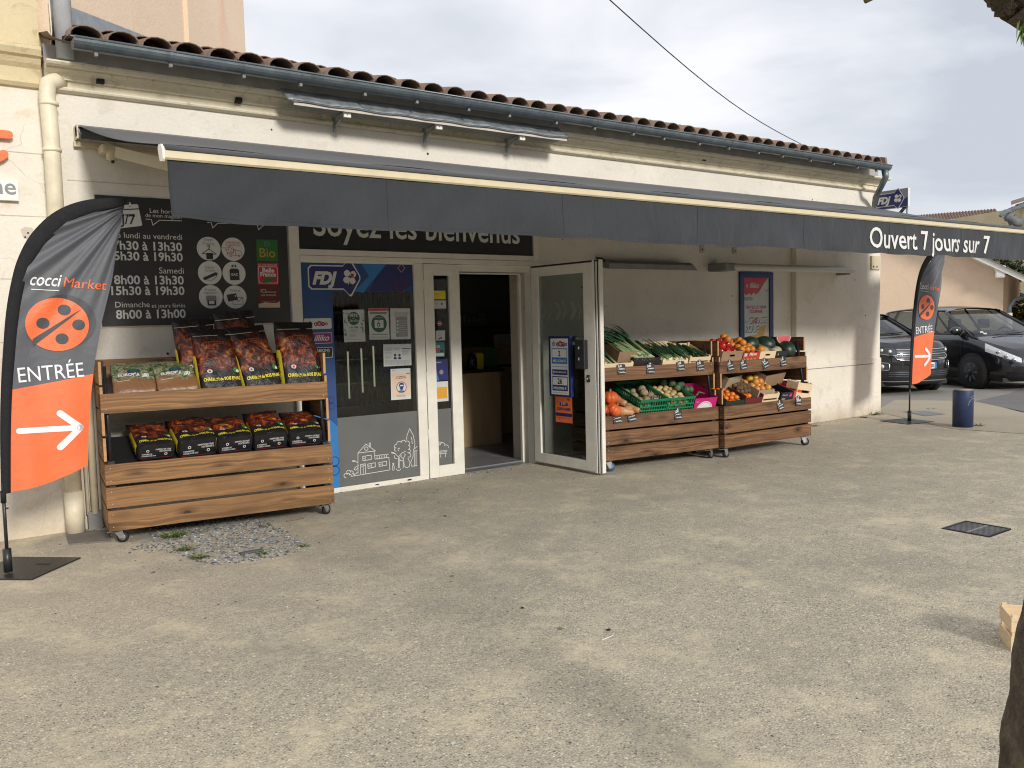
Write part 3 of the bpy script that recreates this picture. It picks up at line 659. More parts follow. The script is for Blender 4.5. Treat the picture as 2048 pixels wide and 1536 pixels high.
w.text(fv, 'Ouvert 7 jours sur 7', a.x, (a.z+b_.z)/2-.005, b_.x-a.x, 0, M_INKW, .012, hs=.98)
w.build('lettering', aw)
for x, dx in ((1.55, 1.25), (5.6, 1.3), (9.0, 1.3)):
    w = MB(); x -= .05 if x < 2 else 0; s0 = Vector((x, -.16, 2.94)); el = Vector((x+dx, -1.38, 2.44)); en = Vector((x+.55, AY+.06, 2.50))
    w.box(x-.08, x+.03, -.20, -.02, 2.92, 2.99, M_CREAM, bev=.02); w.cyl((x-.01, -.16, 2.87), (x-.01, -.16, 3.0), .036, M_CREAM, 14); w.cyl((x-.0, -.16, 2.88), (x-.0, -.16, 2.85), .012, M_BLACK, 8)
    for p, q, hh in ((s0, el, .042), (el, en, .036)):
        d = (q-p).normalized(); sd = d.cross(Vector((0, 0, 1))).normalized(); up_ = sd.cross(d)
        vs = [p+sd*i*.018+up_*j*hh for i, j in ((-1, -1), (1, -1), (1, 1), (-1, 1))] + [q+sd*i*.018+up_*j*hh for i, j in ((-1, -1), (1, -1), (1, 1), (-1, 1))]
        w.add(vs, [(0, 1, 5, 4), (1, 2, 6, 5), (2, 3, 7, 6), (3, 0, 4, 7), (3, 2, 1, 0), (4, 5, 6, 7)], M_CREAM)
    w.cyl(el-Vector((0, 0, .05)), el+Vector((0, 0, .05)), .03, M_CREAM, 12); w.build('arm', aw)

# ================================================================ signs on the wall
def bubble(mb, fr, zfn, pts, wd=.006):
    mb.line(fr, [FZ(zfn, *p) for p in pts], wd, .003, M_INKW)
def ftext(mb, fr, z, s, l, r, m, bold=0.01, hs=1.0, w=.003, shear=0):
    a = FZ(z, *l); b_ = FZ(z, *r); mb.text(fr, s, a[0], (a[1]+b_[1])/2, b_[0]-a[0], w, m, bold, shear, hs)
hb = empty('opening_hours_board', label='large charcoal opening hours board with white lettering behind the left stand', cat='sign')
bx0, bx1, bz0, bz1 = 1.384, 2.935, 1.594, 2.622
F0 = Fr((0, -.013, 0))
w = MB(); w.box(bx0, bx1, -.012, -.001, bz0, bz1, M_SIGN); w.build('panel', hb)
w = MB()
for s, l, r, bo in (('Les horaires', (1020, 160), (1250, 166), .0), ('de mon magasin', (990, 187), (1237, 195), .0), ('du quotidien', (1410, 212), (1582, 216), 0), ('préférées', (1742, 224), (1878, 228), 0),
        ('Du lundi au vendredi', (752, 330), (1240, 337), .0), ('7h30 à 13h30', (770, 408), (1240, 415), .022), ('15h30 à 19h30', (745, 478), (1245, 487), .022),
        ('Samedi', (1083, 570), (1252, 572), .0), ('8h00 à 13h30', (777, 642), (1252, 645), .022), ('15h30 à 19h30', (758, 714), (1257, 718), .022),
        ('Dimanche', (785, 800), (1020, 802), .0), ('et jours fériés', (1033, 802), (1262, 803), .0), ('8h00 à 13h00', (790, 876), (1265, 874), .022)):
    ftext(w, F0, Z2, s, l, r, M_INKW, bo)
bubble(w, F0, Z2, [(992, 200), (1030, 203), (1040, 242), (1085, 208), (1235, 212)])
bubble(w, F0, Z2, [(1410, 222), (1438, 225), (1448, 260), (1482, 228), (1583, 228)])
bubble(w, F0, Z2, [(1726, 232), (1752, 235), (1760, 273), (1798, 240), (1895, 241)])
w.poly(F0, [FZ(Z2, *p) for p in ((775, 268), (962, 246), (968, 238), (940, 104), (930, 97), (815, 106), (805, 115))], .001, M_INKW)
w.line(F0, [FZ(Z2, 800, 138), FZ(Z2, 944, 130)], .008, .003, M_SIGN)
a = FZ(Z2, 884, 100); w.rrect(F0, a[0]-.006, a[1]-.018, a[0]+.006, a[1]+.018, .005, .003, M_INKW)
w.line(F0, [(a[0]-.009, a[1]-.018), (a[0]+.009, a[1]-.018)], .003, .0035, M_SIGN)
ftext(w, F0, Z2, 'Ouvert', (790, 186), (918, 178), M_SIGN, .0); ftext(w, F0, Z2, '7J/7', (785, 236), (922, 230), M_SIGN, .01, 1.1)
w.build('lettering', hb)
w = MB(); FI = Fr((0, -.0165, 0)); cc = []
for i, (a, b_) in enumerate(((311, 321), (726, 331), (330, 733), (743, 739), (347, 1141), (761, 1144))):
    x, z = FZ(Z8, a, b_); cc.append((x, z)); w.disc(F0, x, z, .0990, .002, M_INKW, 40)
k = .000538*.98      # metres per detail pixel
def I(i, pts): return [(cc[i][0]+(p[0])*k, cc[i][1]-(p[1])*k) for p in pts]
def tx(i, s, y, wd, m=M_INKG): w.text(FI, s, cc[i][0], cc[i][1]-y*k, wd*k, 0, m, .0, align='c')
tx(0, 'Dépôt', -125, 140); tx(0, 'Pressing', -65, 180); w.line(FI, I(0, [(-105, 80), (0, 5), (115, 85)]), .006, 0, M_SIGN); w.line(FI, I(0, [(-105, 82), (115, 86)]), .006, 0, M_SIGN)
w.line(FI, I(0, [(0, 5), (0, -15), (18, -30), (12, -50), (-8, -52), (-20, -38)]), .006, 0, M_SIGN); w.poly(FI, I(0, [(-45, 170), (62, 168), (62, 68), (-45, 70)]), 0, M_SIGN)
tx(1, 'LIVRAISON', -90, 235, M_RED); tx(1, 'à domicile', -50, 220, M_RED)
w.line(FI, I(1, [(-95, 100), (-95, 60), (0, 60), (0, 0), (40, 0), (40, 105), (-20, 105)]), .004, 0, M_RED); w.line(FI, I(1, [(40, 20), (100, 20), (140, 60), (140, 105), (40, 105)]), .004, 0, M_RED)
w.ring(FI, cc[1][0]-48*k, cc[1][1]-18*k, 55*k, 62*k, 0, M_RED, 24)
for p in ((-60, -30), (-25, -5), (-75, 5), (-40, 35)): w.disc(FI, cc[1][0]+p[0]*k, cc[1][1]-p[1]*k, 10*k, 0, M_RED, 12)
for p in (-45, 90): w.ring(FI, cc[1][0]+p*k, cc[1][1]-105*k, 13*k, 20*k, .0006, M_RED, 16)
for y_ in (-20, 0, 22): w.line(FI, I(1, [(-150+y_, y_), (-105, y_)]), .003, 0, M_RED)
tx(2, 'Dépôt', -70, 140); tx(2, 'de pain', -20, 160)
for q in range(6): w.disc(FI, cc[2][0]+(-80+34*q)*k, cc[2][1]-(90-15*q)*k, 26*k, .0002*q, M_SIGN, 14, asp=1.15)
w.line(FI, I(2, [(-60, 115), (20, 118), (90, 75), (108, 30)]), .004, 0, M_SIGN)
w.poly(FI, I(3, [(-68, 115), (-75, -50), (-50, -75), (55, -75), (82, -50), (85, 112)]), 0, M_SIGN); w.rrect(FI, cc[3][0]-40*k, cc[3][1]+95*k, cc[3][0]+40*k, cc[3][1]+135*k, 18*k, 0, M_SIGN)
w.rrect(FI, cc[3][0]-20*k, cc[3][1]+106*k, cc[3][0]+20*k, cc[3][1]+124*k, 8*k, .001, M_INKW); w.text(FI, 'GAZ', cc[3][0]+3*k, cc[3][1]-40*k, 115*k, .001, M_INKW, .02, align='c')
tx(4, 'Produits', -95, 175); tx(4, 'régionaux', -50, 200); w.rrect(FI, cc[4][0]-78*k, cc[4][1]-70*k, cc[4][0]+85*k, cc[4][1]+20*k, 25*k, 0, M_INKG); w.poly(FI, I(4, [(-62, 60), (-58, 140), (75, 140), (80, 60)]), .0004, M_SIGN); w.rect(FI, cc[4][0]-35*k, cc[4][1]-115*k, cc[4][0]+50*k, cc[4][1]-65*k, .001, M_INKW)
tx(5, 'Timbres', -90, 165); w.line(FI, I(5, [(-40, 118), (125, 118), (125, 10), (30, 10)]), .004, 0, M_SIGN); w.line(FI, I(5, [(-40, 118), (-40, 60)]), .004, 0, M_SIGN); w.line(FI, I(5, [(10, 40), (45, 75), (120, 12)]), .004, .0003, M_SIGN)
w.poly(FI, I(5, [(-115, 75), (-140, -35), (15, -60), (45, 45)]), .0006, M_SIGN); w.poly(FI, I(5, [(-10, -25), (8, -30), (14, -5), (-4, 0)]), .001, M_INKW)
w.build('pictograms', hb)
w = MB()
def Q8(pts): return [FZ(Z8, *p) for p in pts]
w.poly(F0, Q8([(1128, 530), (1490, 540), (1480, 170), (1120, 165)]), .002, M_GREEN); w.text(F0, 'Bio', *FZ(Z8, 1180, 462), .140, .004, M_GOLD, .01); a = FZ(Z8, 1260, 280); w.rrect(F0, a[0], a[1], a[0]+.045, a[1]+.042, .012, .004, M_INKG); w.rrect(F0, a[0]+.004, a[1]+.004, a[0]+.041, a[1]+.038, .010, .0045, M_GREEN); w.line(F0, [(a[0]+.01, a[1]+.02), (a[0]+.035, a[1]+.02)], .004, .005, M_INKG)
w.poly(F0, Q8([(1140, 930), (1502, 935), (1497, 562), (1132, 560)]), .002, M_RED); w.text(F0, 'ICI, VOS PRODUITS', *FZ(Z8, 1155, 608), .168, .004, M_INKW, 0)
a = FZ(Z8, 1165, 910); b_ = FZ(Z8, 1480, 628); w.rrect(F0, a[0], a[1], b_[0], b_[1], .012, .003, M_INKW); w.rrect(F0, a[0]+.005, a[1]+.005, b_[0]-.005, b_[1]-.005, .009, .0035, M_RED)
w.text(F0, 'Belle', *FZ(Z8, 1225, 724), .108, .0045, M_INKW, .035); w.text(F0, 'France', *FZ(Z8, 1190, 792), .140, .0045, M_INKW, .035)
w.poly(F0, Q8([(1225, 908), (1345, 900), (1395, 860), (1450, 820), (1290, 822), (1245, 850)]), .0045, M_GREEN)
w.poly(F0, Q8([(1162, 1322), (1525, 1322), (1512, 965), (1148, 962)]), .002, M_DRED); w.poly(F0, Q8([(1162, 1325), (1528, 1325), (1520, 1215), (1470, 1245), (1380, 1245), (1270, 1235), (1210, 1250), (1160, 1262)]), .003, M_PEACHP)
w.text(F0, 'ICI', *FZ(Z8, 1198, 1070), .044, .0045, M_INKW, 0, hs=1.1); w.text(F0, 'RETROUVEZ', *FZ(Z8, 1290, 1073), .09, .0045, M_INKW, 0); w.text(F0, 'VOS PRODUITS', *FZ(Z8, 1200, 1128), .135, .0045, M_INKW, 0); w.text(F0, 'une sélection de notre région', *FZ(Z8, 1215, 1222), .125, .0045, M_PEACHP, 0)
w.build('product_logos', hb)

# ================================================================ storefront
sf = empty('glazed_entrance', label='white framed glass shop front with welcome panel and narrow side leaf', cat='shop front')
FY0, FY1 = -.035, .06
w = MB()
def bar(x0, x1, z0_, z1_, y0_=FY0, y1_=FY1, b_=.004, m=M_FRAME): w.box(x0, x1, y0_, y1_, z0_, z1_, m, bev=b_)
bar(2.948, 3.038, 0.0, 2.60); bar(5.690, 5.762, 2.14, 2.60); bar(3.038, 5.690, 2.195, 2.250, FY0+.003); bar(3.038, 5.762, 2.145, 2.193, FY0-.004)
bar(3.038, 4.300, .0, .046, FY0-.002); bar(4.200, 4.302, .046, 2.144, FY0-.001); bar(3.02, 3.046, .046, 2.144, FY0+.004); bar(3.046, 4.20, 2.130, 2.146, FY0+.004)
bar(5.620, 5.700, .0, 2.144, FY0-.004); bar(5.705, 5.762, .0, 2.144, FY0+.01); bar(5.596, 5.632, .0, 2.06, .13, .17)
bar(5.622, 5.66, 0, 2.144, .06, .34, .002, M_WALLG); bar(4.728, 5.62, 2.075, 2.144, .0, .10); bar(4.728, 5.596, 2.055, 2.07, .10, .14)
w.build('frame', sf)
w = MB(); w.box(3.038, 5.690, -.010, .0, 2.250, 2.60, M_SIGN2)
w.build('welcome_panel', sf)
w = MB(); F1 = Fr((0, -.0115, 0)); a = onY(*Z4(178, 140), -.011); b_ = onY(*Z4(1270, 180), -.011)
w.text(F1, 'Soyez les bienvenus', a.x, (a.z+b_.z)/2-.004+.012, b_.x-a.x, 0, M_INKW, .012, hs=1.12); w.build('welcome_lettering', sf)
GY_ = -.012
w = MB(); w.box(3.046, 4.198, GY_, GY_+.006, .047, 2.132, M_GLASS); w.build('window_pane', sf)
w = MB(); w.box(3.7, 3.74, FY0-.003, FY0-.001, .018, .028, M_BLACK)
for z in (.02,): 
    for x in (3.1, 3.35, 4.05): w.disc(Fr((x, FY0-.0035, z)), 0, 0, .004, 0, M_STEEL, 8)
a = onY(*Z4(686, 1428), FY0); w.box(a.x-.022, a.x+.022, FY0-.004, FY0-.002, a.z-.008, a.z+.006, M_BLACK)
w.build('drain_slots', sf)
for z in (1.88, .97, .40): w = MB(); w.box(4.296, 4.306, FY0-.016, FY0, z, z+.05, M_FRAME, bev=.003); w.box(4.296, 4.306, FY0-.016, FY0, z+.055, z+.105, M_FRAME, bev=.003); w.build('hinge', sf)
# printed film inside the glass
FW_ = Fr((0, GY_-.001, 0)); w = MB()
w.rect(FW_, 3.048, .049, 3.346, 2.130, .0, M_BLUE); w.rect(FW_, 3.346, 1.868, 4.196, 2.130, .0, M_BLUE)
def px4(x, y): return FZ(Z4, x, y, GY_)
w.poly(FW_, [px4(*p) for p in ((430, 283), (560, 286), (470, 400), (440, 440), (395, 430), (470, 350))], .0006, M_BLUE2)
w.poly(FW_, [(3.72, 1.87), (3.80, 2.0), (3.93, 2.13), (4.19, 2.13), (4.196, 1.93), (4.05, 1.87)], .0006, M_NAVY)
w.poly(FW_, [(3.048, .049), (3.346, .049), (3.346, .62), (3.20, .75), (3.048, .80)], .0006, M_BLUE2)
def clover(mb, fr, cu, cv, s, mw, mr_, w_=.0):
    for k_, a_ in enumerate((135, 45, 225, 315)):
        ca, sa = math.cos(R(a_-8)), math.sin(R(a_-8)); pts = []
        for t_ in range(18):
            th = 2*math.pi*t_/18; rr = .46*(1+.18*math.cos(th)+(-.15 if abs(th) < .2 else 0)); lx = .52+rr*math.cos(th)*.92; ly = rr*math.sin(th)*.86
            pts.append((cu+(lx*ca-ly*sa)*s, cv+(lx*sa+ly*ca)*s))
        mb.poly(fr, pts, w_, mw)
    mb.poly(fr, [(cu+s*p, cv+s*q) for p, q in ((.08, .05), (.48, -.05), (.62, .35), (.22, .50))], w_+.0006, mr_)
    mb.line(fr, [(cu-.05*s, cv-.1*s), (cu-.22*s, cv-.85*s)], s*.16, w_+.0003, mw)
def fdj(mb, fr, u0, vm, wd):
    h2 = wd*.215; dx = wd*.80; dr = wd*.235
    outl = [(u0, vm-h2*.75), (u0+h2*.25, vm-h2), (u0+wd*.67, vm-h2), (u0+dx-.02*wd, vm-dr*1.42), (u0+dx+.02*wd, vm-dr*1.42), (u0+wd*1.0, vm-.03*wd), (u0+wd*1.0, vm+.03*wd), (u0+dx+.02*wd, vm+dr*1.42), (u0+dx-.02*wd, vm+dr*1.42), (u0+wd*.67, vm+h2), (u0+h2*.25, vm+h2), (u0, vm+h2*.75)]
    mb.poly(fr, outl, .0012, M_INKW); c0 = (u0+wd*.5, vm)
    mb.poly(fr, [(c0[0]+(p[0]-c0[0])*.955, c0[1]+(p[1]-c0[1])*.90) for p in outl], .0022, M_NAVY)
    mb.text(fr, 'FDJ', u0+wd*.075, vm-h2*.52, wd*.47, .0032, M_INKW, .055, .30, hs=1.05)
    clover(mb, fr, u0+dx-.01*wd, vm+.01*wd, wd*.145, M_INKW, M_RED, .0032)
fdj(w, FW_, 3.115, 1.998, .52)
for cu, cv, s_, m1 in ((4.06, 1.93, .07, M_DRED), (4.05, 2.10, .0, M_DRED)):
    if s_: w.line(FW_, [(cu-s_, cv), (cu, cv+s_), (cu+s_, cv), (cu, cv-s_)], .012, .001, m1, True); clover(w, FW_, cu, cv, .022, M_NAVY, m1, .0016)
w.line(FW_, [(4.07, 2.128), (4.035, 2.095), (4.075, 2.055), (4.115, 2.095), (4.085, 2.128)], .006, .001, M_GOLD)
def plate(x0, x1, z0_, z1_, m, edge=M_INKW):
    w.rrect(FW_, x0, z0_, x1, z1_, .014, .001, edge); w.rrect(FW_, x0+.005, z0_+.005, x1-.005, z1_-.005, .011, .0016, m)
plate(3.058, 3.326, 1.527, 1.626, M_INKW); plate(3.062, 3.326, 1.394, 1.494, M_PURP); plate(3.062, 3.326, 1.262, 1.360, M_BLACK)
def minidia(mb, fr, cu, cv, s, m0, m1, w_=.0022):
    mb.poly(fr, [(cu-s, cv), (cu, cv-s), (cu+s, cv), (cu, cv+s)], w_, m0)
    for a_ in range(4): mb.disc(fr, cu+.42*s*math.cos(R(90*a_+45))*.8, cv+.42*s*math.sin(R(90*a_+45))*.8, s*.22, w_+.0006, m1, 10)
def loto(mb, fr, x, z, s, w_=.0022):
    for i, (ch, rr, m1, m2) in enumerate((('L', .9, M_NAVY, M_INKW), ('O', 1.25, M_RED, M_INKW), ('T', 1.0, M_NAVY, M_INKW), ('O', .72, M_RED, M_INKW))):
        cx = x+s*(1+i*1.75); cz = z+(.25*s if i == 1 else 0)
        mb.disc(fr, cx, cz, s*rr, w_+i*.0003, m1, 24); mb.text(fr, ch, cx, cz-s*.42*rr, s*.75*rr, w_+.0016, m2, .05, align='c')
minidia(w, FW_, 3.117, 1.577, .026, M_NAVY, M_INKW); loto(w, FW_, 3.152, 1.573, .0195)
minidia(w, FW_, 3.117, 1.444, .026, M_INKW, M_PURP); w.text(FW_, 'illiko', 3.148, 1.420, .150, .0022, M_INKW, .02, .35)
w.text(FW_, 'PARIONS', 3.148, 1.318, .150, .0022, M_INKW, .02); w.text(FW_, 'SPORT', 3.165, 1.280, .132, .0022, M_GREEN, .02)
for cz, s_ in ((.84, .075), (.25, .11)):
    for a_ in range(4): w.ring(FW_, 3.27+math.cos(R(45+90*a_))*s_*.42, cz+math.sin(R(45+90*a_))*s_*.55, s_*.34, s_*.44, .0016, M_NAVY if cz > .5 else M_BLUE, 20)
w.build('blue_lottery_film', sf)
M_FRIT = pm('grey_window_film', (.125, .128, .124), .45, .06, 3, .02)
w = MB(); w.rect(FW_, 3.3465, .049, 4.196, .696, .0, M_FRIT); w.build('grey_film', sf)
ZB = zf(6.982, 660, 780)
def sk(mb, pts, wd=.0055, closed=False): mb.line(Fr((0, GY_-.0025, 0)), [FZ(ZB, *p, GY_) for p in pts], wd, 0, M_INKW, closed)
def arc(cx, cy, r, a0, a1, n=8, asp=1): return [(cx+math.cos(R(a0+(a1-a0)*i/n))*r*asp, cy-math.sin(R(a0+(a1-a0)*i/n))*r) for i in range(n+1)]
w = MB()
for st in ([(390, 1170), (388, 880), (500, 755), (632, 850), (390, 880)], [(612, 850), (628, 965), (820, 940), (835, 1115), (300, 1205)], [(548, 800), (545, 740), (562, 740), (562, 805)], [(455, 928), (575, 908), (575, 968), (458, 988), (455, 928)], [(490, 922), (493, 980)], [(455, 955), (492, 950)],
           [(425, 1170), (425, 1040), (492, 1030), (495, 1165)], [(460, 1035), (462, 1168)], [(427, 1065), (492, 1055)], [(525, 1035), (630, 1015), (632, 1072), (530, 1095), (525, 1035)], [(575, 1027), (578, 1085)], [(527, 1065), (576, 1055)], [(680, 1012), (788, 995), (790, 1048), (685, 1068), (680, 1012)], [(730, 1005), (733, 1060)], [(682, 1040), (732, 1030)],
           [(630, 915), (815, 895)], [(655, 912), (655, 960)], [(690, 908), (690, 955)], [(722, 905), (722, 952)], [(755, 900), (755, 948)], [(788, 898), (788, 945)],
           [(390, 1020), (340, 985), (305, 990), (330, 1002), (345, 990)], [(400, 1050), (350, 1080), (335, 1110), (360, 1120), (385, 1090)], [(395, 1135), (350, 1175), (320, 1170), (345, 1190)],
           arc(505, 818, 24, 0, 360, 14), arc(260, 1150, 30, 0, 180), arc(300, 1150, 22, -60, 150), arc(225, 1195, 32, 40, 270), arc(255, 1180, 20, 0, 180), arc(280, 1195, 16, -40, 160),
           arc(882, 1030, 10, 0, 360, 10), [(882, 1042), (868, 1075), (876, 1122)], [(882, 1042), (898, 1075), (890, 1122)],
           [(955, 1090), (955, 935), (900, 880), (855, 868), (862, 880), (900, 885)], [(955, 935), (1000, 880), (1055, 855)], [(965, 1090), (965, 940)], arc(955, 1095, 30, 190, 350), [(1020, 1085), (1022, 960), (985, 925), (995, 910)], [(1022, 960), (1050, 905), (1035, 890)], [(1030, 1000), (1035, 1060), (1065, 1085), (1105, 1070), (1115, 1010), (1085, 950)],
           arc(930, 790, 34, 90, 230), arc(965, 750, 34, 30, 190), arc(1025, 735, 34, 10, 170), arc(1075, 745, 34, -60, 110), arc(1085, 800, 30, -80, 70), arc(925, 830, 26, 100, 260), arc(1095, 850, 26, -120, 80), arc(1100, 910, 28, -120, 90), arc(965, 830, 18, 60, 250), arc(925, 930, 30, 150, 290), arc(1000, 965, 25, 180, 330),
           [(1065, 690), (1075, 630), (1110, 540), (1160, 630), (1185, 750), (1158, 880), (1160, 920), (1125, 1010), (1140, 1065), (1215, 1055)], [(1130, 655), (1145, 700), (1140, 720), (1152, 750)], [(1182, 850), (1180, 1055)], [(1200, 848), (1200, 1055)], [(1175, 850), (1215, 845)], [(1215, 785), (1180, 820)]):
    sk(w, st)
w.build('village_drawing', sf)
# narrow white leaf with a slot window
lf = MB(); bar_ = lf.box
lx0, lx1, ly = 4.308, 4.722, FY0-.006
for a in ((lx0, 4.418, .004, 2.140), (4.600, lx1, .004, 2.140)): lf.box(a[0], a[1], ly, .02, a[2], a[3], M_FRAME, bev=.004)
lf.box(4.418, 4.600, ly+.0005, .0195, 2.028, 2.139, M_FRAME); lf.box(4.418, 4.600, ly+.0005, .0195, .005, .122, M_FRAME)
lo = lf.build('narrow_leaf', sf)
w = MB(); w.box(4.418, 4.600, -.012, -.006, .122, 2.028, M_GLASS); w.build('narrow_pane', lo)
FN = Fr((0, -.0135, 0)); w = MB(); w.rect(FN, 4.420, .124, 4.592, .690, 0, M_FRIT)
ZL = zf(3.338, 840, 520)
def PL(x, y): return FZ(ZL, x, y, -.013)
for st in ([(118, 1310), (118, 1240), (140, 1225)], [(118, 1240), (130, 1215), (155, 1220)], arc(150, 1235, 16, 0, 180), arc(175, 1248, 14, -20, 150), [(128, 1275), (180, 1272)], [(128, 1283), (180, 1280)], [(128, 1292), (178, 1290)], [(138, 1275), (138, 1318)], [(168, 1272), (170, 1314)]): w.line(FN, [PL(*p) for p in st], .005, .001, M_INKW)
def sticker(x0, y0_, x1, y1_, m, lines=(), edge=None, mb=None, fr=FN, P=PL):
    a_ = P(x0, y1_); b2 = P(x1, y0_); mb = mb or w
    mb.rect(fr, a_[0], a_[1], b2[0], b2[1], .001, m)
    return a_, b2
sticker(90, 205, 168, 262, M_YEL); w.text(FN, 'apetiz', *PL(98, 232), .05, .002, M_INKG); sticker(90, 270, 172, 325, M_PAPER); w.text(FN, 'ticket', *PL(103, 295), .03, .002, M_INKG); w.disc(FN, *PL(145, 293), .012, .002, M_RED, 16)
w.disc(FN, *PL(131, 424), .022, .0012, M_PAPER, 24); w.disc(FN, *PL(131, 424), .018, .0018, M_RED, 24); w.line(FN, [PL(117, 424), PL(145, 424)], .006, .0022, M_PAPER)
a_, b2 = sticker(107, 470, 165, 538, M_PAPER); w.text(FN, 'VOUS', *PL(125, 484), .022, .002, M_INKB, .02); w.text(FN, 'SURVEILLANCE', *PL(113, 496), .042, .002, M_INKB, .0); w.text(FN, 'VIDEO', *PL(122, 508), .025, .002, M_INKB); w.line(FN, [PL(124, 528), PL(144, 518)], .012, .002, M_INKB)
sticker(98, 545, 162, 648, pm('teal_print', (.06, .16, .17), .5, .05, 9, 0)); w.text(FN, 'CB', *PL(108, 585), .042, .002, M_PAPER, .04); w.rect(FN, *PL(104, 615), *PL(130, 600), .002, M_RED); w.rect(FN, *PL(133, 615), *PL(156, 600), .002, M_NAVY); w.rect(FN, *PL(104, 642), *PL(158, 620), .002, M_PAPER)
sticker(102, 660, 184, 805, M_NAVY); w.text(FN, 'sodexo', *PL(106, 688), .062, .002, M_PAPER, .01); w.disc(FN, *PL(142, 748), .024, .002, M_INKG, 24); w.poly(FN, [PL(102, 805), PL(128, 805), PL(102, 720)], .0016, M_BLUE2)
sticker(104, 808, 186, 948, M_PAPER); a_ = PL(108, 928); b2 = PL(180, 845); w.rect(FN, a_[0], a_[1], b2[0], b2[1], .002, M_AMBER); a_ = PL(107, 832); w.line(FN, [a_, (a_[0]+.012, a_[1]), (a_[0]+.012, a_[1]+.012), (a_[0], a_[1]+.012)], .002, .002, M_ORANGE, True)
w.build('stickers', lo)
# notices taped inside the window
ZP = zf(6.4, 660, 580)
def PP(x, y): return FZ(ZP, x, y, GY_)
def notice(name, label, quad, art, m=M_PAPER):
    o = empty(name, label=label, cat='notice', group='notices taped to the shop window'); c = PP(*quad[0]); mb = MB()
    mb.poly(FP, [PP(*p) for p in quad], 0, m); mb.build('sheet', o); mb = MB(); art(mb); mb.build('print', o)
FP = Fr((0, GY_-.0040, 0))
def tl(mb, x0, x1, y, n=1, dy=9, m=M_INKG, wd=.003):
    for i in range(n): mb.line(FP, [PP(x0, y+i*dy), PP(x1-(7*i*i) % 19, y+i*dy)], wd, .001, m)
def a1(mb):
    mb.disc(FP, *PP(300, 364), .062, .0008, M_DGREEN, 30); mb.text(FP, 'FÊTE', *PP(250, 345), .08, .0016, M_PAPER, .03); mb.text(FP, 'des', *PP(285, 370), .02, .0016, M_PAPER); mb.text(FP, 'Jardins', *PP(240, 408), .11, .0016, M_PAPER, .0, .3); mb.text(FP, '1er mai', *PP(250, 488), .085, .001, M_INKB, .02)
    tl(mb, 250, 355, 500, 4, 12); tl(mb, 250, 330, 572, 3, 10); r_ = random.Random(2)
    for k_ in range(46):
        x = r_.choice((r_.uniform(172, 225), r_.uniform(385, 432))); mb.disc(FP, *PP(x, r_.uniform(275, 600)), r_.uniform(.003, .011), .0006, M_INKG, 7)
    tl(mb, 190, 430, 630, 1)
def a2(mb):
    a_ = PP(490, 268); b2 = PP(744, 236); mb.rect(FP, a_[0], a_[1], b2[0], b2[1], .0006, M_RED); tl(mb, 510, 725, 285, 3, 10, M_INKB, .0045); mb.disc(FP, *PP(625, 432), .082, .0008, M_DGREEN, 34); a_ = PP(570, 486); b2 = PP(680, 382); mb.rect(FP, a_[0], a_[1], b2[0], b2[1], .0014, M_PAPER); mb.text(FP, '6', *PP(602, 470), .032, .002, M_INKB, 0, .1, 1.2); mb.text(FP, 'MAXIMUM', *PP(570, 362), .085, .0016, M_PAPER, .0); tl(mb, 530, 735, 566, 1, 10, M_INKB, .006); tl(mb, 520, 740, 600, 2, 10); mb.line(FP, [PP(490, 600), PP(495, 636), PP(762, 625), PP(744, 240)], .003, .001, M_INKG)
def a3(mb):
    a_ = PP(845, 600); b2 = PP(985, 340); mb.rect(FP, a_[0], a_[1], b2[0], b2[1], .0006, M_INKG); tl(mb, 820, 1000, 290, 5, 11); 
    for k_ in range(4): mb.disc(FP, *PP(862, 400+45*k_), .012, .0014, M_PAPER, 12)
    tl(mb, 880, 980, 385, 9, 24, M_PAPER); tl(mb, 840, 990, 585, 2, 9)
def a4(mb):
    tl(mb, 695, 800, 740, 4, 12); tl(mb, 812, 900, 740, 3, 11); tl(mb, 920, 1025, 750, 1, 10, M_NAVY, .008); tl(mb, 920, 1010, 775, 5, 14)
    for x in (830, 887): mb.disc(FP, *PP(x, 835), .013, .001, M_NAVY, 14); mb.poly(FP, [PP(x-20, 886), PP(x+22, 886), PP(x+16, 858), PP(x-14, 858)], .001, M_NAVY)
    tl(mb, 700, 790, 800, 6, 16); tl(mb, 700, 1030, 905, 5, 13)
    for x in (780, 865, 950): mb.line(FP, [PP(x, 900), PP(x, 965)], .002, .001, M_INKG)
def a5(mb):
    a_ = PP(800, 1370); b2 = PP(1020, 1060); mb.rect(FP, a_[0], a_[1], b2[0], b2[1], .0005, M_PEACHP); mb.text(FP, 'ICI LE MASQUE', *PP(848, 1118), .10, .001, M_INKB, .02); mb.text(FP, 'EST OBLIGATOIRE', *PP(838, 1138), .115, .001, M_INKB, .02)
    mb.disc(FP, *PP(912, 1245), .056, .001, M_NAVY, 30); mb.disc(FP, *PP(912, 1245), .050, .0016, M_PAPER, 30); mb.disc(FP, *PP(912, 1220), .026, .0022, M_NAVY, 20, 1.1); mb.rect(FP, *PP(890, 1232), *PP(936, 1212), .0028, M_PAPER); mb.disc(FP, *PP(912, 1256), .018, .003, M_NAVY, 16); mb.poly(FP, [PP(870, 1302), PP(955, 1302), PP(935, 1285), PP(890, 1285)], .0022, M_NAVY); tl(mb, 850, 970, 1345, 2, 14, M_INKB); mb.rect(FP, *PP(975, 1072), *PP(1018, 1060), .001, M_INKB); tl(mb, 795, 830, 1025, 2, 8)
notice('window_notice', 'festival notice with dark green disc, leftmost sheet on the window', [(180, 670), (452, 657), (433, 250), (160, 255)], a1)
notice('window_notice', 'notice with red strip and handwritten 6 in a green ring', [(505, 640), (762, 632), (745, 232), (484, 236)], a2)
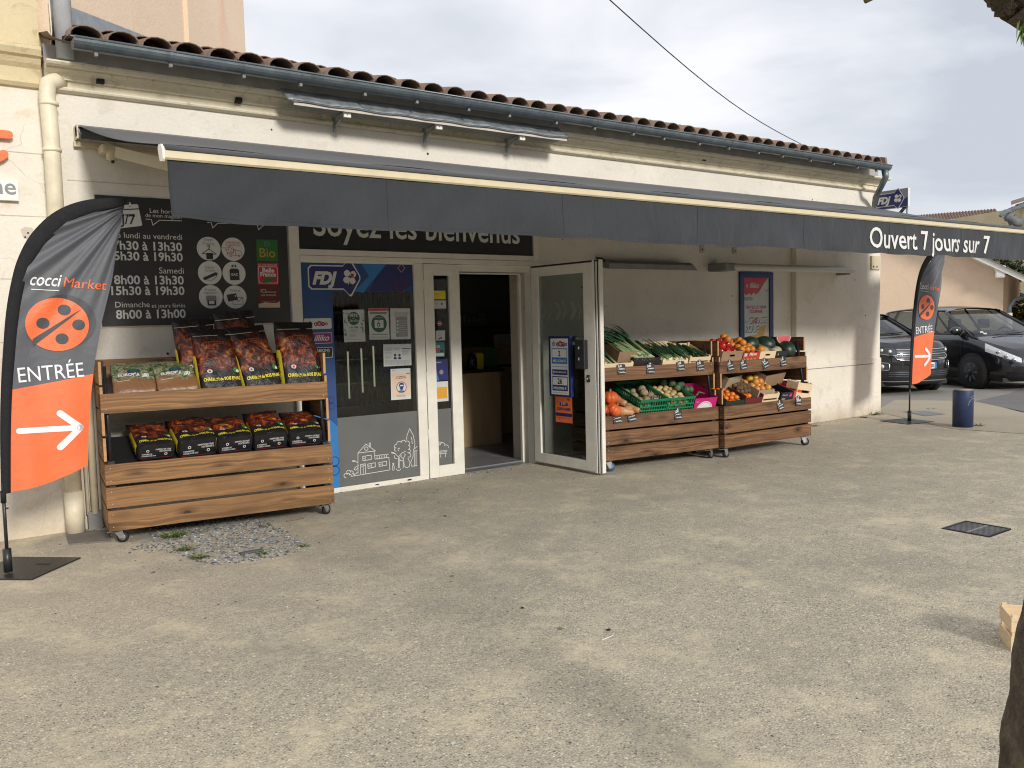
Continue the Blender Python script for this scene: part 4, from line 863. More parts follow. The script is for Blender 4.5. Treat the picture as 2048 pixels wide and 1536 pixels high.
notice('window_notice', 'pale notice with grey text block near the window frame', [(775, 632), (1030, 628), (1020, 236), (768, 234)], a3)
notice('window_notice', 'wide landscape notice with two small blue figures', [(685, 980), (1040, 962), (1036, 688), (678, 696)], a4)
notice('window_notice', 'peach mask notice with blue masked face in a circle', [(780, 1410), (1035, 1392), (1025, 998), (772, 1012)], a5)

# ---------------------------------------------------------------- open door
da, db = Vector((5.635, -.075, 0)), Vector((5.665, -1.035, 0))
dv_ = (db-da).normalized(); dn = Vector((-1, 0, 0)); dn = Vector((dv_.y, -dv_.x, 0)); DW = .95
door = empty('glass_door', label='white framed glass door standing open with lottery display box', cat='door')
D = Fr(da, dv_, (0, 0, 1), n=dn)
X = Matrix((dv_, -dn, Vector((0, 0, 1)))).transposed().to_4x4(); X.translation = da      # local: x along leaf, y away from viewer, z up
w = MB(); z0d, z1d = .035, 2.115
w.box(0, .105, -.03, .03, z0d, z1d, M_FRAME, X, .004); w.box(.815, DW, -.03, .03, z0d, z1d, M_FRAME, X, .004)
w.box(.105, .815, -.0295, .0295, z0d+.0005, .135, M_FRAME, X); w.box(.105, .815, -.0295, .0295, 2.02, z1d-.0005, M_FRAME, X)
for k_, (a, m_) in enumerate(((.012, M_WHITE), (.03, M_BLACK), (.036, M_FRAME), (.058, M_BLACK), (.064, M_FRAME))):
    w.box(DW+a-.012, DW+a+(.016 if m_ is not M_BLACK else .005), -.03+.006*k_, .04, z0d-.01, z1d+.02, m_, X)
w.box(0.0, DW+.07, -.028, .036, z1d+.003, z1d+.018, M_BLACK, X)
w.build('frame', door)
w = MB(); w.box(.105, .815, -.006, 0, .135, 2.02, M_GLASS, X); w.build('pane', door)
w = MB(); w.box(.735, .872, -.085, -.031, 1.06, 1.35, M_BLACKM, X, .01)
for z in (1.27, 1.16): w.tube([X @ Vector((.80, -.09, z+.015)), X @ Vector((.81, -.10, z)), X @ Vector((.80, -.09, z-.015))], .008, M_STEEL, 8)
w.cyl(X @ Vector((.70, -.03, 1.36)), X @ Vector((.70, -.05, 1.36)), .035, M_BLACKM, 16); w.tube([X @ Vector((.875, -.032, 1.0)), X @ Vector((.875, -.032, .93))], .02, M_BLACK, 12); w.tube([X @ Vector((.875, -.05, .975)), X @ Vector((.875, -.05, .95))], .007, M_STEEL, 8)
w.build('handle', door)
w = MB(); FD = Fr(X @ Vector((0, -.008, 0)), dv_, (0, 0, 1), n=dn)
M_FROST = pm('frosted_strip', (.20, .20, .19), .6, .05, 20, 0)
for k_ in range(6):
    u = .13+k_*.115
    wd = .045 if k_ % 2 == 0 else .018
    w.poly(FD, [(u, 1.56), (u+wd, 1.56), (u+wd+.05, 1.65), (u+wd, 1.74), (u, 1.74), (u+.05, 1.65)], 0, M_FROST)
w.build('frosted_arrows', door)
jb = empty('lottery_display', label='blue framed jackpot display hanging on the open glass door', cat='display')
w = MB(); w.box(.290, .630, -.05, -.010, .765, 1.388, pm('blue_plastic', (.006, .022, .12), .45, .06, 20, .02), X, .006); w.build('case', jb)
FD2 = Fr(X @ Vector((0, -.052, 0)), dv_, (0, 0, 1), n=dn); w = MB()
w.rect(FD2, .325, .785, .600, 1.365, 0, M_INKW); minidia(w, FD2, .380, 1.310, .030, M_NAVY, M_INKW); loto(w, FD2, .415, 1.305, .0255)
w.rect(FD2, .345, 1.105, .585, 1.265, .001, M_BLUE2); w.rect(FD2, .352, 1.17, .578, 1.255, .002, M_INKW); w.text(FD2, '2', .465, 1.185, .035, .003, M_INKB, .03, hs=1.1, align='c'); w.text(FD2, 'MILLIONS €', .465, 1.122, .20, .003, M_INKW, .03, align='c')
w.rect(FD2, .345, .99, .585, 1.045, .001, M_NAVY); w.text(FD2, 'EURO MILLIONS', .475, 1.010, .18, .002, M_INKW, .02, align='c'); minidia(w, FD2, .368, 1.018, .018, M_INKW, M_NAVY)
w.rect(FD2, .345, .825, .585, .975, .001, M_NAVY); w.rect(FD2, .352, .885, .578, .965, .002, M_INKW); w.text(FD2, '26', .465, .898, .072, .003, M_INKB, .03, hs=1.1, align='c'); w.text(FD2, 'MILLIONS €', .465, .840, .20, .003, M_INKW, .03, align='c')
w.line(FD2, [(.345, 1.075), (.585, 1.075)], .004, .001, M_BLUE2); w.line(FD2, [(.35, .805), (.58, .805)], .004, .001, M_INKG); w.build('print', jb)
w = MB(); FD3 = Fr(X @ Vector((0, -.010, 0)), dv_, (0, 0, 1), n=dn); w.rect(FD3, .335, .49, .600, .760, 0, M_ORANGE)
w.text(FD3, 'FDJ', .525, .725, .04, .001, M_INKB, .03); w.rrect(FD3, .405, .665, .53, .700, .006, .001, M_NAVY); w.text(FD3, '0 € !', .468, .673, .08, .002, M_INKW, .03, align='c'); w.text(FD3, 'JOUER ET GAGNER', .468, .618, .21, .001, M_NAVY, .04, hs=1.6, align='c'); w.rect(FD3, .340, .555, .595, .590, .001, M_NAVY); w.text(FD3, 'jusqu\'à épuisement du stock', .468, .532, .20, .001, M_NAVY, 0, align='c'); tag(w.build('orange_flyer'), 'orange flyer taped on the door glass below the blue display', 'flyer')

# ================================================================ lamps, poster, blade sign
t1 = empty('wall_lamp', label='dark wedge-ended wall lamp bar above the left produce stand', cat='lamp'); w = MB()
w.prism([(-.02, 2.20), (-.15, 2.215), (-.20, 2.18), (-.19, 2.12), (-.02, 2.15)], 6.63, 8.02, M_GREYB); w.add([(8.02, -.02, 2.20), (8.02, -.20, 2.18), (8.10, -.19, 2.12), (8.10, -.02, 2.15), (8.02, -.02, 2.16), (8.02, -.19, 2.12)], [(0, 1, 2, 3), (1, 5, 2), (0, 3, 4), (5, 4, 3, 2)], M_GREYB); w.tube([(6.60, -.02, 2.25), (6.60, -.10, 2.24), (6.62, -.14, 2.20)], .012, M_BLACK, 6); w.build('reflector', t1)
w = MB(); w.tube([(6.66, -.12, 2.135), (8.0, -.12, 2.135)], .013, M_WHITE, 10); w.build('tube', t1)
t2 = empty('wall_lamp', label='long pale tube lamp bar above the framed poster', cat='lamp'); w = MB()
w.tube([(8.62, -.24, 2.170), (8.70, -.27, 2.17), (11.2, -.29, 2.165), (11.29, -.29, 2.16)], [.030, .045, .045, .03], pm('opal_tube', (.50, .50, .46), .4, .06, 8, .02), 16); w.build('tube', t2)
w = MB(); w.box(8.50, 8.70, -.29, -.0, 2.12, 2.22, M_GREYB, bev=.02); w.box(10.4, 10.44, -.28, -.09, 2.17, 2.19, M_GREYB); w.box(11.15, 11.25, -.26, -.09, 2.10, 2.20, M_GREYB, bev=.01)
w.build('bracket', t2)
for x in (8.35, 8.98): w = MB(); w.box(x, x+.07, -.02, -.001, 2.36, 2.60, M_WALLG); w.disc(Fr((x+.03, -.022, 2.40)), 0, 0, .012, 0, M_DARK, 10); w.build('fixing_plate', shop)
w = MB(); w.box(12.02, 12.27, -.12, -.091, 2.20, 2.40, M_CREAM)
for x in (12.07, 12.16): w.disc(Fr((x, -.1215, 2.24)), 0, 0, .016, 0, M_DARK, 10)
w.build('fixing_plate', shop)
ps = empty('framed_poster', label='blue framed scratch card poster on the wall behind the produce stand', cat='poster'); w = MB()
for a in ((9.10, 9.18, 1.0, 2.13), (9.715, 9.79, 1.0, 2.13), (9.18, 9.715, 2.055, 2.13), (9.18, 9.715, 1.0, 1.06)): w.box(a[0], a[1], -.03, -.002, a[2], a[3], pm('blue_plastic', (.006, .022, .12), .45, .06, 20, .02))
w.build('frame', ps)
w = MB(); FPo = Fr((0, -.012, 0)); w.rect(FPo, 9.18, 1.06, 9.715, 2.055, 0, M_PAPER)
w.poly(FPo, [(9.18, 2.055), (9.70, 2.055), (9.60, 1.97), (9.50, 1.86), (9.44, 1.83), (9.40, 1.86), (9.34, 1.82), (9.30, 1.85), (9.24, 1.82), (9.18, 1.86)], .001, M_RED)
minidia(w, FPo, 9.26, 1.945, .028, M_PAPER, M_RED, .002); w.text(FPo, 'illiko', 9.31, 1.92, .19, .002, M_PAPER, .02, .3); w.text(FPo, '2 €', 9.63, 1.865, .06, .001, M_RED, .02)
w.rrect(FPo, 9.185, 1.755, 9.37, 1.795, .015, .001, M_INKG); w.text(FPo, 'NOUVEAU', 9.20, 1.765, .14, .002, M_PAPER, .02)
w.text(FPo, 'TENTEZ DE VENIR', 9.22, 1.645, .44, .001, M_PURP, .03, .15); w.text(FPo, 'TOURNER', 9.30, 1.585, .28, .001, M_RED, .04, .15)
for s, x, z, wd in (('GROSSE', 9.285, 1.455, .385), ('ROUE', 9.215, 1.335, .28)): w.text(FPo, s, x+.008, z-.008, wd, .001, M_INKB, .03, hs=1.2); w.text(FPo, s, x, z, wd, .002, M_INKW, .015, hs=1.2)
w.text(FPo, 'LA', 9.22, 1.455, .055, .002, M_INKG, .03); w.disc(FPo, 9.435, 1.485, .035, .003, M_RED, 18); w.disc(FPo, 9.435, 1.485, .012, .004, M_PAPER, 12)
w.poly(FPo, [(9.30, 1.28), (9.48, 1.31), (9.52, 1.40), (9.66, 1.42), (9.70, 1.30), (9.60, 1.08), (9.32, 1.07)], .0012, M_GOLD); w.poly(FPo, [(9.27, 1.28), (9.46, 1.26), (9.50, 1.08), (9.28, 1.07)], .002, M_PURP); w.poly(FPo, [(9.55, 1.06), (9.62, 1.35), (9.70, 1.5), (9.705, 1.06)], .0018, M_PEACHP)
for z in (1.22, 1.15, 1.09): 
    for k_ in range(5): w.disc(FPo, 9.31+k_*.034, z, .013, .003, M_RED, 10)
w.build('print', ps)
bl = empty('blade_sign', label='projecting navy and silver sign with clover logo at the far shop corner', cat='sign'); w = MB()
bs = onX(1816, 396, 12.3).y; w.box(12.30, 12.36, bs, .05, 3.10, 3.375, M_INKW); w.build('case', bl)
FB = Fr((12.298, .05, 0), (0, -1, 0), (0, 0, 1)); bw = .05-bs; w = MB()
w.poly(FB, [(0, 3.22), (0, 3.37), (bw, 3.37), (bw, 3.235)], .0005, M_INKG); w.poly(FB, [(0, 3.105), (0, 3.22), (bw*.9, 3.22), (bw, 3.245), (bw, 3.105)], .001, M_NAVY); fdj(w, FB, .055, 3.235, bw*.80); w.build('print', bl)
w = MB(); w.cyl((12.33, bs+.03, 2.5), (12.33, bs+.03, 3.1), .012, M_STEEL, 8); w.tube([(12.33, bs+.06, 3.10), (12.33, bs+.16, 3.0), (12.33, bs+.22, 2.98)], .025, M_BLACK, 8); w.build('pole', bl)
# ================================================================ produce stands
def stand(name, ox, oy, ang, W, wood, label, T, dep=.62, back=True, caster_tyre=(M_TYRE, M_TYRE)):
    """T: clearance, box top, shelf board bottom, shelf board top, back top"""
    c0, bt, s0, s1, tp = T
    st = empty(name, (ox, oy, 0), ang, label, 'produce stand', 'slatted wooden display stands on castors')
    ph = (bt-c0-.04)/3; th = .022
    w = MB()
    def nails(mb, x, y, z0_, z1_, ax):
        for z in (z0_+.03, z1_-.03):
            for xx in ((x+.035, x+W-.035) if ax == 'x' else ()):
                mb.ell((xx, y-.001, z), (.0045, .002, .0045), M_SCREW, nu=8, nv=4)
    rn = random.Random(hash(name+str(ox)) % 97)
    for k in range(3):
        z0_ = c0+k*(ph+.02); z1_ = z0_+ph; jx = rn.uniform(-.003, .003)
        w.box(jx, W+jx, 0, th, z0_, z1_, wood, bev=.0025); nails(w, 0, 0, z0_, z1_, 'x')
        for xs in (0, W): w.box(xs-(0 if xs == 0 else th), xs+(th if xs == 0 else 0), th+.001, dep, z0_, z1_, wood, bev=.0025)
        for xs in (0, W):
            for yy in (.05, dep-.05):
                for z in (z0_+.03, z1_-.03): w.ell((xs+(-.001 if xs == 0 else .001), yy, z), (.002, .0045, .0045), M_SCREW, nu=8, nv=4)
        if back: w.box(th+.001, W-th-.001, dep-th, dep-.001, z0_, z1_, wood)
    w.build('slatted_box', st)
    w = MB()
    for xs in (th+.001, W-th-.046):
        w.box(xs, xs+.045, th+.002, th+.045, c0-.01, bt+.02, M_BLACKM); w.box(xs, xs+.045, dep-.07, dep-.025, c0-.01, tp-.01, M_BLACKM)
        a = (xs+.022, .05, bt-.01); b_ = (xs+.022, .17, tp-.04); w.tube([a, b_], .017, M_BLACKM, 4)
    w.box(.03, W-.03, .05, dep-.05, c0-.005, c0+.015, M_BLACKM)
    w.build('frame', st)
    # upper sides of short slats with raking fronts
    w = MB(); n = 4; gap = .014; hh = (tp-bt-.02-gap*(n-1))/n
    for k in range(n):
        z0_ = bt+.02+k*(hh+gap); f = .035+.055*k/(n-1)
        for xs in (0, W):
            X0, X1 = (xs, xs+.020) if xs == 0 else (xs-.020, xs)
            w.box(X0, X1, f+.004, dep, z0_, z0_+hh, wood, bev=.002); w.box(X0+.0006, X1-.0006, f+.0005, f+.0038, z0_+.001, z0_+hh-.001, M_WOODE)
    if back:
        for k in range(n):
            z0_ = bt+.02+k*(hh+gap); w.box(.022, W-.022, dep-.02, dep-.002, z0_, z0_+hh, wood)
    else: w.box(.022, W-.022, dep-.02, dep-.002, s1-.02, tp, wood)
    w.build('side_slats', st)
    w = MB(); w.box(0, W, .064, .086, s0, s1, wood, bev=.003); nails(w, 0, .064, s0, s1, 'x')
    for xs in (0, W): w.box(xs-(0 if xs == 0 else .02)-.0, xs+(.02 if xs == 0 else 0), .087, .30, s0+.002, s1-.002, wood)
    w.build('shelf_board', st)
    w = MB(); X0 = Matrix.Translation((0, .09, s1-.055)) @ Matrix.Rotation(R(17), 4, 'X'); w.box(.03, W-.03, 0, dep-.13, -.012, 0, M_BLACKM, X0)
    X0 = Matrix.Translation((0, .03, bt-.045)) @ Matrix.Rotation(R(19), 4, 'X'); w.box(.03, W-.03, 0, dep-.08, -.012, 0, M_BLACKM, X0)
    w.build('trays', st)
    for i, (cx, cy) in enumerate(((.07, .07), (W-.07, .07), (.07, dep-.08), (W-.07, dep-.08))):
        w = MB(); h = c0; aa = rn.uniform(-.6, .6); Rz = Matrix.Translation((cx, cy, 0)) @ Matrix.Rotation(aa, 4, 'Z')
        w.box(-.045, .045, -.035, .035, h-.008, h-.001, M_STEEL, Rz)
        for s_ in (-1, 1): w.add([Rz @ Vector(p) for p in ((-.03, s_*.017, h-.008), (.035, s_*.017, h-.008), (.048, s_*.019, .042), (.012, s_*.019, .032))], [(0, 1, 2, 3)], M_STEEL)
        w.cyl(Rz @ Vector((0, 0, h-.02)), Rz @ Vector((0, 0, h-.006)), .024, M_STEEL, 12)
        if i < 2: w.box(-.075, -.02, -.02, .02, h-.022, h-.016, M_STEEL, Rz)
        o = w.build('caster', st)
        w = MB(); ty = caster_tyre[i % 2]
        wr = .046 if c0 > .11 else .040; w.tube([Rz @ Vector((.03, -.014, wr)), Rz @ Vector((.03, .014, wr))], wr-.0005, ty, 24); w.tube([Rz @ Vector((.03, -.0155, wr)), Rz @ Vector((.03, .0155, wr))], wr*.6, M_STEEL, 16)
        w.build('wheel', o)
    return st
TS1 = (.10, .59, .955, 1.10, 1.335); TS2 = (.12, .575, .922, 1.060, 1.285)
S1 = stand('display_stand', 1.215, -.70, -R(6.9), 1.685, M_WOODL, 'brown slatted stand with charcoal sacks left of the shop window', TS1, .64, False)
S2 = stand('display_stand', 5.786, -1.012, -R(7.7), 1.49, M_WOOD, 'brown slatted stand with green plastic crates beside the open door', TS2, .62, True, (M_BLUER, M_TYRE))
S3 = stand('display_stand', 7.285, -1.275, -R(1.9), 1.49, M_WOOD, 'brown slatted stand with watermelons, the farthest from the door', TS2, .62, True)
bpy.context.view_layer.update()
def SM(st): return Matrix.Translation(st.location) @ Matrix.Rotation(st.rotation_euler.z, 4, 'Z')
def TR(st, lv):
    """matrix of a tilted tray: x along the stand, y up the slope, z off the tray"""
    T = TS1 if st is S1 else TS2
    return SM(st) @ (Matrix.Translation((0, .09, T[3]-.055)) @ Matrix.Rotation(R(17), 4, 'X') if lv else Matrix.Translation((0, .03, T[1]-.045)) @ Matrix.Rotation(R(19), 4, 'X'))

# ---------------------------------------------------------------- sacks
def bag_root(mat_front, kind):
    root = empty('tmp'); w = MB(); W2, H, D = (.150, .50, .155) if kind == 'c' else (.165, .40, .10)
    # pillow shell: x across, z up, y depth (front at -y)
    NU, NV = 28, 22
    def shell(a, b_):
        th = 2*math.pi*a; z = H*b_
        tk = min(1, (1-b_)/.34)**.55 if b_ > .66 else 1.0
        if kind != 'c': tk = min(tk, (b_/.3)**.5 if b_ < .3 else 1)
        bot = 1-.10*max(0, 1-b_/.08)**2
        e = .35+.25*b_
        cx, sx = math.cos(th), math.sin(th)
        x = W2*(abs(cx)**e)*(1 if cx > 0 else -1)*bot*(1-.04*math.sin(b_*math.pi)*(kind == 'c'))
        y = D/2*(abs(sx)**e)*(1 if sx > 0 else -1)*max(.03, tk)*bot
        n_ = mnoise.noise(Vector((x*9, z*9, y*6+(5 if kind == 'c' else 9))))*.012 + mnoise.noise(Vector((x*24, z*20, y*20)))*.004
        return Vector((x*(1+n_*2), y+(n_*1.6 if sx > 0 else -n_*1.6)*max(.15, tk), z))
    w.grid(shell, NU, NV, mat_front, True, flip=False)
    w.grid(lambda a, b_: shell(a, 0)*1.0*b_ + Vector((0, 0, -.004*(1-b_))), NU, 2, M_BLACK if kind == 'c' else mat_front, True)
    body = w.build('sack', root)
    def front(x, z):       # y of the front face
        best = 9
        b_ = z/H; tk = min(1, (1-b_)/.34)**.55 if b_ > .66 else 1.0
        if kind != 'c': tk = min(tk, (b_/.3)**.5 if b_ < .3 else 1)
        e = .35+.25*b_; xn = min(.999, abs(x)/(W2*(1-.04*math.sin(b_*math.pi)*(kind == 'c')))); c_ = xn**(1/e); s_ = math.sqrt(max(0, 1-c_*c_))
        y = -D/2*(s_**e)*max(.03, tk); n_ = mnoise.noise(Vector((x*9, z*9, y*6+(5 if kind == 'c' else 9))))*.012 + mnoise.noise(Vector((x*24, z*20, y*20)))*.004
        return y-n_*1.6*max(.15, tk)
    fr = Fr((0, 0, 0), (1, 0, 0), (0, 0, 1)); fr.warp = lambda a, b_: -front(a, b_)+.0035
    w = MB()
    if kind == 'c':
        w.text(fr, 'CHARBON de BOIS EPURÉ', 0.005, .062, .255, 0, M_YEL, .03, hs=1.55, align='c')
        vs = []; n = 16
        for i in range(n+1):
            a = -.098+.196*i/n; zc = .335+.030*math.cos(a/.098*1.35)
            vs += [fr(a, zc-.014, .001), fr(a, zc+.014, .001)]
        w.add(vs, [(2*i, 2*i+2, 2*i+3, 2*i+1) for i in range(n)], pm('burnt_orange_ribbon', (.26, .06, .015), .5, .2, 40, 0))
        for i in range(9):
            a = -.080+.020*i; w.rect(fr, a-.006, .327+.030*math.cos(a/.098*1.35), a+.006, .343+.030*math.cos(a/.098*1.35), .002, M_BLACK)
        w.disc(fr, -.075, .135, .016, .001, M_PAPER, 14, 1.2); w.disc(fr, -.075, .135, .009, .002, M_RED, 12); w.disc(fr, .105, .135, .020, .001, M_GREEN, 12); w.disc(fr, .118, .128, .012, .002, M_PAPER, 10)
        w.build('front_print', root)
        w = MB()
        # yellow side panel on the left flank
        def side(a, b_):
            z = .012+.27*b_; y = -D*.46+D*.62*a; return Vector((-W2*.985-.004-.006*math.sin(a*math.pi), y*(1-.15*max(0, b_-.85)/.15), z-.02*(abs(a-.5)*2)**2*(1 if b_ > .8 else 0)))
        w.grid(side, 6, 10, M_YEL, True, flip=True)
        fs = Fr((-W2*.985-.0125, 0, 0), (0, 0, 1), (0, 1, 0), n=(-1, 0, 0)); w.text(fs, 'ATTENTION', .04, -.03, .18, 0, M_BLACK, .03, hs=1.3); w.text(fs, 'consignes', .05, .0, .14, 0, M_INKB, .0, hs=1.3); w.build('side_print', root)
        w = MB(); fb = Fr((0, 0, -.0055), (1, 0, 0), (0, 1, 0), n=(0, 0, -1))
        for s, x, y, wd in (('CHARBON DE BOIS', -.115, .022, .11), ('À BARBECUE', -.115, .005, .08), ('HOLZKOHLE', .02, -.02, .09), ('CARBON DE LEÑA', -.01, -.038, .12)): w.text(fb, s, x, y-.0, wd, 0, M_CHALK, .02, hs=1.2)
        w.line(fb, [(-.12, .045), (.12, .045)], .0015, 0, M_RED); w.ring(fb, -.07, -.02, .007, .012, 0, M_CHALK, 14); w.ring(fb, .07, .015, .007, .012, 0, M_CHALK, 14)
        w.build('base_print', root)
        w = MB(); w.line(Fr((0, front(0, .435)-.004, .0)), [(-.145, .430), (.145, .436)], .004, 0, M_WALLG)
        w.box(-.148, .148, -.012, .006, .455, .50, M_BLACK, bev=.004); w.build('folded_top', root)
    else:
        w.text(fr, "EUROP'AGRI", .0, .160, .235, 0, M_INKW, .05, hs=1.3, align='c'); w.disc(fr, .01, .225, .035, .0, M_NAVY, 18, 1.6); w.disc(fr, .01, .232, .026, .001, M_DGREEN, 14, 1.6)
        w.text(fr, 'Le terreau naturel', .0, .140, .14, 0, M_PEACHP, 0, align='c'); w.text(fr, 'Terreau horticole', -.13, .105, .10, 0, M_INKW, 0); w.build('front_print', root)
    return root
def proto(o, name):
    kids = KIDS.pop(o.name, []); o.name = name; KIDS[o.name] = kids; o['_used'] = 0; return o
def put(root, M_, label, cat, group):
    if not root['_used']: root['_used'] = 1; o = root
    else:
        o = copy_tree(root)
    o.matrix_world = M_; return tag(o, label, cat, group)
cb = proto(bag_root(M_BAG, 'c'), 'charcoal_sack'); sb = proto(bag_root(M_SOIL, 's'), 'soil_sack')
U1 = TR(S1, 1); L1 = TR(S1, 0)
def RX(a): return Matrix.Rotation(R(a), 4, 'X')
def RZ(a): return Matrix.Rotation(R(a), 4, 'Z')
def T3(x, y, z): return Matrix.Translation((x, y, z))
SB1 = SM(S1)
GC = 'charcoal sacks on the left stand'; rvb = random.Random(12)
for x, y, z, lean, rz, s_, lab in ((.865, .20, 1.055, -22, 4, 1.10, 'upright charcoal sack on the upper shelf directly beside the soil sacks'),
        (1.19, .20, 1.055, -24, 9, 1.10, 'upright charcoal sack in the middle of the upper shelf front row'),
        (1.505, .18, 1.055, -18, 7, 1.12, 'upright charcoal sack standing alone at the right end of the upper shelf'),
        (.755, .36, 1.10, -12, 3, 1.08, 'charcoal sack half hidden at the back left of the upper front row'),
        (1.08, .42, 1.16, -8, 0, 1.08, 'charcoal sack standing tallest behind the upper front row')):
    put(cb, SB1 @ T3(x, y, z) @ RZ(rz) @ RX(lean) @ Matrix.Rotation(R(rvb.uniform(-4, 4)), 4, 'Y') @ Matrix.Diagonal((s_*rvb.uniform(.95, 1.02), s_*rvb.uniform(.9, 1.2), s_*rvb.uniform(.95, 1.03), 1)), lab, 'sack', GC)
for i, (x, rz, lab) in enumerate(((.36, 9, 'leftmost lying charcoal sack in the lower tray, its yellow flank showing'), (.66, -2, 'second lying charcoal sack from the left in the lower tray'), (.935, 3, 'middle lying charcoal sack in the lower tray'), (1.205, -5, 'fourth lying charcoal sack from the left in the lower tray'), (1.49, -3, 'rightmost lying charcoal sack in the lower tray'))):
    put(cb, SB1 @ T3(x, .06, .642) @ RZ(rz+rvb.uniform(-3, 3)) @ RX(-66+rvb.uniform(-6, 3)) @ Matrix.Rotation(R(rvb.uniform(-5, 5)), 4, 'Y') @ Matrix.Diagonal((rvb.uniform(.92, 1.0), rvb.uniform(.85, 1.12), .94, 1)), lab, 'sack', GC)
for x, rz, lab in ((.24, -2, 'soil sack with green leafy print at the left end of the upper shelf'), (.545, 2, 'soil sack with green leafy print next to the charcoal sacks')):
    put(sb, SB1 @ T3(x, .11, 1.085) @ RZ(rz) @ RX(-52) @ Matrix.Scale(.9, 4), lab, 'sack', 'potting soil sacks')

# ---------------------------------------------------------------- boxes and crates
def box_open(name, W, D, H, m, label, X, th=.006, front=None, lip=0, cat='crate', inner=None, group=None, art=None, slot=False):
    o = empty(name, mat=X, label=label, cat=cat, group=group); w = MB(); fr_h = front or H
    w.box(0, W, 0, D, 0, th, m); w.box(0, th, 0, D, th, H, m); w.box(W-th, W, 0, D, th, H, m); w.box(th, W-th, D-th, D, th, H, m)
    if slot:
        zc = fr_h*.66; w.box(th, W-th, 0, th, th, zc-.012, m); w.box(th, W-th, 0, th, zc+.012, fr_h, m); w.box(th, W/2-.04, 0, th, zc-.012, zc+.012, m); w.box(W/2+.04, W-th, 0, th, zc-.012, zc+.012, m)
    else: w.box(th, W-th, 0, th, th, fr_h, m)
    w.build('box', o)
    if art:
        w = MB(); art(w, Fr((0, -.0012, 0))); w.build('print', o)
    return o
def plastic_crate(W, D, H, label, X):
    o = empty('plastic_crate', mat=X, label=label, cat='crate', group='green plastic crates in the lower tray'); m = pm('green_crate_plastic', (.010, .20, .085), .35, .1, 18, .03)
    w = MB(); t = .010
    for (x0, x1, y0_, y1_) in ((0, W, 0, t), (0, W, D-t, D), (0, t, t, D-t), (W-t, W, t, D-t)):
        w.box(x0, x1, y0_, y1_, H-.024, H, m); w.box(x0, x1, y0_, y1_, 0, .014, m); w.box(x0, x1, y0_, y1_, H*.52, H*.60, m); w.box(x0, x1, y0_, y1_, H*.28, H*.35, m)
        n = int(max(x1-x0, y1_-y0_)/.032)
        for k in range(n+1):
            if x1-x0 > y1_-y0_: a = x0+(x1-x0-.007)*k/n; w.box(a, a+.007, y0_+.001, y1_-.001, 0.014, H-.024, m)
            else: a = y0_+(y1_-y0_-.007)*k/n; w.box(x0+.001, x1-.001, a, a+.007, 0.014, H-.024, m)
    for k in range(14): w.box(t+k*(W-2*t)/14, t+k*(W-2*t)/14+.014, t, D-t, .001, .006, m)
    w.box(-.006, W+.006, -.006, 0, H-.010, H+.004, m); w.box(-.006, W+.006, D, D+.006, H-.01, H+.004, m); w.box(-.006, 0, 0, D, H-.01, H+.004, m); w.box(W, W+.006, 0, D, H-.01, H+.004, m)
    w.build('basket', o); return o
def slat_crate(W, D, H, label, X, m=M_PLY, group=None, name='wooden_crate'):
    o = empty(name, mat=X, label=label, cat='crate', group=group); w = MB(); t = .005
    for y_ in (0, D-t):
        w.box(0, W, y_, y_+t, 0, H*.42, m); w.box(0, W, y_, y_+t, H*.58, H, m)
    for x_ in (0, W-t):
        w.box(x_, x_+t, t, D-t, 0, H*.42, m); w.box(x_, x_+t, t, D-t, H*.58, H, m)
    for x_, y_ in ((t, t), (W-t-.02, t), (t, D-t-.02), (W-t-.02, D-t-.02)): w.box(x_, x_+.02, y_, y_+.02, 0, H+.012, m)
    for k in range(5): w.box(t+.004, W-t-.004, t+k*(D-2*t)/5+.004, t+(k+1)*(D-2*t)/5-.008, .001, .005, m)
    w.build('slats', o)
    w = MB(); fr = Fr((0, -.001, 0))
    for x_ in (.012, W-.02):
        for z in (.02, H-.02): w.line(fr, [(x_, z), (x_+.012, z)], .0012, 0, M_STEEL)
    w.build('staples', o); return o

# ---------------------------------------------------------------- fruit and vegetables
def skin(name, col, col2, rough=.45, sc_=14, bmp=.15, bs=120, objvar=.12):
    m, t, b = nodemat(name); v = coords(t); c = ramp(t, noi(t, v, sc_, 4, .6), [(.35, col), (.68, col2)])
    oi = N(t, 'ShaderNodeObjectInfo'); h = N(t, 'ShaderNodeHueSaturation'); mr = N(t, 'ShaderNodeMapRange'); mr.inputs['To Min'].default_value = 1-objvar; mr.inputs['To Max'].default_value = 1+objvar
    t.links.new(oi.outputs['Random'], mr.inputs[0]); t.links.new(mr.outputs[0], h.inputs['Value']); t.links.new(c, h.inputs['Color']); t.links.new(h.outputs[0], b.inputs['Base Color'])
    b.inputs['Roughness'].default_value = rough; bump(t, b, noi(t, v, bs, 3), bmp, .002); return m
K_OR = skin('orange_peel', (.52, .16, .014), (.66, .25, .03), .42); K_TA = skin('tangerine_peel', (.62, .13, .012), (.74, .21, .02), .38); K_MA = skin('mango_skin', (.62, .34, .06), (.60, .19, .04), .4, 8)
K_KI = skin('kiwi_skin', (.10, .055, .022), (.17, .10, .045), .85, 20, .5, 220); K_PO = skin('potato_skin', (.42, .29, .12), (.56, .42, .20), .6, 10); K_ME = skin('melon_skin', (.24, .18, .10), (.34, .28, .17), .75, 16, .5, 60)
K_PE = skin('pepper_skin', (.28, .010, .010), (.42, .022, .016), .2, 9, .05, 8); K_CO = skin('zucchini_skin', (.010, .032, .012), (.022, .06, .02), .3, 12, .1, 60); K_WA = skin('watermelon_skin', (.008, .022, .014), (.018, .045, .026), .42, 6, .05, 40)
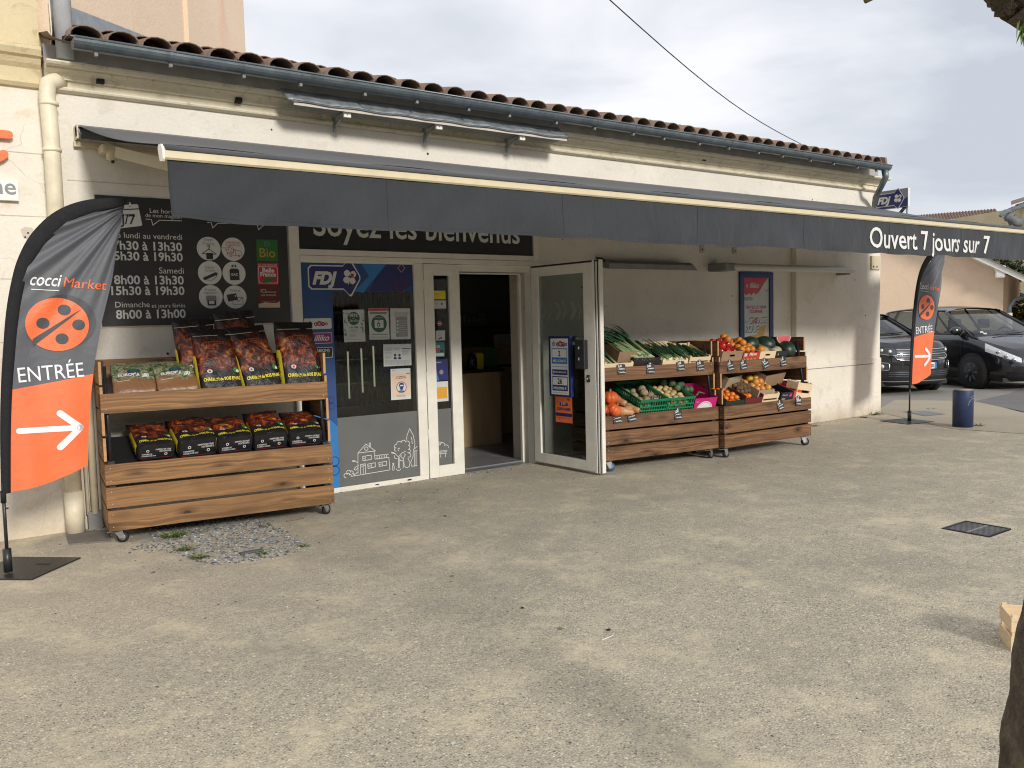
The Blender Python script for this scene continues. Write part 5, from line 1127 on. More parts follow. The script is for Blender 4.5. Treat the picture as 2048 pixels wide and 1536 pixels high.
K_PU = skin('pumpkin_skin', (.46, .065, .014), (.60, .12, .025), .42, 7, .2, 60); K_BU = skin('butternut_skin', (.44, .21, .09), (.52, .30, .15), .5, 7); K_AR = skin('artichoke_leaf', (.06, .11, .05), (.13, .19, .09), .65, 10, .3, 60)
K_LE = skin('leek_leaf', (.018, .055, .028), (.045, .105, .042), .5, 6, .2, 60); K_LS = skin('leek_stalk', (.13, .22, .08), (.36, .42, .24), .4, 5); K_GR = skin('herb_leaf', (.035, .10, .02), (.08, .20, .04), .55, 9); K_STEM = pm('dry_stem', (.22, .17, .08), .8, .2, 50, .2)
K_ON = skin('spring_onion_bulb', (.60, .50, .30), (.72, .66, .50), .4, 9)
def fruit(name, r, m, cat, squash=(1, 1, 1), stem=False, fn=None, nu=16, nv=10):
    w = MB(); w.ell((0, 0, 0), (r*squash[0], r*squash[1], r*squash[2]), m, nu=nu, nv=nv, fn=fn)
    if stem: w.ell((0, 0, r*squash[2]*.99), (r*.09, r*.09, r*.05), K_STEM, nu=6, nv=4)
    o = w.build(name); o['_used'] = 0; o['_cat'] = cat; return o
rv = random.Random(5)
def heap(p, base, x0, x1, y0_, y1_, r, label, group, layers=((0, 1.0),), jit=.15, z0_=0.0, rot=True, sc_=.07, skip=0.0):
    """rows of one fruit laid in a box, upper layers smaller and set between"""
    n_ = 0
    for lz, shrink in layers:
        w_ = (x1-x0)*shrink; d_ = (y1_-y0_)*shrink; nx = max(1, int(w_/(2*r))); ny = max(1, int(d_/(2*r)))
        for j in range(ny):
            for i in range(nx):
                if rv.random() < skip: continue
                x = (x0+x1)/2-w_/2+w_*(i+.5+(.25 if j % 2 else -.0))/nx*(1 if nx > 1 else 1); y = (y0_+y1_)/2-d_/2+d_*(j+.5)/ny
                if x > x1: continue
                Mx = base @ T3(x+rv.uniform(-jit, jit)*r, y+rv.uniform(-jit, jit)*r, z0_+r+lz*r+rv.uniform(-.05, .1)*r)
                if rot: Mx = Mx @ Matrix.Rotation(rv.uniform(0, 6.28), 4, 'Z') @ Matrix.Rotation(rv.uniform(-.9, .9), 4, 'X')
                k3 = [1+rv.uniform(-sc_, sc_)*1.3 for _ in range(3)]; put(p, Mx @ Matrix.Diagonal((*k3, 1)), label, p['_cat'], group)
    return
U2, L2, U3, L3 = TR(S2, 1), TR(S2, 0), TR(S3, 1), TR(S3, 0)
# --- second stand, upper shelf: leeks, spring onions, zucchini
def lift(M_, x, y, z, rx=0, rz=0, ry=0): return M_ @ T3(x, y, z) @ RZ(rz) @ RX(rx) @ Matrix.Rotation(R(ry), 4, 'Y')
slat_crate(.36, .40, .10, 'pale poplar crate under the leeks at the shelf end', lift(U2, .05, .0, .0), group='pale wooden crates on the upper shelf')
box_open('cardboard_box', .34, .44, .12, M_DARK if False else pm('dark_printed_card', (.022, .020, .022), .45, .1, 12, .05), 'dark box with leek roots, second on the upper shelf of the crate stand', lift(U2, .42, .02, .02, 6), cat='box')
slat_crate(.34, .42, .10, 'pale poplar crate of spring onions, third on the upper shelf', lift(U2, .79, .0, .0), group='pale wooden crates on the upper shelf')
slat_crate(.29, .40, .105, 'pale poplar crate of dark zucchini beside the stand side', lift(U2, 1.155, .01, .015, 4), group='pale wooden crates on the upper shelf')
box_open('cardboard_box', .30, .36, .13, M_CARD, 'brown cardboard box leaning behind the leek crate', lift(U2, .26, .08, .07, 8), cat='box')
def blade(mb, p0, d0, ln, wd, droop, m, seed, n=8, up=Vector((0, 0, 1))):
    r_ = random.Random(seed); d = d0.normalized(); p = p0.copy(); L_ = []; sd = d.cross(up).normalized()
    if sd.length < .1: sd = Vector((1, 0, 0))
    tw = r_.uniform(-.5, .5)
    for i in range(n+1):
        t_ = i/n; k_ = wd*(1-t_**2.2)+.0008; s2 = (sd*math.cos(tw*t_)+up*math.sin(tw*t_)); nn = s2.cross(d)
        L_.append((p-s2*k_, p-nn*k_*.35, p+s2*k_)); d = (d+Vector((0, 0, -droop/n))).normalized(); p = p+d*ln/n
    vs = [q for row in L_ for q in row]; fs = []
    for i in range(n): fs += [(3*i, 3*i+1, 3*i+4, 3*i+3), (3*i+1, 3*i+2, 3*i+5, 3*i+4)]
    mb.add(vs, fs, m, True)
def leek(seed, ln=.30, lf=.42, r=.016):
    r_ = random.Random(seed); o = empty('leek'); w = MB()
    w.tube([(0, 0, 0), (0, ln*.5, .004), (0, ln, .012)], [r*.9, r, r*1.1], K_LS, 10)
    for k in range(7): w.tube([(0, 0, 0), (r_.uniform(-.015, .015), -.025, r_.uniform(-.015, .01))], .0012, K_ON, 4)
    w.build('stalk', o); w = MB()
    for k in range(7): blade(w, Vector((r_.uniform(-.01, .01), ln*.85, .012)), Vector((r_.uniform(-.30, .30), 1, r_.uniform(-.10, .30))), lf*r_.uniform(.7, 1.1), .017, r_.uniform(.1, 1.3), K_LE, seed*31+k)
    w.build('leaves', o); return o
leeks = [proto(leek(k), 'leek') for k in (1, 2, 3)]
for k in range(11):
    x = .40+.034*k if k < 8 else .46+.05*(k-8); z = .13+.0*k if k < 8 else .17
    put(leeks[k % 3], lift(U2, x+.05, .03, z, 10+rv.uniform(-4, 10), 26+rv.uniform(-9, 12)), 'long green leek lying across the upper shelf with leaves fanned to the left', 'leek', 'leeks fanned across the upper shelf')
for k in range(5):
    put(leeks[k % 3], lift(U2, .10+.05*k, .02, .06, 12, 12+rv.uniform(-8, 8)) @ Matrix.Scale(.7, 4), 'short leek lying in the pale crate at the shelf end', 'leek', 'leeks in the pale crate at the shelf end')
def onions(seed):
    r_ = random.Random(seed); o = empty('spring_onions'); w = MB(); w2 = MB()
    for k in range(7):
        x = r_.uniform(-.035, .035); z = r_.uniform(0, .03); w.ell((x, .0+r_.uniform(-.01, .02), z+.012), (.013, .015, .013), K_ON, nu=8, nv=6); w.tube([(x, .01, z+.012), (x*.6, .12, z+.014)], .0045, K_LS, 6)
        for j in range(3): blade(w2, Vector((x*.6, .10, z+.014)), Vector((r_.uniform(-.35, .35), 1, r_.uniform(.05, .5))), .34*r_.uniform(.7, 1.1), .0055, .5, K_LE, seed*71+k*5+j, 6)
    w.build('bulbs', o); w2.build('leaves', o); return o
on_ = [proto(onions(k), 'spring_onions') for k in (4, 9)]
for k in range(7): put(on_[k % 2], lift(U2, .84+.04*k, .04, .06+.006*(k % 3), 12, 22+rv.uniform(-10, 10)), 'bunch of spring onions with white bulbs in the third crate', 'vegetable', 'bunches of spring onions')
def zfn(th, ph): return 1+.05*math.cos(ph*5)
zu = fruit('zucchini', .024, K_CO, 'vegetable', (1, 1, 4.6), fn=None, nu=12, nv=12)
for k in range(15):
    x = 1.00+.045*(k % 9)+.02*(k//9); put(zu, lift(U2, x, .12+.06*(k % 2)+.03*(k//9), .10+.035*(k//9)+.015*(k % 3)) @ Matrix.Rotation(R(-75+rv.uniform(-7, 7)), 4, 'X') @ Matrix.Rotation(R(rv.uniform(-18, 18)-20), 4, 'Y'), 'dark green zucchini lying in the last crate of the upper shelf', 'vegetable', 'zucchini in the last crate')
box_open('wooden_crate', .42, .06, .10, M_PLY, 'pale crate edge rising behind the zucchini', lift(U2, .78, .40, .06), group='pale wooden crates on the upper shelf')
# --- second stand, lower tray
def carton_art(mb, fr): mb.text(fr, 'Il Verde', .06, .045, .16, 0, M_PEACHP, .0, .3); mb.text(fr, 'zucche', .10, .02, .08, 0, M_CHALK, .0, .3)
box_open('cardboard_box', .36, .42, .10, pm('dark_brown_card', (.07, .028, .018), .6, .1, 15, .05), 'dark brown carton holding the pumpkins at the stand corner', lift(L2, .03, .0, .02), front=.085, cat='box', art=carton_art)
def pfn(th, ph): return 1-.07*abs(math.sin(ph*4.5))**.5*0-.06*(1-abs(math.cos(ph*4.5)))*math.sin(th)
def pumpkin(r, m):
    w = MB(); w.ell((0, 0, 0), (r, r, r*.78), m, nu=54, nv=16, fn=lambda th, ph: 1-.08*(1-abs(math.cos(ph*4.5)))*math.sin(th)-.10*math.exp(-th*th*14)); w.tube([(0, 0, r*.66), (.004, 0, r*.82), (.014, .004, r*.95)], [.014, .010, .012], K_STEM, 8); o = w.build('pumpkin'); o['_used'] = 0; o['_cat'] = 'pumpkin'; return o
pk = pumpkin(.088, K_PU)
put(pk, lift(L2, .115, .11, .20, -14, 20), 'round orange pumpkin with stem sitting on top of the others', 'pumpkin', 'orange pumpkins'); put(pk, lift(L2, .12, .02, .105, 30, 80) @ Matrix.Scale(.95, 4), 'orange pumpkin at the bottom front of the dark carton', 'pumpkin', 'orange pumpkins'); put(pk, lift(L2, .03, .05, .10, 10, 10) @ Matrix.Scale(.62, 4), 'small orange pumpkin squeezed against the stand side', 'pumpkin', 'orange pumpkins')
def butternut():
    w = MB(); w.tube([(0, 0, -.075), (0, 0, -.07), (0, 0, -.045), (0, 0, -.01), (0, 0, .03), (0, 0, .08), (0, 0, .115), (0, 0, .125)], [.01, .03, .052, .055, .040, .031, .028, .012], K_BU, 18); w.tube([(0, 0, .12), (.003, 0, .14)], .009, K_STEM, 7); o = w.build('butternut_squash'); o['_used'] = 0; return o
bn = butternut()
for x, y, z, a, c_ in ((.205, .10, .165, 82, 10), (.22, .02, .08, 88, 60), (.29, .03, .08, 85, -70), (.345, .06, .085, 80, 20)): put(bn, lift(L2, x, y, z, a, c_), 'tan butternut squash piled in the dark carton beside the pumpkins', 'squash', 'butternut squashes')
plastic_crate(.355, .50, .175, 'green plastic crate of brown melons, nearer the pumpkins', lift(L2, .43, .0, .015)); plastic_crate(.345, .50, .175, 'green plastic crate of yellow potatoes in the middle of the tray', lift(L2, .795, .0, .015)); 
mel = fruit('melon', .046, K_ME, 'melon', (1, 1, .9)); heap(mel, L2, .45, .77, .06, .44, .046, 'small brown melon in the first green crate', 'brown melons in the green crate', ((.4, 1), (1.7, .95), (3.0, .5)), skip=.06)
pot = fruit('potato', .034, K_PO, 'potato', (1.15, .95, .85)); heap(pot, L2, .815, 1.12, .05, .44, .033, 'large yellow potato in the second green crate', 'yellow potatoes in the green crate', ((.6, 1), (1.95, 1.0), (3.2, .85)), .3)
def arti():
    w = MB(); r_ = random.Random(3)
    for ring in range(6):
        n = 9-ring; ph0 = ring*.35
        for k in range(n):
            a = ph0+2*math.pi*k/n; el = -.4+ring*.36; d = Vector((math.cos(a)*math.cos(el), math.sin(a)*math.cos(el), math.sin(el))); c = d*.030; u_ = Vector((0, 0, 1))-d*d.z; 
            u_ = u_.normalized() if u_.length > .01 else Vector((1, 0, 0)); s_ = u_.cross(d); 
            w.add([c-s_*.019-u_*.012, c+s_*.019-u_*.012, c+s_*.015+u_*.012+d*.010, c+u_*.032+d*.004, c-s_*.015+u_*.012+d*.010, c+d*.014], [(0, 1, 5), (1, 2, 5), (2, 3, 5), (3, 4, 5), (4, 0, 5)], K_AR, True)
    w.ell((0, 0, 0), .034, K_AR, nu=10, nv=7); w.tube([(0, 0, -.03), (0, .005, -.10)], .011, K_AR, 8); o = w.build('artichoke'); o['_used'] = 0; return o
ar = arti(); 
for x, y, z, a, c_ in ((1.02, .40, .22, 20, 0), (1.09, .34, .22, -20, 30), (1.16, .30, .21, 10, 90), (1.22, .34, .20, -30, 160), (1.18, .20, .20, 60, 20), (1.10, .26, .20, 30, 70), (1.27, .24, .18, 50, -20)): put(ar, lift(L2, x, y, z-.02, a, c_) @ Matrix.Scale(.95, 4), 'green artichoke behind the pink box', 'artichoke', 'artichokes behind the pink box')
def pinkart(mb, fr):
    mb.disc(fr, .150, .028, .115, 0, M_INKW, 34, 1.0); mb.ring(fr, .150, .028, .100, .104, .0008, M_PINK, 34); mb.text(fr, 'Paloma', .075, .020, .16, .001, M_PURP, .02, .3); mb.text(fr, 'fruits', .02, .135, .04, .0, M_PAPER, 0)
box_open('cardboard_box', .305, .40, .165, pm('pink_print_box', (.50, .015, .16), .5, .08, 12, .02), 'bright pink box with a white oval at the tray end', lift(L2, 1.155, .0, .0, 0), cat='box', slot=True, front=.160, art=lambda mb, fr: (pinkart(mb, Fr((0, -.0012, -.02)))))
for k in range(4): w = MB(); 
w = MB(); w.tube([lift(L2, 1.21, .06, .17) @ Vector((0, 0, 0)), lift(L2, 1.27, .10, .19) @ Vector((0, 0, 0)), lift(L2, 1.36, .10, .165) @ Vector((0, 0, 0))], [.008, .012, .006], K_AR, 7); tag(w.build('green_stalk'), 'pale green curved stalk lying on the pink box', 'vegetable')
w = MB(); Xt = lift(L2, .60, .012, .155, -12) ; w.box(0, .072, 0, .004, 0, .058, M_SLATE, Xt)
w.text(Fr(Xt @ Vector((0, -.001, 0)), Xt.to_3x3() @ Vector((1, 0, 0)), Xt.to_3x3() @ Vector((0, 0, 1))), 'MELON', .008, .035, .055, 0, M_CHALK, .02); w.text(Fr(Xt @ Vector((0, -.001, 0)), Xt.to_3x3() @ Vector((1, 0, 0)), Xt.to_3x3() @ Vector((0, 0, 1))), '2,50', .012, .012, .045, 0, M_CHALK, .02); tag(w.build('price_label'), 'small square chalk label clipped on the first green crate', 'price label')
# --- third stand, upper shelf
box_open('cardboard_box', .33, .42, .15, M_CARD, 'tall brown cardboard box of red peppers', lift(U3, .03, .0, .02), cat='box', slot=True)
def tomart(mb, fr):
    for x in (.03, .09, .15, .21): mb.disc(fr, x, .035, .022, .0, M_ORANGE, 14); mb.disc(fr, x+.02, .055, .012, .001, M_GREEN, 10)
    mb.rect(fr, .08, .075, .25, .118, .001, M_RED); mb.text(fr, 'Maroc', .10, .088, .12, .002, M_INKW, .03); mb.rect(fr, .015, .08, .06, .115, .001, M_PAPER)
box_open('cardboard_box', .27, .42, .12, pm('red_print_box', (.50, .05, .03), .5, .1, 14, .02), 'red and orange printed box full of oranges', lift(U3, .375, .0, .02), cat='box', art=tomart)
box_open('wooden_crate', .27, .42, .125, M_PLY, 'pale wooden box with a small slot, right of the oranges', lift(U3, .655, .0, .02), slot=True)
box_open('cardboard_box', .22, .42, .11, pm('dark_printed_card', (.022, .020, .022), .45, .1, 12, .05), 'small dark box of striped melons below the watermelons', lift(U3, .94, .02, .02), cat='box')
def pepfn(th, ph): return 1+.10*math.cos(ph*3)*math.sin(th)
pep = fruit('red_pepper', .040, K_PE, 'pepper', (1, 1, 1.35), fn=pepfn, nu=24); heap(pep, U3, .05, .34, .03, .38, .038, 'glossy red pepper in the tall brown box', 'red peppers in the brown box', ((2.4, 1), (3.9, .7)), .3)
orr = fruit('orange', .041, K_OR, 'orange', (1, 1, .97), True); heap(orr, U3, .385, .64, .03, .38, .039, 'large orange piled in the red printed box', 'oranges in the red printed box', ((1.4, 1), (2.9, .95), (4.2, .5)), .22); heap(orr, U3, .30, .42, .22, .38, .040, 'large orange resting between the peppers and the red box', 'oranges beside the peppers', ((4.6, 1),), .25)
mel2 = fruit('melon', .062, skin('striped_melon_skin', (.30, .30, .18), (.42, .40, .27), .7, 9, .5, 60), 'melon'); 
for x, y, z, lab in ((.72, .08, .10, 'pale round melon in the slotted wooden box'), (.84, .10, .10, 'pale round melon at the right end of the slotted box'), (1.00, .08, .09, 'pale striped melon in the small dark box'), (1.09, .12, .09, 'pale striped melon touching the big watermelon')): put(mel2, lift(U3, x, y, z, rv.uniform(-40, 40)), lab, 'melon', 'striped melons on the upper shelf')
put(orr, lift(U3, .70, .04, .16, 10), 'single orange lying on top of the pale slotted box', 'orange', None)
wm = fruit('watermelon', .10, K_WA, 'watermelon', (1, 1, 1.18), True, nu=28, nv=18)
for x, y, z, a, c_, s_, lab in ((.86, .34, .11, 80, 70, 1.0, 'dark watermelon at the back of the upper shelf, half hidden by melons'), (1.08, .30, .11, 80, 20, 1.1, 'dark watermelon in the middle of the pile below the pink slice card'), (1.27, .14, .09, 75, -30, 1.15, 'dark glossy watermelon at the open right end of the upper shelf')): put(wm, lift(U3, x, y, z, a, c_) @ Matrix.Scale(s_, 4), lab, 'watermelon', 'watermelons on the upper shelf')
w = MB(); Xw = lift(U3, 1.15, .18, .155, -14); frw = Fr(Xw @ Vector((0, 0, 0)), Xw.to_3x3() @ Vector((1, 0, 0)), Xw.to_3x3() @ Vector((0, 0, 1)))
n = 20; arcp = [(.115+.14*math.cos(R(180+180*k/n)), .095+.10*math.sin(R(180+180*k/n))) for k in range(n+1)]; w.poly(frw, arcp, .0, M_DGREEN); w.poly(frw, [(.115+(p[0]-.115)*.93, .085+(p[1]-.085)*.92) for p in arcp], .001, M_PAPER); w.poly(frw, [(.115+(p[0]-.115)*.86, .085+(p[1]-.085)*.84) for p in arcp], .002, pm('watermelon_flesh_print', (.62, .10, .12), .5, .15, 30, 0))
tag(w.build('slice_card', solid=.003), 'pink half-round melon slice card standing on the watermelons', 'display card')
# --- third stand, lower tray
box_open('cardboard_box', .30, .44, .115, pm('dark_green_card', (.012, .028, .020), .5, .1, 14, .05), 'low dark green box of tangerines at the tray corner', lift(L3, .03, .0, .01), cat='box', front=.095)
box_open('cardboard_box', .29, .44, .125, pm('maroon_card', (.13, .016, .018), .5, .1, 14, .05), 'maroon box of tangerines and kiwis, second in the tray', lift(L3, .34, .0, .02), cat='box', front=.095)
tan = fruit('tangerine', .034, K_TA, 'tangerine', (1, 1, .88), True); heap(tan, L3, .045, .325, .02, .36, .033, 'bright tangerine in the dark green box', 'tangerines in the dark green box', ((.8, 1), (2.2, .9)), .15); heap(tan, L3, .355, .55, .02, .16, .033, 'bright tangerine at the front of the maroon box', 'tangerines in the maroon box', ((.7, 1), (2.0, .8)), .2)
kiw = fruit('kiwi', .027, K_KI, 'kiwi', (1, 1, 1.25)); heap(kiw, L3, .37, .64, .15, .46, .027, 'brown kiwi behind the tangerines in the maroon box', 'kiwis in the maroon box', ((1.6, 1), (3.2, .95), (4.6, .8)), .15)
man = fruit('mango', .042, K_MA, 'mango', (1, 1, 1.08)); box_open('cardboard_box', .26, .46, .12, M_CARDI, 'shallow pale box of yellow mangoes, deepest in the tray', lift(L3, .60, .06, .05, 4), cat='box'); heap(man, L3, .62, .90, .10, .46, .040, 'yellow orange mango in the pale box', 'mangoes in the pale box', ((2.6, 1), (3.9, .6)), .15)
slat_crate(.285, .10, .125, 'pale slotted crate standing before the mangoes', lift(L3, .63, -.0, .01, -4), name='wooden_crate')
box_open('cardboard_box', .22, .42, .12, pm('black_pink_card', (.02, .018, .03), .45, .1, 14, .03), 'black box with a pink dot near the lower tray end', lift(L3, .945, .0, .02, 0), cat='box', art=lambda mb, fr: (mb.disc(fr, .165, .08, .022, 0, M_PINK, 16), mb.text(fr, 'Grenade', .02, .08, .09, 0, M_PAPER, 0), mb.rect(fr, .02, .02, .08, .05, 0, M_INKG)))
box_open('cardboard_box', .15, .40, .125, pm('coral_card', (.62, .08, .05), .5, .1, 14, .03), 'coral red box behind the tilted empty crate', lift(L3, 1.16, .01, .02, 0), cat='box')
box_open('cardboard_box', .30, .44, .16, M_CARDI, 'tall empty pale carton standing behind the kiwi box', lift(L3, .28, .28, .10, 10, 12), cat='box'); box_open('cardboard_box', .42, .36, .15, M_CARD, 'long empty brown carton behind the black box', lift(L3, .86, .22, .12, 6, 8), cat='box')
slat_crate(.27, .16, .20, 'empty pale slatted crate tilted up at the right end of the tray', lift(L3, 1.20, -.01, .045, -10, 0, 8), name='wooden_crate')

# ---------------------------------------------------------------- slate price labels
def label_obj(st, u, v, z, tilt, lines, where, s_=1.0, flat=False):
    o = empty('price_label', mat=SM(st) @ T3(u, v, z) @ Matrix.Rotation(R(tilt), 4, 'Y') @ RX(-6) @ Matrix.Scale(s_, 4), label=where, cat='price label', group='slate price labels hung on the shelf boards')
    w = MB(); Wl, Hl = .105, .118
    pts = [(-Wl/2, 0), (Wl/2, 0), (Wl/2, Hl*.82), (Wl*.26, Hl*.86), (Wl*.20, Hl*.97), (.0, Hl*1.04), (-Wl*.20, Hl*.97), (-Wl*.26, Hl*.86), (-Wl/2, Hl*.82)]
    w.prism(pts, -.003, .001, M_SLATE, 'y'); w.build('slate', o)
    w = MB(); f = Fr((0, -.0036, 0))
    w.text(f, lines[0], -.040, Hl*.62, .048, 0, M_CHALK, .05, hs=1.0); w.text(f, lines[1], -.030, Hl*.40, .072, 0, M_CHALK, .05); w.text(f, lines[2], -.026, Hl*.12, .058, 0, M_CHALK, .05); w.text(f, 'kg', .034, Hl*.10, .014, 0, M_CHALK, .03)
    for k in range(3): w.line(f, [(-.048, Hl*(.55-.16*k)), (-.034, Hl*(.55-.16*k))], .002, 0, M_CHALK)
    w.disc(f, .0, Hl*.90, .008, 0, M_CHALK, 8); w.build('chalk', o); return o
zu1 = TS2[3]-.068; zl1 = TS2[1]-.085
def uv_label(st, zfn, x, y, vv):
    """where a label seen in the photograph hangs on the board of this stand"""
    p = zfn(x, y); n_ = SM(st).to_3x3() @ Vector((0, -1, 0)); o_ = SM(st) @ Vector((0, vv, 0)); r_ = ray(*p); q = CAM + r_*((o_-CAM).dot(n_)/r_.dot(n_)); q = SM(st).inverted() @ q; return q.x, q.z
Z6 = zf(4.8, 1190, 640); Z7 = zf(5.486, 1420, 640)
for st, zz, lst in ((S2, Z6, ((255, 520, 'u', 0, ('2,50', 'POIREAU', 'FRANCE'), 'under the leek crate'), (535, 515, 'u', 0, ('2,80', 'POIREAU', 'FRANCE'), 'under the dark leek box'), (828, 488, 'u', -3, ('2,20', 'OIGNON', 'FRANCE'), 'under the spring onions'), (1017, 487, 'u', -4, ('1,90', 'COURGETTE', 'ESPAGNE'), 'under the zucchini crate'),
            (222, 990, 'l', -6, ('4,20', 'POTIMARRON', 'FRANCE'), 'under the pumpkin carton corner'), (362, 972, 'l', -9, ('1,90', 'BUTTERNUT', 'FRANCE'), 'leaning beside the pumpkin carton'), (802, 952, 'l', -2, ('1,50', 'POMME DE T.', 'FRANCE'), 'under the potato crate'))),
        (S3, Z7, ((232, 555, 'u', -8, ('4,50', 'POIVRON', 'ESPAGNE'), 'under the red peppers'), (375, 545, 'u', -6, ('2,50', 'ORANGE', 'MAROC'), 'under the box of oranges'), (622, 525, 'u', -18, ('2,90', 'MELON', 'ESPAGNE'), 'hanging crooked under the pale slotted box'), (812, 508, 'u', -8, ('1,90', 'PASTEQUE', 'FRANCE'), 'under the watermelons'),
            (785, 985, 'l', -16, ('3,90', 'MANGUE', 'PEROU'), 'hanging crooked under the black box'), (973, 938, 'l', 2, ('3,50', 'KIWI', 'FRANCE'), 'under the tilted empty crate')))):
    for x, y, lv, tl_, ln, wh in lst:
        vv = .056 if lv == 'u' else -.010
        u_, z_ = uv_label(st, zz, x, y, vv); label_obj(st, u_, vv, z_, tl_, ln, 'slate price label '+wh)

# ================================================================ feather flags
def feather_flag(px_, py_, rz, label, zs=1.0):
    o = empty('feather_flag', (px_, py_, 0), rz, label, 'flag', 'feather flags at both ends of the shop front')
    # outline in metres, x from the pole, z up
    outer = [(.012, .53), (.028, .90), (.050, 1.20), (.078, 1.46), (.108, 1.69), (.147, 1.88), (.197, 2.040), (.285, 2.20), (.430, 2.345), (.62, 2.43), (.875, 2.462)]
    inner = [(.062, .53), (.084, .90), (.110, 1.20), (.144, 1.46), (.180, 1.69), (.218, 1.87), (.277, 2.021), (.374, 2.159), (.512, 2.287), (.657, 2.362), (.842, 2.398)]
    right = [(.524, .655), (.540, .85), (.566, 1.10), (.607, 1.36), (.665, 1.63), (.742, 1.90), (.806, 2.207), (.845, 2.400)]
    def samp(P, z):
        for (x0, z0_), (x1, z1_) in zip(P, P[1:]):
            if z <= z1_ or (x1, z1_) == P[-1]:
                t_ = (z-z0_)/(z1_-z0_); return x0+(x1-x0)*t_
    def fold(x, z):
        t_ = min(1, max(0, (z-.5)/1.95)); a = math.atan2(2.42-z, .86-x+.03)
        return (.016*math.sin(a*26+1)+.010*math.sin(a*47))*max(0, t_-.45)*1.7*min(1, (x-.05)*6) + .010*math.sin(x*22+z*1.3)*(1-t_)*.8 + .006*math.sin(x*9-z*5)
    def cell(a, b_):
        zl = .535+(2.400-.535)*b_; xl = samp(inner, zl)-.018; zr = .655+(2.402-.655)*b_; xr = samp(right, zr)
        x = xl+(xr-xl)*a; z = zl+(zr-zl)*a - .03*math.sin(a*math.pi)*(1-b_)**6; return x, z
    def P(a, b_, w_=0): x, z = cell(a, b_); return Vector((x, fold(x, z)-w_, z))
    SP = .352
    w = MB(); w.grid(lambda a, b_: P(a, SP+(1-SP)*b_), 44, 70, M_FLAGG); w.grid(lambda a, b_: P(a, SP*b_), 44, 36, M_FLAGO); c = w.build('cloth', o)
    w = MB(); n = 60
    # sleeve swept along the outer edge
    def curve(Pn, t_):
        d = t_*(len(Pn)-1); i = min(len(Pn)-2, int(d)); f = d-i
        p = [Vector((*Pn[max(0, min(len(Pn)-1, i+k_))],)) for k_ in (-1, 0, 1, 2)]
        return .5*((2*p[1])+(-p[0]+p[2])*f+(2*p[0]-5*p[1]+4*p[2]-p[3])*f*f+(-p[0]+3*p[1]-3*p[2]+p[3])*f**3)
    def sl(a, b_):
        q0 = curve(outer, b_); q1 = curve(inner, b_); c_ = (q0+q1)/2; h = (q1-q0)/2; th = 2*math.pi*a
        q = c_+h*math.cos(th)*1.08; return Vector((q.x, math.sin(th)*.016*(1-.6*b_), q.y))
    w.grid(sl, 14, 60, M_BLKCL); w.build('sleeve', o)
    fr = Fr((0, 0, 0), (1, 0, 0), (0, 0, 1), warp=lambda a, b_: -fold(a, b_)+.004)
    w = MB(); cx, cz, rx, rz_ = .395, 1.607, .188, .175
    w.disc(fr, cx+.045, cz+.02, .175, .0, M_FLAGD, 48, 1.07, 8); w.disc(fr, cx, cz, rz_, .0022, M_FLAGO, 48, rx/rz_, 8)
    for dx, dz in ((-.085, .0), (.045, .085), (.125, -.015), (.02, -.105)): w.disc(fr, cx+dx-.005*0, cz+dz+.01, .036, .0045, M_FLAGD, 24, 1.08, 3)
    pl = []; n_ = 16
    for i in range(n_): pass
    w.grid(lambda a, b_: fr(cx-.150+(.300)*a, (cz-.115+.215*a)+(b_-.5)*.038*(1-a)**.8*1.25, .0048), 24, 2, M_FLAGD)
    w.text(fr, 'ENTRÉE', .150, 1.238, .385, .0015, M_FLAGW, .0, hs=1.22, tilt=.045)
    w.text(fr, 'cocci', .250, 1.865, .185, .0015, M_FLAGW, .01, .35, 1.35, tilt=-.05); w.text(fr, 'Market', .442, 1.855, .262, .0015, M_FLAGO, .0, .15, 1.0, tilt=-.085)
    w.grid(lambda a, b_: fr(.255+.16*a, 1.838-.010*a+(b_-.5)*.005, .0015), 10, 1, M_FLAGW)
    def seg(p0, p1, r):
        d = Vector((p1[0]-p0[0], p1[1]-p0[1])); L_ = d.length; d.normalize(); q = Vector((-d.y, d.x))
        w.grid(lambda a, b_: fr(p0[0]+d.x*L_*a+q.x*r*(2*b_-1), p0[1]+d.y*L_*a+q.y*r*(2*b_-1), .0015), 16, 3, M_FLAGW)
        for c_ in (p0, p1): w.disc(fr, c_[0], c_[1], r, .0017, M_FLAGW, 16)
    seg((.135, .925), (.47, .915), .019); seg((.375, 1.02), (.492, .915), .021); seg((.365, .795), (.492, .915), .021)
    w.build('print', o)
    w = MB(); w.tube([(.02, 0, .10), (.022, 0, .60)], .011, M_BLACKM, 10); w.tube([(.02, 0, .02), (.02, 0, .17)], .026, M_BLACKM, 12); w.tube([(.02, 0, .47), (.022, 0, .55)], .017, M_BLKCL, 8); w.tube([(.02, 0, .435), (.045, -.005, .432)], .006, M_BLACKM, 6)
    w.build('pole', o)
    w = MB(); Rb = Matrix.Translation((.11, .10, 0)) @ RZ(-(8 if px_ > 5 else 43)); w.box(-.25, .25, -.25, .25, .0, .010, M_BLACKM, Rb, .003); w.box(.05, .15, .06, .085, .0102, .0106, M_GROUND if False else M_DARK, Rb); w.build('base_plate', o)
    return o
feather_flag(.522, -1.06, 0, 'large grey and orange feather flag near the drain pipe, arrow pointing to the stand')
feather_flag(11.47, -1.02, -R(4), 'distant grey and orange feather flag below the awning lettering beside the blue bollard')
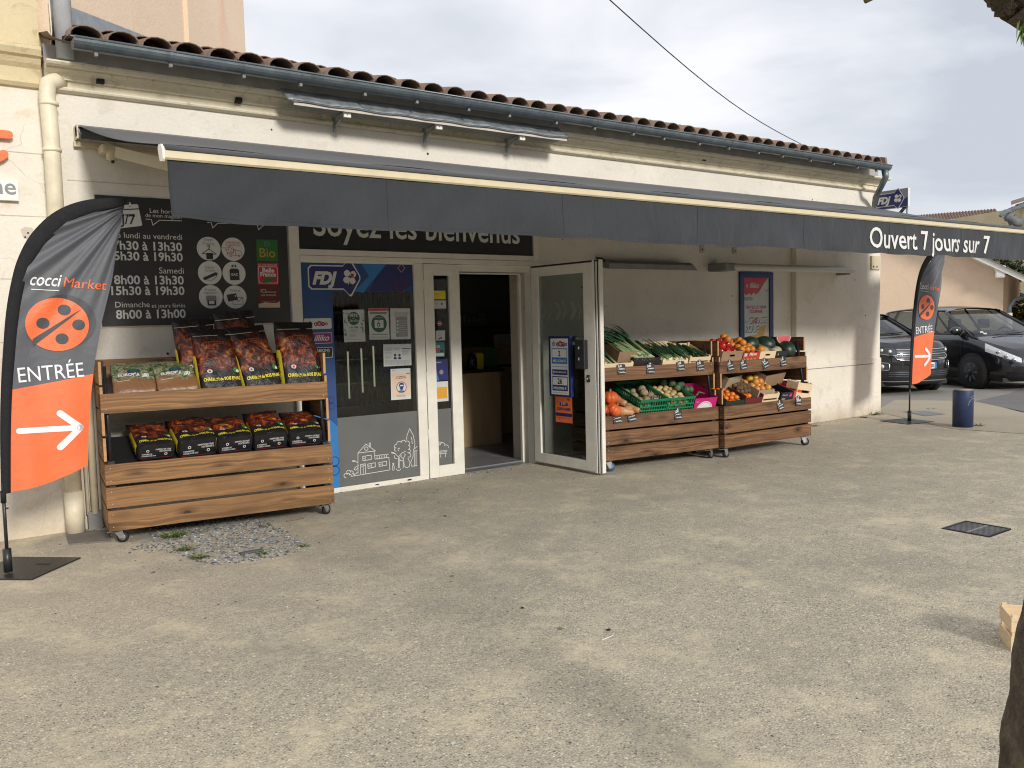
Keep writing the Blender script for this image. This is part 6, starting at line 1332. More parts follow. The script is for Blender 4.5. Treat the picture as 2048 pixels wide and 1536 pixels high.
# ================================================================ shop interior
M_INW = pm('interior_dark_wall', (.48, .50, .52), .7, .1, 4, .03); M_INF = pm('interior_floor_tiles', (.20, .205, .21), .35, .2, 6, .03); M_INC = pm('interior_ceiling', (.35, .35, .34), .8, .05, 5, 0)
it = empty('shop_interior', label='dark shop room seen through the open doorway', cat='room'); w = MB()
w.box(1.2, 11.9, 6.0, 6.05, .02, 2.6, M_INW); w.box(1.15, 1.2, .35, 6.0, .02, 2.6, M_INW); w.box(11.85, 11.9, .35, 6.0, .02, 2.6, M_INW); w.build('walls', it)
w = MB(); w.box(1.15, 11.9, .14, 6.05, 0.004, .02, M_INF); w.box(4.73, 5.60, -.02, .14, .002, .008, M_INF); w.build('floor', it)
w = MB(); w.box(1.15, 11.9, .35, 6.05, 2.61, 2.64, M_INC); w.box(5.2, 5.9, 4.6, 5.0, 2.2, 2.5, M_INC, bev=.03); w.build('ceiling', it)
def Pd(px, py, dep): return CAM + ray(px, py)/FPX*dep
C = onZ(1000, 886, .02)
ct = empty('sales_counter', label='pale wood sales counter with dark top inside the doorway', cat='counter'); M_CWD = pm('counter_laminate', (.46, .33, .19), .5, .12, 10, .03, stretch=(1, 1, .2))
w = MB(); w.box(C.x-.72, C.x+.03, C.y, C.y+.7, .02, .93, M_CWD); w.box(C.x-.72, C.x+1.6, C.y+.701, C.y+1.3, .02, .93, M_CWD); w.build('body', ct)
w = MB(); w.box(C.x-.76, C.x+.07, C.y-.04, C.y+.74, .931, .965, M_BLACKM); w.box(C.x-.76, C.x+1.65, C.y+.741, C.y+1.34, .931, .965, M_BLACKM); w.build('top', ct)
w = MB(); w.box(C.x-.02, C.x+.045, C.y+.06, C.y+.9, .26, .93, pm('counter_grey_panel', (.09, .095, .10), .5, .06, 6, 0), bev=.03); w.build('side_panel', ct)
def item(name, px, py, y_, dims, m, lab, cat, bev=.004, zb=.966):
    p = onY(px, py, y_); o = MB(); a, b_, h = dims; o.box(p.x-a/2, p.x+a/2, y_, y_+b_, zb, zb+h, m, bev=bev)
    return tag(o.build(name), lab, cat)
item('tin', 962, 760, C.y+.15, (.10, .08, .20), M_YEL, 'yellow tin standing on the counter', 'tin'); item('carton', 986, 760, C.y+.2, (.13, .08, .26), M_GREEN, 'green carton standing on the counter', 'carton')
w = MB(); p = onY(945, 760, C.y+.1); w.tube([(p.x, C.y+.1, .966), (p.x, C.y+.1, 1.10), (p.x, C.y+.1, 1.14), (p.x, C.y+.1, 1.16)], [.065, .065, .045, .05], M_CGLASS, 16); 
for k in range(9): w.ell((p.x+rv.uniform(-.035, .035), C.y+.1+rv.uniform(-.03, .03), .99+.014*k), .016, M_PAPER, nu=7, nv=5)
tag(w.build('glass_jar'), 'glass jar of wrapped sweets on the counter', 'jar')
w = MB(); p = onY(1012, 715, C.y+.9); w.box(p.x-.22, p.x+.2, C.y+.9, C.y+.93, 1.10, 1.40, M_BLACKM, bev=.01); w.box(p.x-.04, p.x+.04, C.y+.93, C.y+1.0, .966, 1.2, M_BLACKM); w.box(p.x-.2, p.x+.18, C.y+.898, C.y+.8995, 1.12, 1.38, M_INW); tag(w.build('till_screen'), 'black till screen behind the counter', 'screen')
w = MB(); p = onY(970, 740, C.y+.72); w.box(p.x-.6, p.x+.55, C.y+.76, C.y+.78, .966, 1.22, M_CWD); tag(w.build('counter_screen'), 'low pale board behind the counter goods', 'board')
sh = empty('wall_shelf', label='pale shelf loaded with white packets behind the counter', cat='shelf'); w = MB(); w.box(4.9, 8.9, 4.0, 4.35, 1.50, 1.54, M_CWD); w.box(4.9, 8.9, 4.33, 4.35, 1.1, 2.3, M_INW); w.build('board', sh)
for k in range(26):
    p = 5.5+.09*k; h = rv.uniform(.08, .16); w = MB(); w.box(p, p+rv.uniform(.05, .08), 4.05, 4.2, 1.541, 1.541+h, rv.choice((M_PAPER, M_PAPER, M_WHITE, M_INKG)), bev=.003); tag(w.build('packet'), 'white packet standing on the shelf behind the counter', 'packet', 'packets on the shelf behind the counter')
w = MB(); w.box(6.0, 6.45, 4.31, 4.325, 1.72, 2.0, M_PAPER); tag(w.build('wall_sheet'), 'white sheet pinned above the packet shelf', 'sheet')
M_LED = bpy.data.materials.new('cool_led'); M_LED.use_nodes = True; b_ = M_LED.node_tree.nodes['Principled BSDF']; b_.inputs['Emission Color'].default_value = (1, .93, .62, 1); b_.inputs['Emission Strength'].default_value = .55
fg = empty('drinks_cooler', label='dark drinks cooler with vertical lit strips seen through the window', cat='cooler')
w = MB(); w.box(2.6, 6.3, 3.6, 3.64, .05, 2.2, M_INW); w.box(2.6, 6.3, 3.0, 3.6, 2.0, 2.2, M_BLACKM); w.box(2.6, 6.3, 3.0, 3.6, .05, .3, M_BLACKM)
for k in range(5): w.box(2.6, 6.3, 3.15, 3.59, .45+.32*k, .465+.32*k, M_STEEL)
w.build('cabinet', fg)
w = MB()
for px, y0_, y1_ in ((695, 703, 797), (722, 697, 785), (746, 692, 773)):
    a = onY(px, y0_, 3.02); c_ = onY(px+3, y1_, 3.02); w.box(a.x-.005, a.x+.005, 3.0, 3.03, c_.z, a.z, M_LED)
w.build('light_strip', fg)
cols = [pm('bottle_%s' % n_, c_, .3, .1, 9, 0) for n_, c_ in (('green', (.03, .10, .04)), ('brown', (.10, .045, .02)), ('pale', (.25, .25, .22)), ('red', (.20, .02, .02)), ('blue', (.03, .06, .18)))]
w = MB()
for sh_ in range(5):
    x = 2.7
    while x < 6.2:
        m_ = rv.choice(cols); n_ = rv.randint(2, 5)
        for _ in range(n_):
            w.tube([(x, 3.25, .466+.32*sh_), (x, 3.25, .62+.32*sh_), (x, 3.25, .70+.32*sh_), (x, 3.25, .735+.32*sh_)], [.032, .032, .013, .013], m_, 8); x += .078
o_ = w.build('bottles', fg); o_['kind'] = 'stuff'

# ================================================================ street furniture and loose things
bp_ = onZ(1926, 856); bpos = bp_ + Vector((.115, .06, 0))
bo = empty('bollard', bpos, 0, 'short fat blue bollard standing at the car park edge', 'bollard'); w = MB()
m, t, b = nodemat('scuffed_blue_paint'); v = coords(t, rnd=False); n1 = noi(t, v, 26, 6, .7); c_ = ramp(t, noi(t, v, 5, 4), [(.3, (.018, .032, .085)), (.7, (.03, .05, .13))]); c_ = mixc(t, ramp(t, n1, [(.64, 0), (.72, .5)]), c_, (.12, .16, .26)); t.links.new(c_, b.inputs['Base Color']); b.inputs['Roughness'].default_value = .5; M_BOL = m
w.tube([(0, 0, 0), (0, 0, .475), (0, 0, .49), (0, 0, .494)], [.126, .126, .123, .110], M_BOL, 40); w.build('post', bo)
w = MB(); w.tube([(0, 0, .494), (0, 0, .499)], .112, M_CONC, 32); w.build('cap', bo)
w = MB(); fb_ = Fr((-.075, -.103, 0), (.81, -.588, 0), (0, 0, 1)); w.line(fb_, [(.0, .30), (.015, .35), (.05, .385), (.09, .40)], .006, .003, M_ZINCL); w.line(fb_, [(.03, .40), (.06, .42), (.09, .43)], .005, .003, M_ZINCL); w.build('scratches', bo)

gr = empty('drain_grate', (6.16, -4.48, 0), 0, 'black iron drain grate set into the pale asphalt', 'drain grate'); w = MB()
w.box(-.19, .19, -.19, .19, -.12, .0005, M_DARK); gx, gy = .175, .165
w.box(-gx-.015, -gx, -gy-.015, gy+.015, .0, .009, M_BLACKM); w.box(gx, gx+.015, -gy-.015, gy+.015, .0, .009, M_BLACKM); w.box(-gx, gx, -gy-.015, -gy, .0, .009, M_BLACKM); w.box(-gx, gx, gy, gy+.015, 0, .009, M_BLACKM)
for k in range(11): x = -gx+.01+k*.0325; w.box(x, x+.012, -gy, gy, .0012, .003, M_GREYB)
w.box(-gx, gx, -.010, .010, .0015, .0038, M_GREYB); w.build('grate', gr); gr.scale = (.88, .88, 1)

def rock(mb, x, y, r, m, z=0.0, sq=.6):
    vs = []; a0 = rv.uniform(0, 6.28); n = 5
    for j, (rr, zz) in enumerate(((.85, 0), (1, .45), (.55, .95))):
        for k in range(n): a = a0+j*.5+2*math.pi*k/n; q = rr*r*rv.uniform(.75, 1.2); vs.append((x+math.cos(a)*q, y+math.sin(a)*q, z+zz*r*sq*rv.uniform(.8, 1.1)))
    fs = [(j*n+k, j*n+(k+1) % n, (j+1)*n+(k+1) % n, (j+1)*n+k) for j in range(2) for k in range(n)] + [tuple(2*n+k for k in range(n))]
    mb.add(vs, fs, m)
M_ST = [pm('stone_a', (.17, .18, .19), .9, .2, 60, .2), pm('stone_b', (.27, .28, .29), .9, .2, 60, .2), pm('stone_c', (.09, .095, .10), .9, .2, 60, .2), pm('stone_d', (.42, .40, .35), .9, .2, 60, .2), pm('stone_e', (.52, .51, .49), .85, .1, 60, .1)]
poly = [onZ(*p) for p in ((262, 1098), (300, 1078), (300, 1040), (500, 1030), (575, 1062), (612, 1098), (560, 1114), (505, 1122), (430, 1132), (385, 1121), (330, 1104))]
def inside(x, y, P_):
    c_ = False; j = len(P_)-1
    for i in range(len(P_)):
        if (P_[i].y > y) != (P_[j].y > y) and x < (P_[j].x-P_[i].x)*(y-P_[i].y)/(P_[j].y-P_[i].y)+P_[i].x: c_ = not c_
        j = i
    return c_
w = MB(); xs = [p.x for p in poly]; ys = [p.y for p in poly]; n_ = 0
while n_ < 4200:
    x = rv.uniform(min(xs)-.06, max(xs)+.06); y = rv.uniform(min(ys)-.06, max(ys)+.06)
    nz_ = mnoise.noise(Vector((x*5, y*5, 0)))
    if inside(x+.05*nz_, y+.05*nz_, poly) or (rv.random() < .04):
        rock(w, x, y, rv.uniform(.005, .013), rv.choices(M_ST, (5, 4, 4, 2.5, .5))[0], rv.uniform(-.006, .001)); n_ += 1
tag(w.build('gravel'), 'patch of loose grey gravel in front of the left stand', 'gravel', kind='stuff')
w = MB()
for k in range(2600):
    x = rv.uniform(.2, 10); y = -7.2+rv.random()**1.0*7.0
    if x < (y+7.4)*.12: continue
    rock(w, x, y, rv.uniform(.0018, .0050)*(1+.12*(y+7)), rv.choices(M_ST, (2, 2, 3, 5, 3))[0], 0, .5)
for k in range(500):
    x = rv.uniform(1.1, 12.3); rock(w, x, -abs(rv.gauss(0, .09))-.02, rv.uniform(.004, .012), rv.choices(M_ST, (2, 2, 2, 5, 2))[0])
tag(w.build('pebbles'), 'small loose grit scattered over the asphalt', 'grit', kind='stuff')
def weed(px, py, r, h, n, label, seed, y_off=0, mats=(K_GR,), leafy=False):
    p = onZ(px, py); o = empty('weed', p, 0, label, 'weed', 'weeds growing from the asphalt'); w = MB(); r_ = random.Random(seed)
    for k in range(n):
        a = r_.uniform(0, 6.28); q = r*r_.random()**.7; el = r_.uniform(.5, 1.5) if not leafy else r_.uniform(.15, 1.2)
        blade(w, Vector((math.cos(a)*q, math.sin(a)*q*.8, .002)), Vector((math.cos(a+r_.uniform(-1, 1)), math.sin(a+r_.uniform(-1, 1)), el)), h*r_.uniform(.5, 1.1), .0035 if not leafy else .006, .9, r_.choice(mats), seed*100+k, 5)
    w.build('leaves', o); return o
K_DRY = pm('dry_grass', (.30, .26, .10), .8, .2, 40, .1); K_W2 = pm('weed_green', (.07, .13, .03), .7, .2, 30, .1)
for a in ((348, 1073, .075, .055, 150, 'largest green grass tuft in the gravel patch', 1), (371, 1100, .045, .045, 80, 'small grass tuft left of the middle of the gravel', 2), (399, 1116, .050, .045, 90, 'grass tuft at the front edge of the gravel patch', 3), (525, 1108, .03, .03, 40, 'tiny tuft beside the flat slate in the gravel', 4), (608, 1093, .03, .03, 30, 'tiny tuft at the right tip of the gravel patch', 5), (530, 1052, .05, .03, 50, 'low dark tuft at the back of the gravel under the stand', 6)): weed(*a, mats=(K_GR, K_W2, K_DRY))
for a in ((1746, 829, .09, .13, 70, 'leafy weed at the foot of the far shop corner', 7), (1728, 835, .04, .07, 30, 'small weed left of the corner weed', 8), (1630, 852, .06, .05, 30, 'low weed along the wall foot behind the last stand', 9), (1957, 852, .06, .07, 40, 'small weed at the foot of the blue bollard', 10), (1865, 818, .10, .03, 30, 'flat weed growing in the pavement crack', 11), (700, 975, .04, .02, 16, 'tiny weed at the foot of the shop window', 12)): weed(*a, mats=(K_GR, K_W2, K_DRY), leafy=True)
w = MB(); a = onZ(480, 1110); w.box(a.x, a.x+.16, a.y-.02, a.y+.02, .004, .016, M_ST[2], Matrix.Translation(Vector((0, 0, 0))), .003); tag(w.build('slate_piece'), 'flat dark slate lying in the gravel patch', 'slate')
q = [onZ(*p) for p in ((131, 1068), (215, 1062), (222, 1084), (138, 1091))]; w = MB(); w.add([(p.x, p.y, .012) for p in q] + [(p.x, p.y, .0) for p in q], [(0, 1, 2, 3), (0, 4, 5, 1), (1, 5, 6, 2), (2, 6, 7, 3), (3, 7, 4, 0)], pm('weathered_plate', (.17, .15, .13), .85, .3, 14, .4, stretch=(1, 4, 1))); tag(w.build('ground_cover'), 'weathered grey cover plate by the drain pipe foot', 'cover plate')
w = MB(); w.tube([onZ(573, 1042, .006), onZ(590, 1039, .008), onZ(607, 1036, .005)], .005, K_STEM, 6); tag(w.build('twig'), 'brown twig lying right of the left stand', 'twig')
w = MB(); w.tube([onZ(1204, 1280, .003), onZ(1228, 1270, .003)], .0022, M_WHITE, 6); tag(w.build('paper_stick'), 'thin white paper stick lying on the asphalt', 'litter')
w = MB(); p = onZ(905, 1492); w.add([(p.x, p.y, .003), (p.x+.02, p.y+.004, .004), (p.x+.022, p.y+.018, .003), (p.x+.004, p.y+.02, .005)], [(0, 1, 2, 3)], M_PAPER); tag(w.build('paper_scrap', solid=.0006), 'scrap of white paper in the foreground', 'litter')
q = [onZ(*p) for p in ((1805, 824), (1850, 822), (1892, 829), (1850, 833))]; w = MB(); w.add([(p.x, p.y, .009) for p in q], [(0, 1, 2, 3)], M_GREYB); tag(w.build('manhole_cover'), 'flat worn manhole cover on the pavement behind the distant flag', 'manhole cover')
# dry leaves by the window
for k, (px, py) in enumerate(((762, 962), (868, 985), (875, 980), (890, 1032), (772, 1055), (903, 1153), (1190, 1045), (1045, 1216), (1217, 1260), (1122, 1257))):
    p = onZ(px, py, .004); w = MB(); r_ = rv.uniform(.008, .018); a = rv.uniform(0, 3); w.add([p+Vector((math.cos(a+i)*r_*(1 if i % 2 else .45), math.sin(a+i)*r_*(1 if i % 2 else .45), rv.uniform(0, .006))) for i in (0, 1.2, 2.6, 3.6, 5)], [(0, 1, 2, 3, 4)], rv.choice((M_DARK, K_STEM, K_W2))); tag(w.build('dry_leaf', solid=.0006), 'small dark dry leaf lying on the asphalt', 'leaf', 'dry leaves on the asphalt')

# crate on the ground and tree at the right edge
X = Matrix.Translation(onZ(2022, 1303)+Vector((.0, .0, 0))) @ RZ(-52)
slat_crate(.24, .20, .155, 'pale wooden crate standing on the asphalt behind the tree trunk', X)
def barkmat():
    m, t, b = nodemat('plane_tree_bark'); v = coords(t, (1, 1, .5), world=True); n1 = noi(t, v, 24, 7, .7, .8); n2 = noi(t, v, 110, 4, .7); n3 = noi(t, v, 16, 5, .65)
    c = ramp(t, n1, [(.3, (.05, .038, .026)), (.52, (.15, .115, .08)), (.68, (.26, .21, .15))]); c = mixc(t, ramp(t, n3, [(.52, 0), (.62, .8)]), c, (.30, .20, .045)); c = mixc(t, ramp(t, n2, [(.5, 0), (.75, .5)]), c, (.05, .045, .03))
    t.links.new(c, b.inputs['Base Color']); b.inputs['Roughness'].default_value = .95; h = N(t, 'ShaderNodeMath', operation='ADD'); t.links.new(n1, h.inputs[0]); t.links.new(n2, h.inputs[1]); bump(t, b, h.outputs[0], 1.0, .03); return m
M_BARK = barkmat()
tree = empty('plane_tree', label='lichen spotted pollarded tree trunk at the right edge', cat='tree')
tp = [(2085, 1700, .150), (2083, 1600, .128), (2086, 1536, .124), (2092, 1450, .118), (2100, 1370, .112), (2104, 1300, .115), (2118, 1230, .108), (2135, 1130, .10), (2175, 950, .095), (2215, 700, .09), (2235, 450, .09), (2230, 250, .095)]
DT = 2.0; base = Pd(2085, 1700, DT); pts = [Pd(a_, b2, DT) for a_, b2, _ in tp]; pts.insert(0, Vector((pts[0].x-.01, pts[0].y, -.02)))
rad = [.10]+[q[2]*.714 for q in tp]
def rough_tube(mb, pts, rad, m, n=22, sub=6, amp=.10, sd=0):
    P2 = []; R2 = []
    for i in range(len(pts)-1):
        for k in range(sub): t_ = k/sub; P2.append(pts[i].lerp(pts[i+1], t_)); R2.append(rad[i]+(rad[i+1]-rad[i])*t_)
    P2.append(pts[-1]); R2.append(rad[-1]); b0 = len(mb.v); mb.tube(P2, R2, m, n)
    for i in range(b0, len(mb.v)):
        j = (i-b0)//n; 
        if j >= len(P2): continue
        c_ = P2[j]; d = mb.v[i]-c_; k_ = 1+amp*mnoise.noise(mb.v[i]*9+Vector((sd, 0, 0)))+amp*.6*mnoise.noise(mb.v[i]*24); mb.v[i] = c_+d*k_
w = MB(); rough_tube(w, pts, rad, M_BARK); w.build('trunk', tree)
w = MB(); rough_tube(w, [Pd(2230, 260, DT), Pd(2180, 120, DT-.1), Pd(2110, 40, DT-.15), Pd(2060, -5, DT-.15)], [.064, .053, .05, .06], M_BARK, sd=3)
w.ell(Pd(2042, -22, DT-.15), (.064, .062, .058), M_BARK, nu=30, nv=20, fn=lambda th, ph: 1+.16*math.sin(ph*5+th*7)*math.sin(th)+.08*math.sin(ph*13+th*9))
w.ell(Pd(2008, -12, DT-.15), (.034, .034, .030), M_BARK, nu=20, nv=12, fn=lambda th, ph: 1+.15*math.sin(ph*4+th*6)*math.sin(th))
rough_tube(w, [Pd(2200, 60, DT), Pd(2000, -150, DT), Pd(1850, -90, DT), Pd(1770, -20, DT), Pd(1730, 2, DT)], [.03, .022, .014, .009, .006], M_BARK, 12, 5, sd=8)
w.build('limb', tree)
w = MB(); K_TL = skin('young_tree_leaf', (.16, .26, .03), (.28, .38, .06), .5, 8)
for k, (px, py) in enumerate(((2040, 44), (2046, 50), (2044, 40), (2052, 60), (2060, 50), (2070, 40), (2085, 60), (2100, 80))):
    for j in range(2):
        blade(w, Pd(px+j*6, py-6, DT-.15), Vector((rv.uniform(-.4, .4), rv.uniform(-.4, .4), -1)), rv.uniform(.035, .06), .010, .2, K_TL, 400+k*3+j, 6, up=Vector((.6, -.8, 0)))
w.build('leaves', tree)

# ================================================================ cars
M_PAINT = pm('black_car_paint', (.010, .011, .014), .16, .05, 4, 0, spec=.8); M_PAINT.node_tree.nodes['Principled BSDF'].inputs['Coat Weight'].default_value = .35; M_PAINT.node_tree.nodes['Principled BSDF'].inputs['Coat Roughness'].default_value = .03
M_PL = pm('black_car_plastic', (.014, .014, .015), .5, .1, 40, .1); M_CHR = pm('chrome', (.62, .62, .62), .15, .05, 6, 0, metal=1.0); M_LAMP = pm('headlamp_lens', (.78, .80, .80), .15, .2, 26, .1, metal=.15); M_LAMPD = pm('headlamp_dark', (.10, .11, .12), .12, .3, 30, .1, metal=.4); M_SEAT = pm('grey_car_seat', (.06, .06, .065), .8, .1, 20, .05); M_PLATE = pm('number_plate', (.70, .70, .68), .4, .03, 20, 0)
def car(name, pos, ang, L_, W_, H_, sh, tb_, cabin, label, wheel, wx, details):
    """sh(x): shoulder height; cabin: (windscreen foot, roof front, roof rear, tail foot) along x"""
    o = empty(name, pos, ang, label, 'car'); zb = .20; e_ = 2/5.2
    def plan(th, s=1.0):
        c_, s_ = math.cos(th), math.sin(th); return (L_/2*math.copysign(abs(c_)**e_, c_)*s, W_/2*math.copysign(abs(s_)**(2/4.2), s_)*s)
    prof = [(0, .93), (.06, .965), (.25, .995), (.5, 1.0), (.72, .992), (.86, .975), (.95, .945), (1.0, .90)]
    def B(th, t_, off=0.0):
        for (a, s0), (b2, s1) in zip(prof, prof[1:]):
            if t_ <= b2: s = s0+(s1-s0)*(t_-a)/(b2-a); break
        x, y = plan(th, 1.0); y *= s; x = x*(1-(1-s)*.45) - (.10*max(0, t_-.45)**1.5 if x > 0 else -.02*t_)
        z = zb+(sh(x)-zb)*t_; p = Vector((x, y, z))
        if off: n_ = Vector((math.copysign(abs(math.cos(th))**1.2, x)*W_, math.copysign(abs(math.sin(th))**1.2, y)*L_*.6, .15)).normalized(); p += n_*off
        return p
    w = MB(); w.grid(lambda a, b2: B(2*math.pi*a, b2), 120, 16, M_PAINT)
    def top(a, b2):
        th = math.pi*a; p = B(th, 1.0); q = B(-th, 1.0); y = p.y*(1-2*b2); cr = .05*(1-(2*b2-1)**2); return Vector((p.x, y, p.z+cr))
    w.grid(top, 60, 10, M_PAINT); body = w.build('body', o)
    w = MB(); w.box(-L_/2+.15, L_/2-.25, -W_/2+.12, W_/2-.12, .16, .24, M_PL); w.grid(lambda a, b2: B(2*math.pi*a, b2*.14, .006), 100, 2, M_PL); w.build('sill', o)
    wf, rf_, rr_, tf = cabin; wb, wr = W_/2*.90, W_/2*.70
    def side(x, t_, sgn):      # greenhouse side
        return Vector((x, sgn*(wb+(wr-wb)*t_**1.15), 0))
    def zroof(x): 
        k = (x-rr_)/(rf_-rr_); return H_-.02-.055*(2*k-1)**2*(1.0)
    # glass
    g_ = MB()
    def ws(a, b2):
        y = (2*a-1)*(wb*.97+(wr*.95-wb*.97)*b2); bow = .16*(1-(2*a-1)**2)*(1-b2*.6); x = wf+(rf_-wf)*b2+bow-.10; z = sh(wf)+.02+(zroof(rf_)-sh(wf)-.02)*(b2**.92); return Vector((x, y, z))
    g_.grid(ws, 14, 8, M_CGLASS)
    g_.grid(lambda a, b2: Vector((tf+(rr_-tf)*b2-.06*(1-(2*a-1)**2), (2*a-1)*(wb*.93+(wr*.93-wb*.93)*b2), sh(tf)+.02+(zroof(rr_)-sh(tf)-.02)*b2)), 10, 6, M_CGLASS)
    for sgn in (-1, 1):
        def sd(a, b2):
            xb = tf+(wf-tf)*a; xt = rr_+(rf_-rr_)*a; x = xb+(xt-xb)*b2; zl = sh(max(-L_/2+.3, min(wf, xb))); p = side(x, b2, sgn*.985); p.z = zl+(zroof(xt)-.05-zl)*b2; return p
        g_.grid(sd, 20, 6, M_CGLASS)
    g_.build('windows', o)
    r_ = MB()
    def roof(a, b2):
        x = rr_-.06+(rf_-rr_+.10)*a; y = (2*b2-1)*wr*1.02; z = zroof(max(rr_, min(rf_, x)))+.045*(1-(2*b2-1)**2)-.03*abs(2*b2-1)**6; return Vector((x, y, z))
    r_.grid(roof, 20, 12, M_PAINT); r_.build('roof', o)
    p_ = MB()
    for sgn in (-1, 1):
        def S(a, b2):
            xb = tf+(wf-tf)*a; xt = rr_+(rf_-rr_)*a; x = xb+(xt-xb)*b2; zl = sh(max(-L_/2+.3, min(wf, xb))); p = side(x, b2, sgn); p.z = zl+(zroof(xt)-.02-zl)*b2; return p
        for a, wd in ((.0, .055), (1.0, .045), (.46, .035), (.20, .04), (.80, .022)): p_.grid(lambda i, j: S(a+(i-.5)*wd*(1 if 0 < a < 1 else 1.2), j), 2, 8, M_PAINT if a in (0, 1.0) else M_PL)
        p_.tube([S(k/14, 1.0) for k in range(15)], .022, M_PAINT, 8); p_.tube([S(k/14, 0.0)+Vector((0, 0, .005)) for k in range(15)], .014, M_PL, 6)
        p_.tube([ws(0 if sgn < 0 else 1, k/8)+Vector((.0, sgn*.012, 0)) for k in range(9)], .03, M_PAINT, 8)
    p_.build('pillars', o)
    w = MB()
    for sx in ((.15, -.72) if True else ()):
        for sy in (-.36, .36):
            w.box(sx-.10, sx+.02, sy-.22, sy+.22, .55, 1.12, M_SEAT, None, .04); w.box(sx-.09, sx-.01, sy-.13, sy+.13, 1.16, 1.36, M_SEAT, None, .035); w.box(sx, sx+.45, sy-.22, sy+.22, .5, .66, M_SEAT)
    w.tube([(wf-.62+.03*math.cos(R(20*k)), .36+.18*math.cos(R(20*k)), sh(wf)+.02+.18*math.sin(R(20*k))) for k in range(19)], .014, M_PL, 8)
    w.box(wf-.45, wf, -W_/2+.2, W_/2-.2, .8, sh(wf)-.01, M_SEAT); w.build('seats', o)
    for sgn in (-1, 1):
        for xw in wx:
            w = MB(); yy = sgn*(W_/2-.005); w.tube([(xw, yy-sgn*.10, wheel), (xw, yy+sgn*.008, wheel)], wheel+.055, M_DARK, 32); w.build('wheel_arch', o)
            q_ = MB(); y1 = yy+sgn*.016; q_.tube([(xw, yy-sgn*.2, wheel), (xw, y1-sgn*.02, wheel), (xw, y1, wheel)], [wheel, wheel, wheel-.022], M_TYRE, 36); wo = q_.build('wheel', o)
            q_ = MB(); q_.tube([(xw, y1-sgn*.01, wheel), (xw, y1+sgn*.004, wheel)], wheel*.60, M_PL, 28); q_.tube([(xw, y1, wheel), (xw, y1+sgn*.012, wheel)], wheel*.22, M_PL, 16)
            for k in range(8): a = R(45*k); q_.box(-.018, .018, -.005, .005, wheel*.24, wheel*.58, M_ZINC, Matrix.Translation((xw, y1+sgn*.006, wheel)) @ Matrix.Rotation(a, 4, 'Y'))
            q_.build('rim', wo)
        w = MB(); mp = S(.90, .06) if sgn > 0 else Vector((S(.90, .06).x, -S(.90, .06).y, S(.90, .06).z)); w.ell((mp.x, sgn*(abs(mp.y)+.13), mp.z+.05), (.075, .135, .088), M_PAINT, nu=18, nv=12); w.box(mp.x-.02, mp.x+.03, min(sgn*(abs(mp.y)-.02), sgn*(abs(mp.y)+.06)), max(sgn*(abs(mp.y)-.02), sgn*(abs(mp.y)+.06)), mp.z-.05, mp.z, M_PL); w.build('mirror', o)
    details(o, B, S, sh, ws); return o
def patch(mb, B, th0, th1, t0f, t1f, off, m, n=12, k=4):
    mb.grid(lambda a, b2: B(th0+(th1-th0)*a, (t0f(a) if callable(t0f) else t0f)+((t1f(a) if callable(t1f) else t1f)-(t0f(a) if callable(t0f) else t0f))*b2, off), n, k, m)
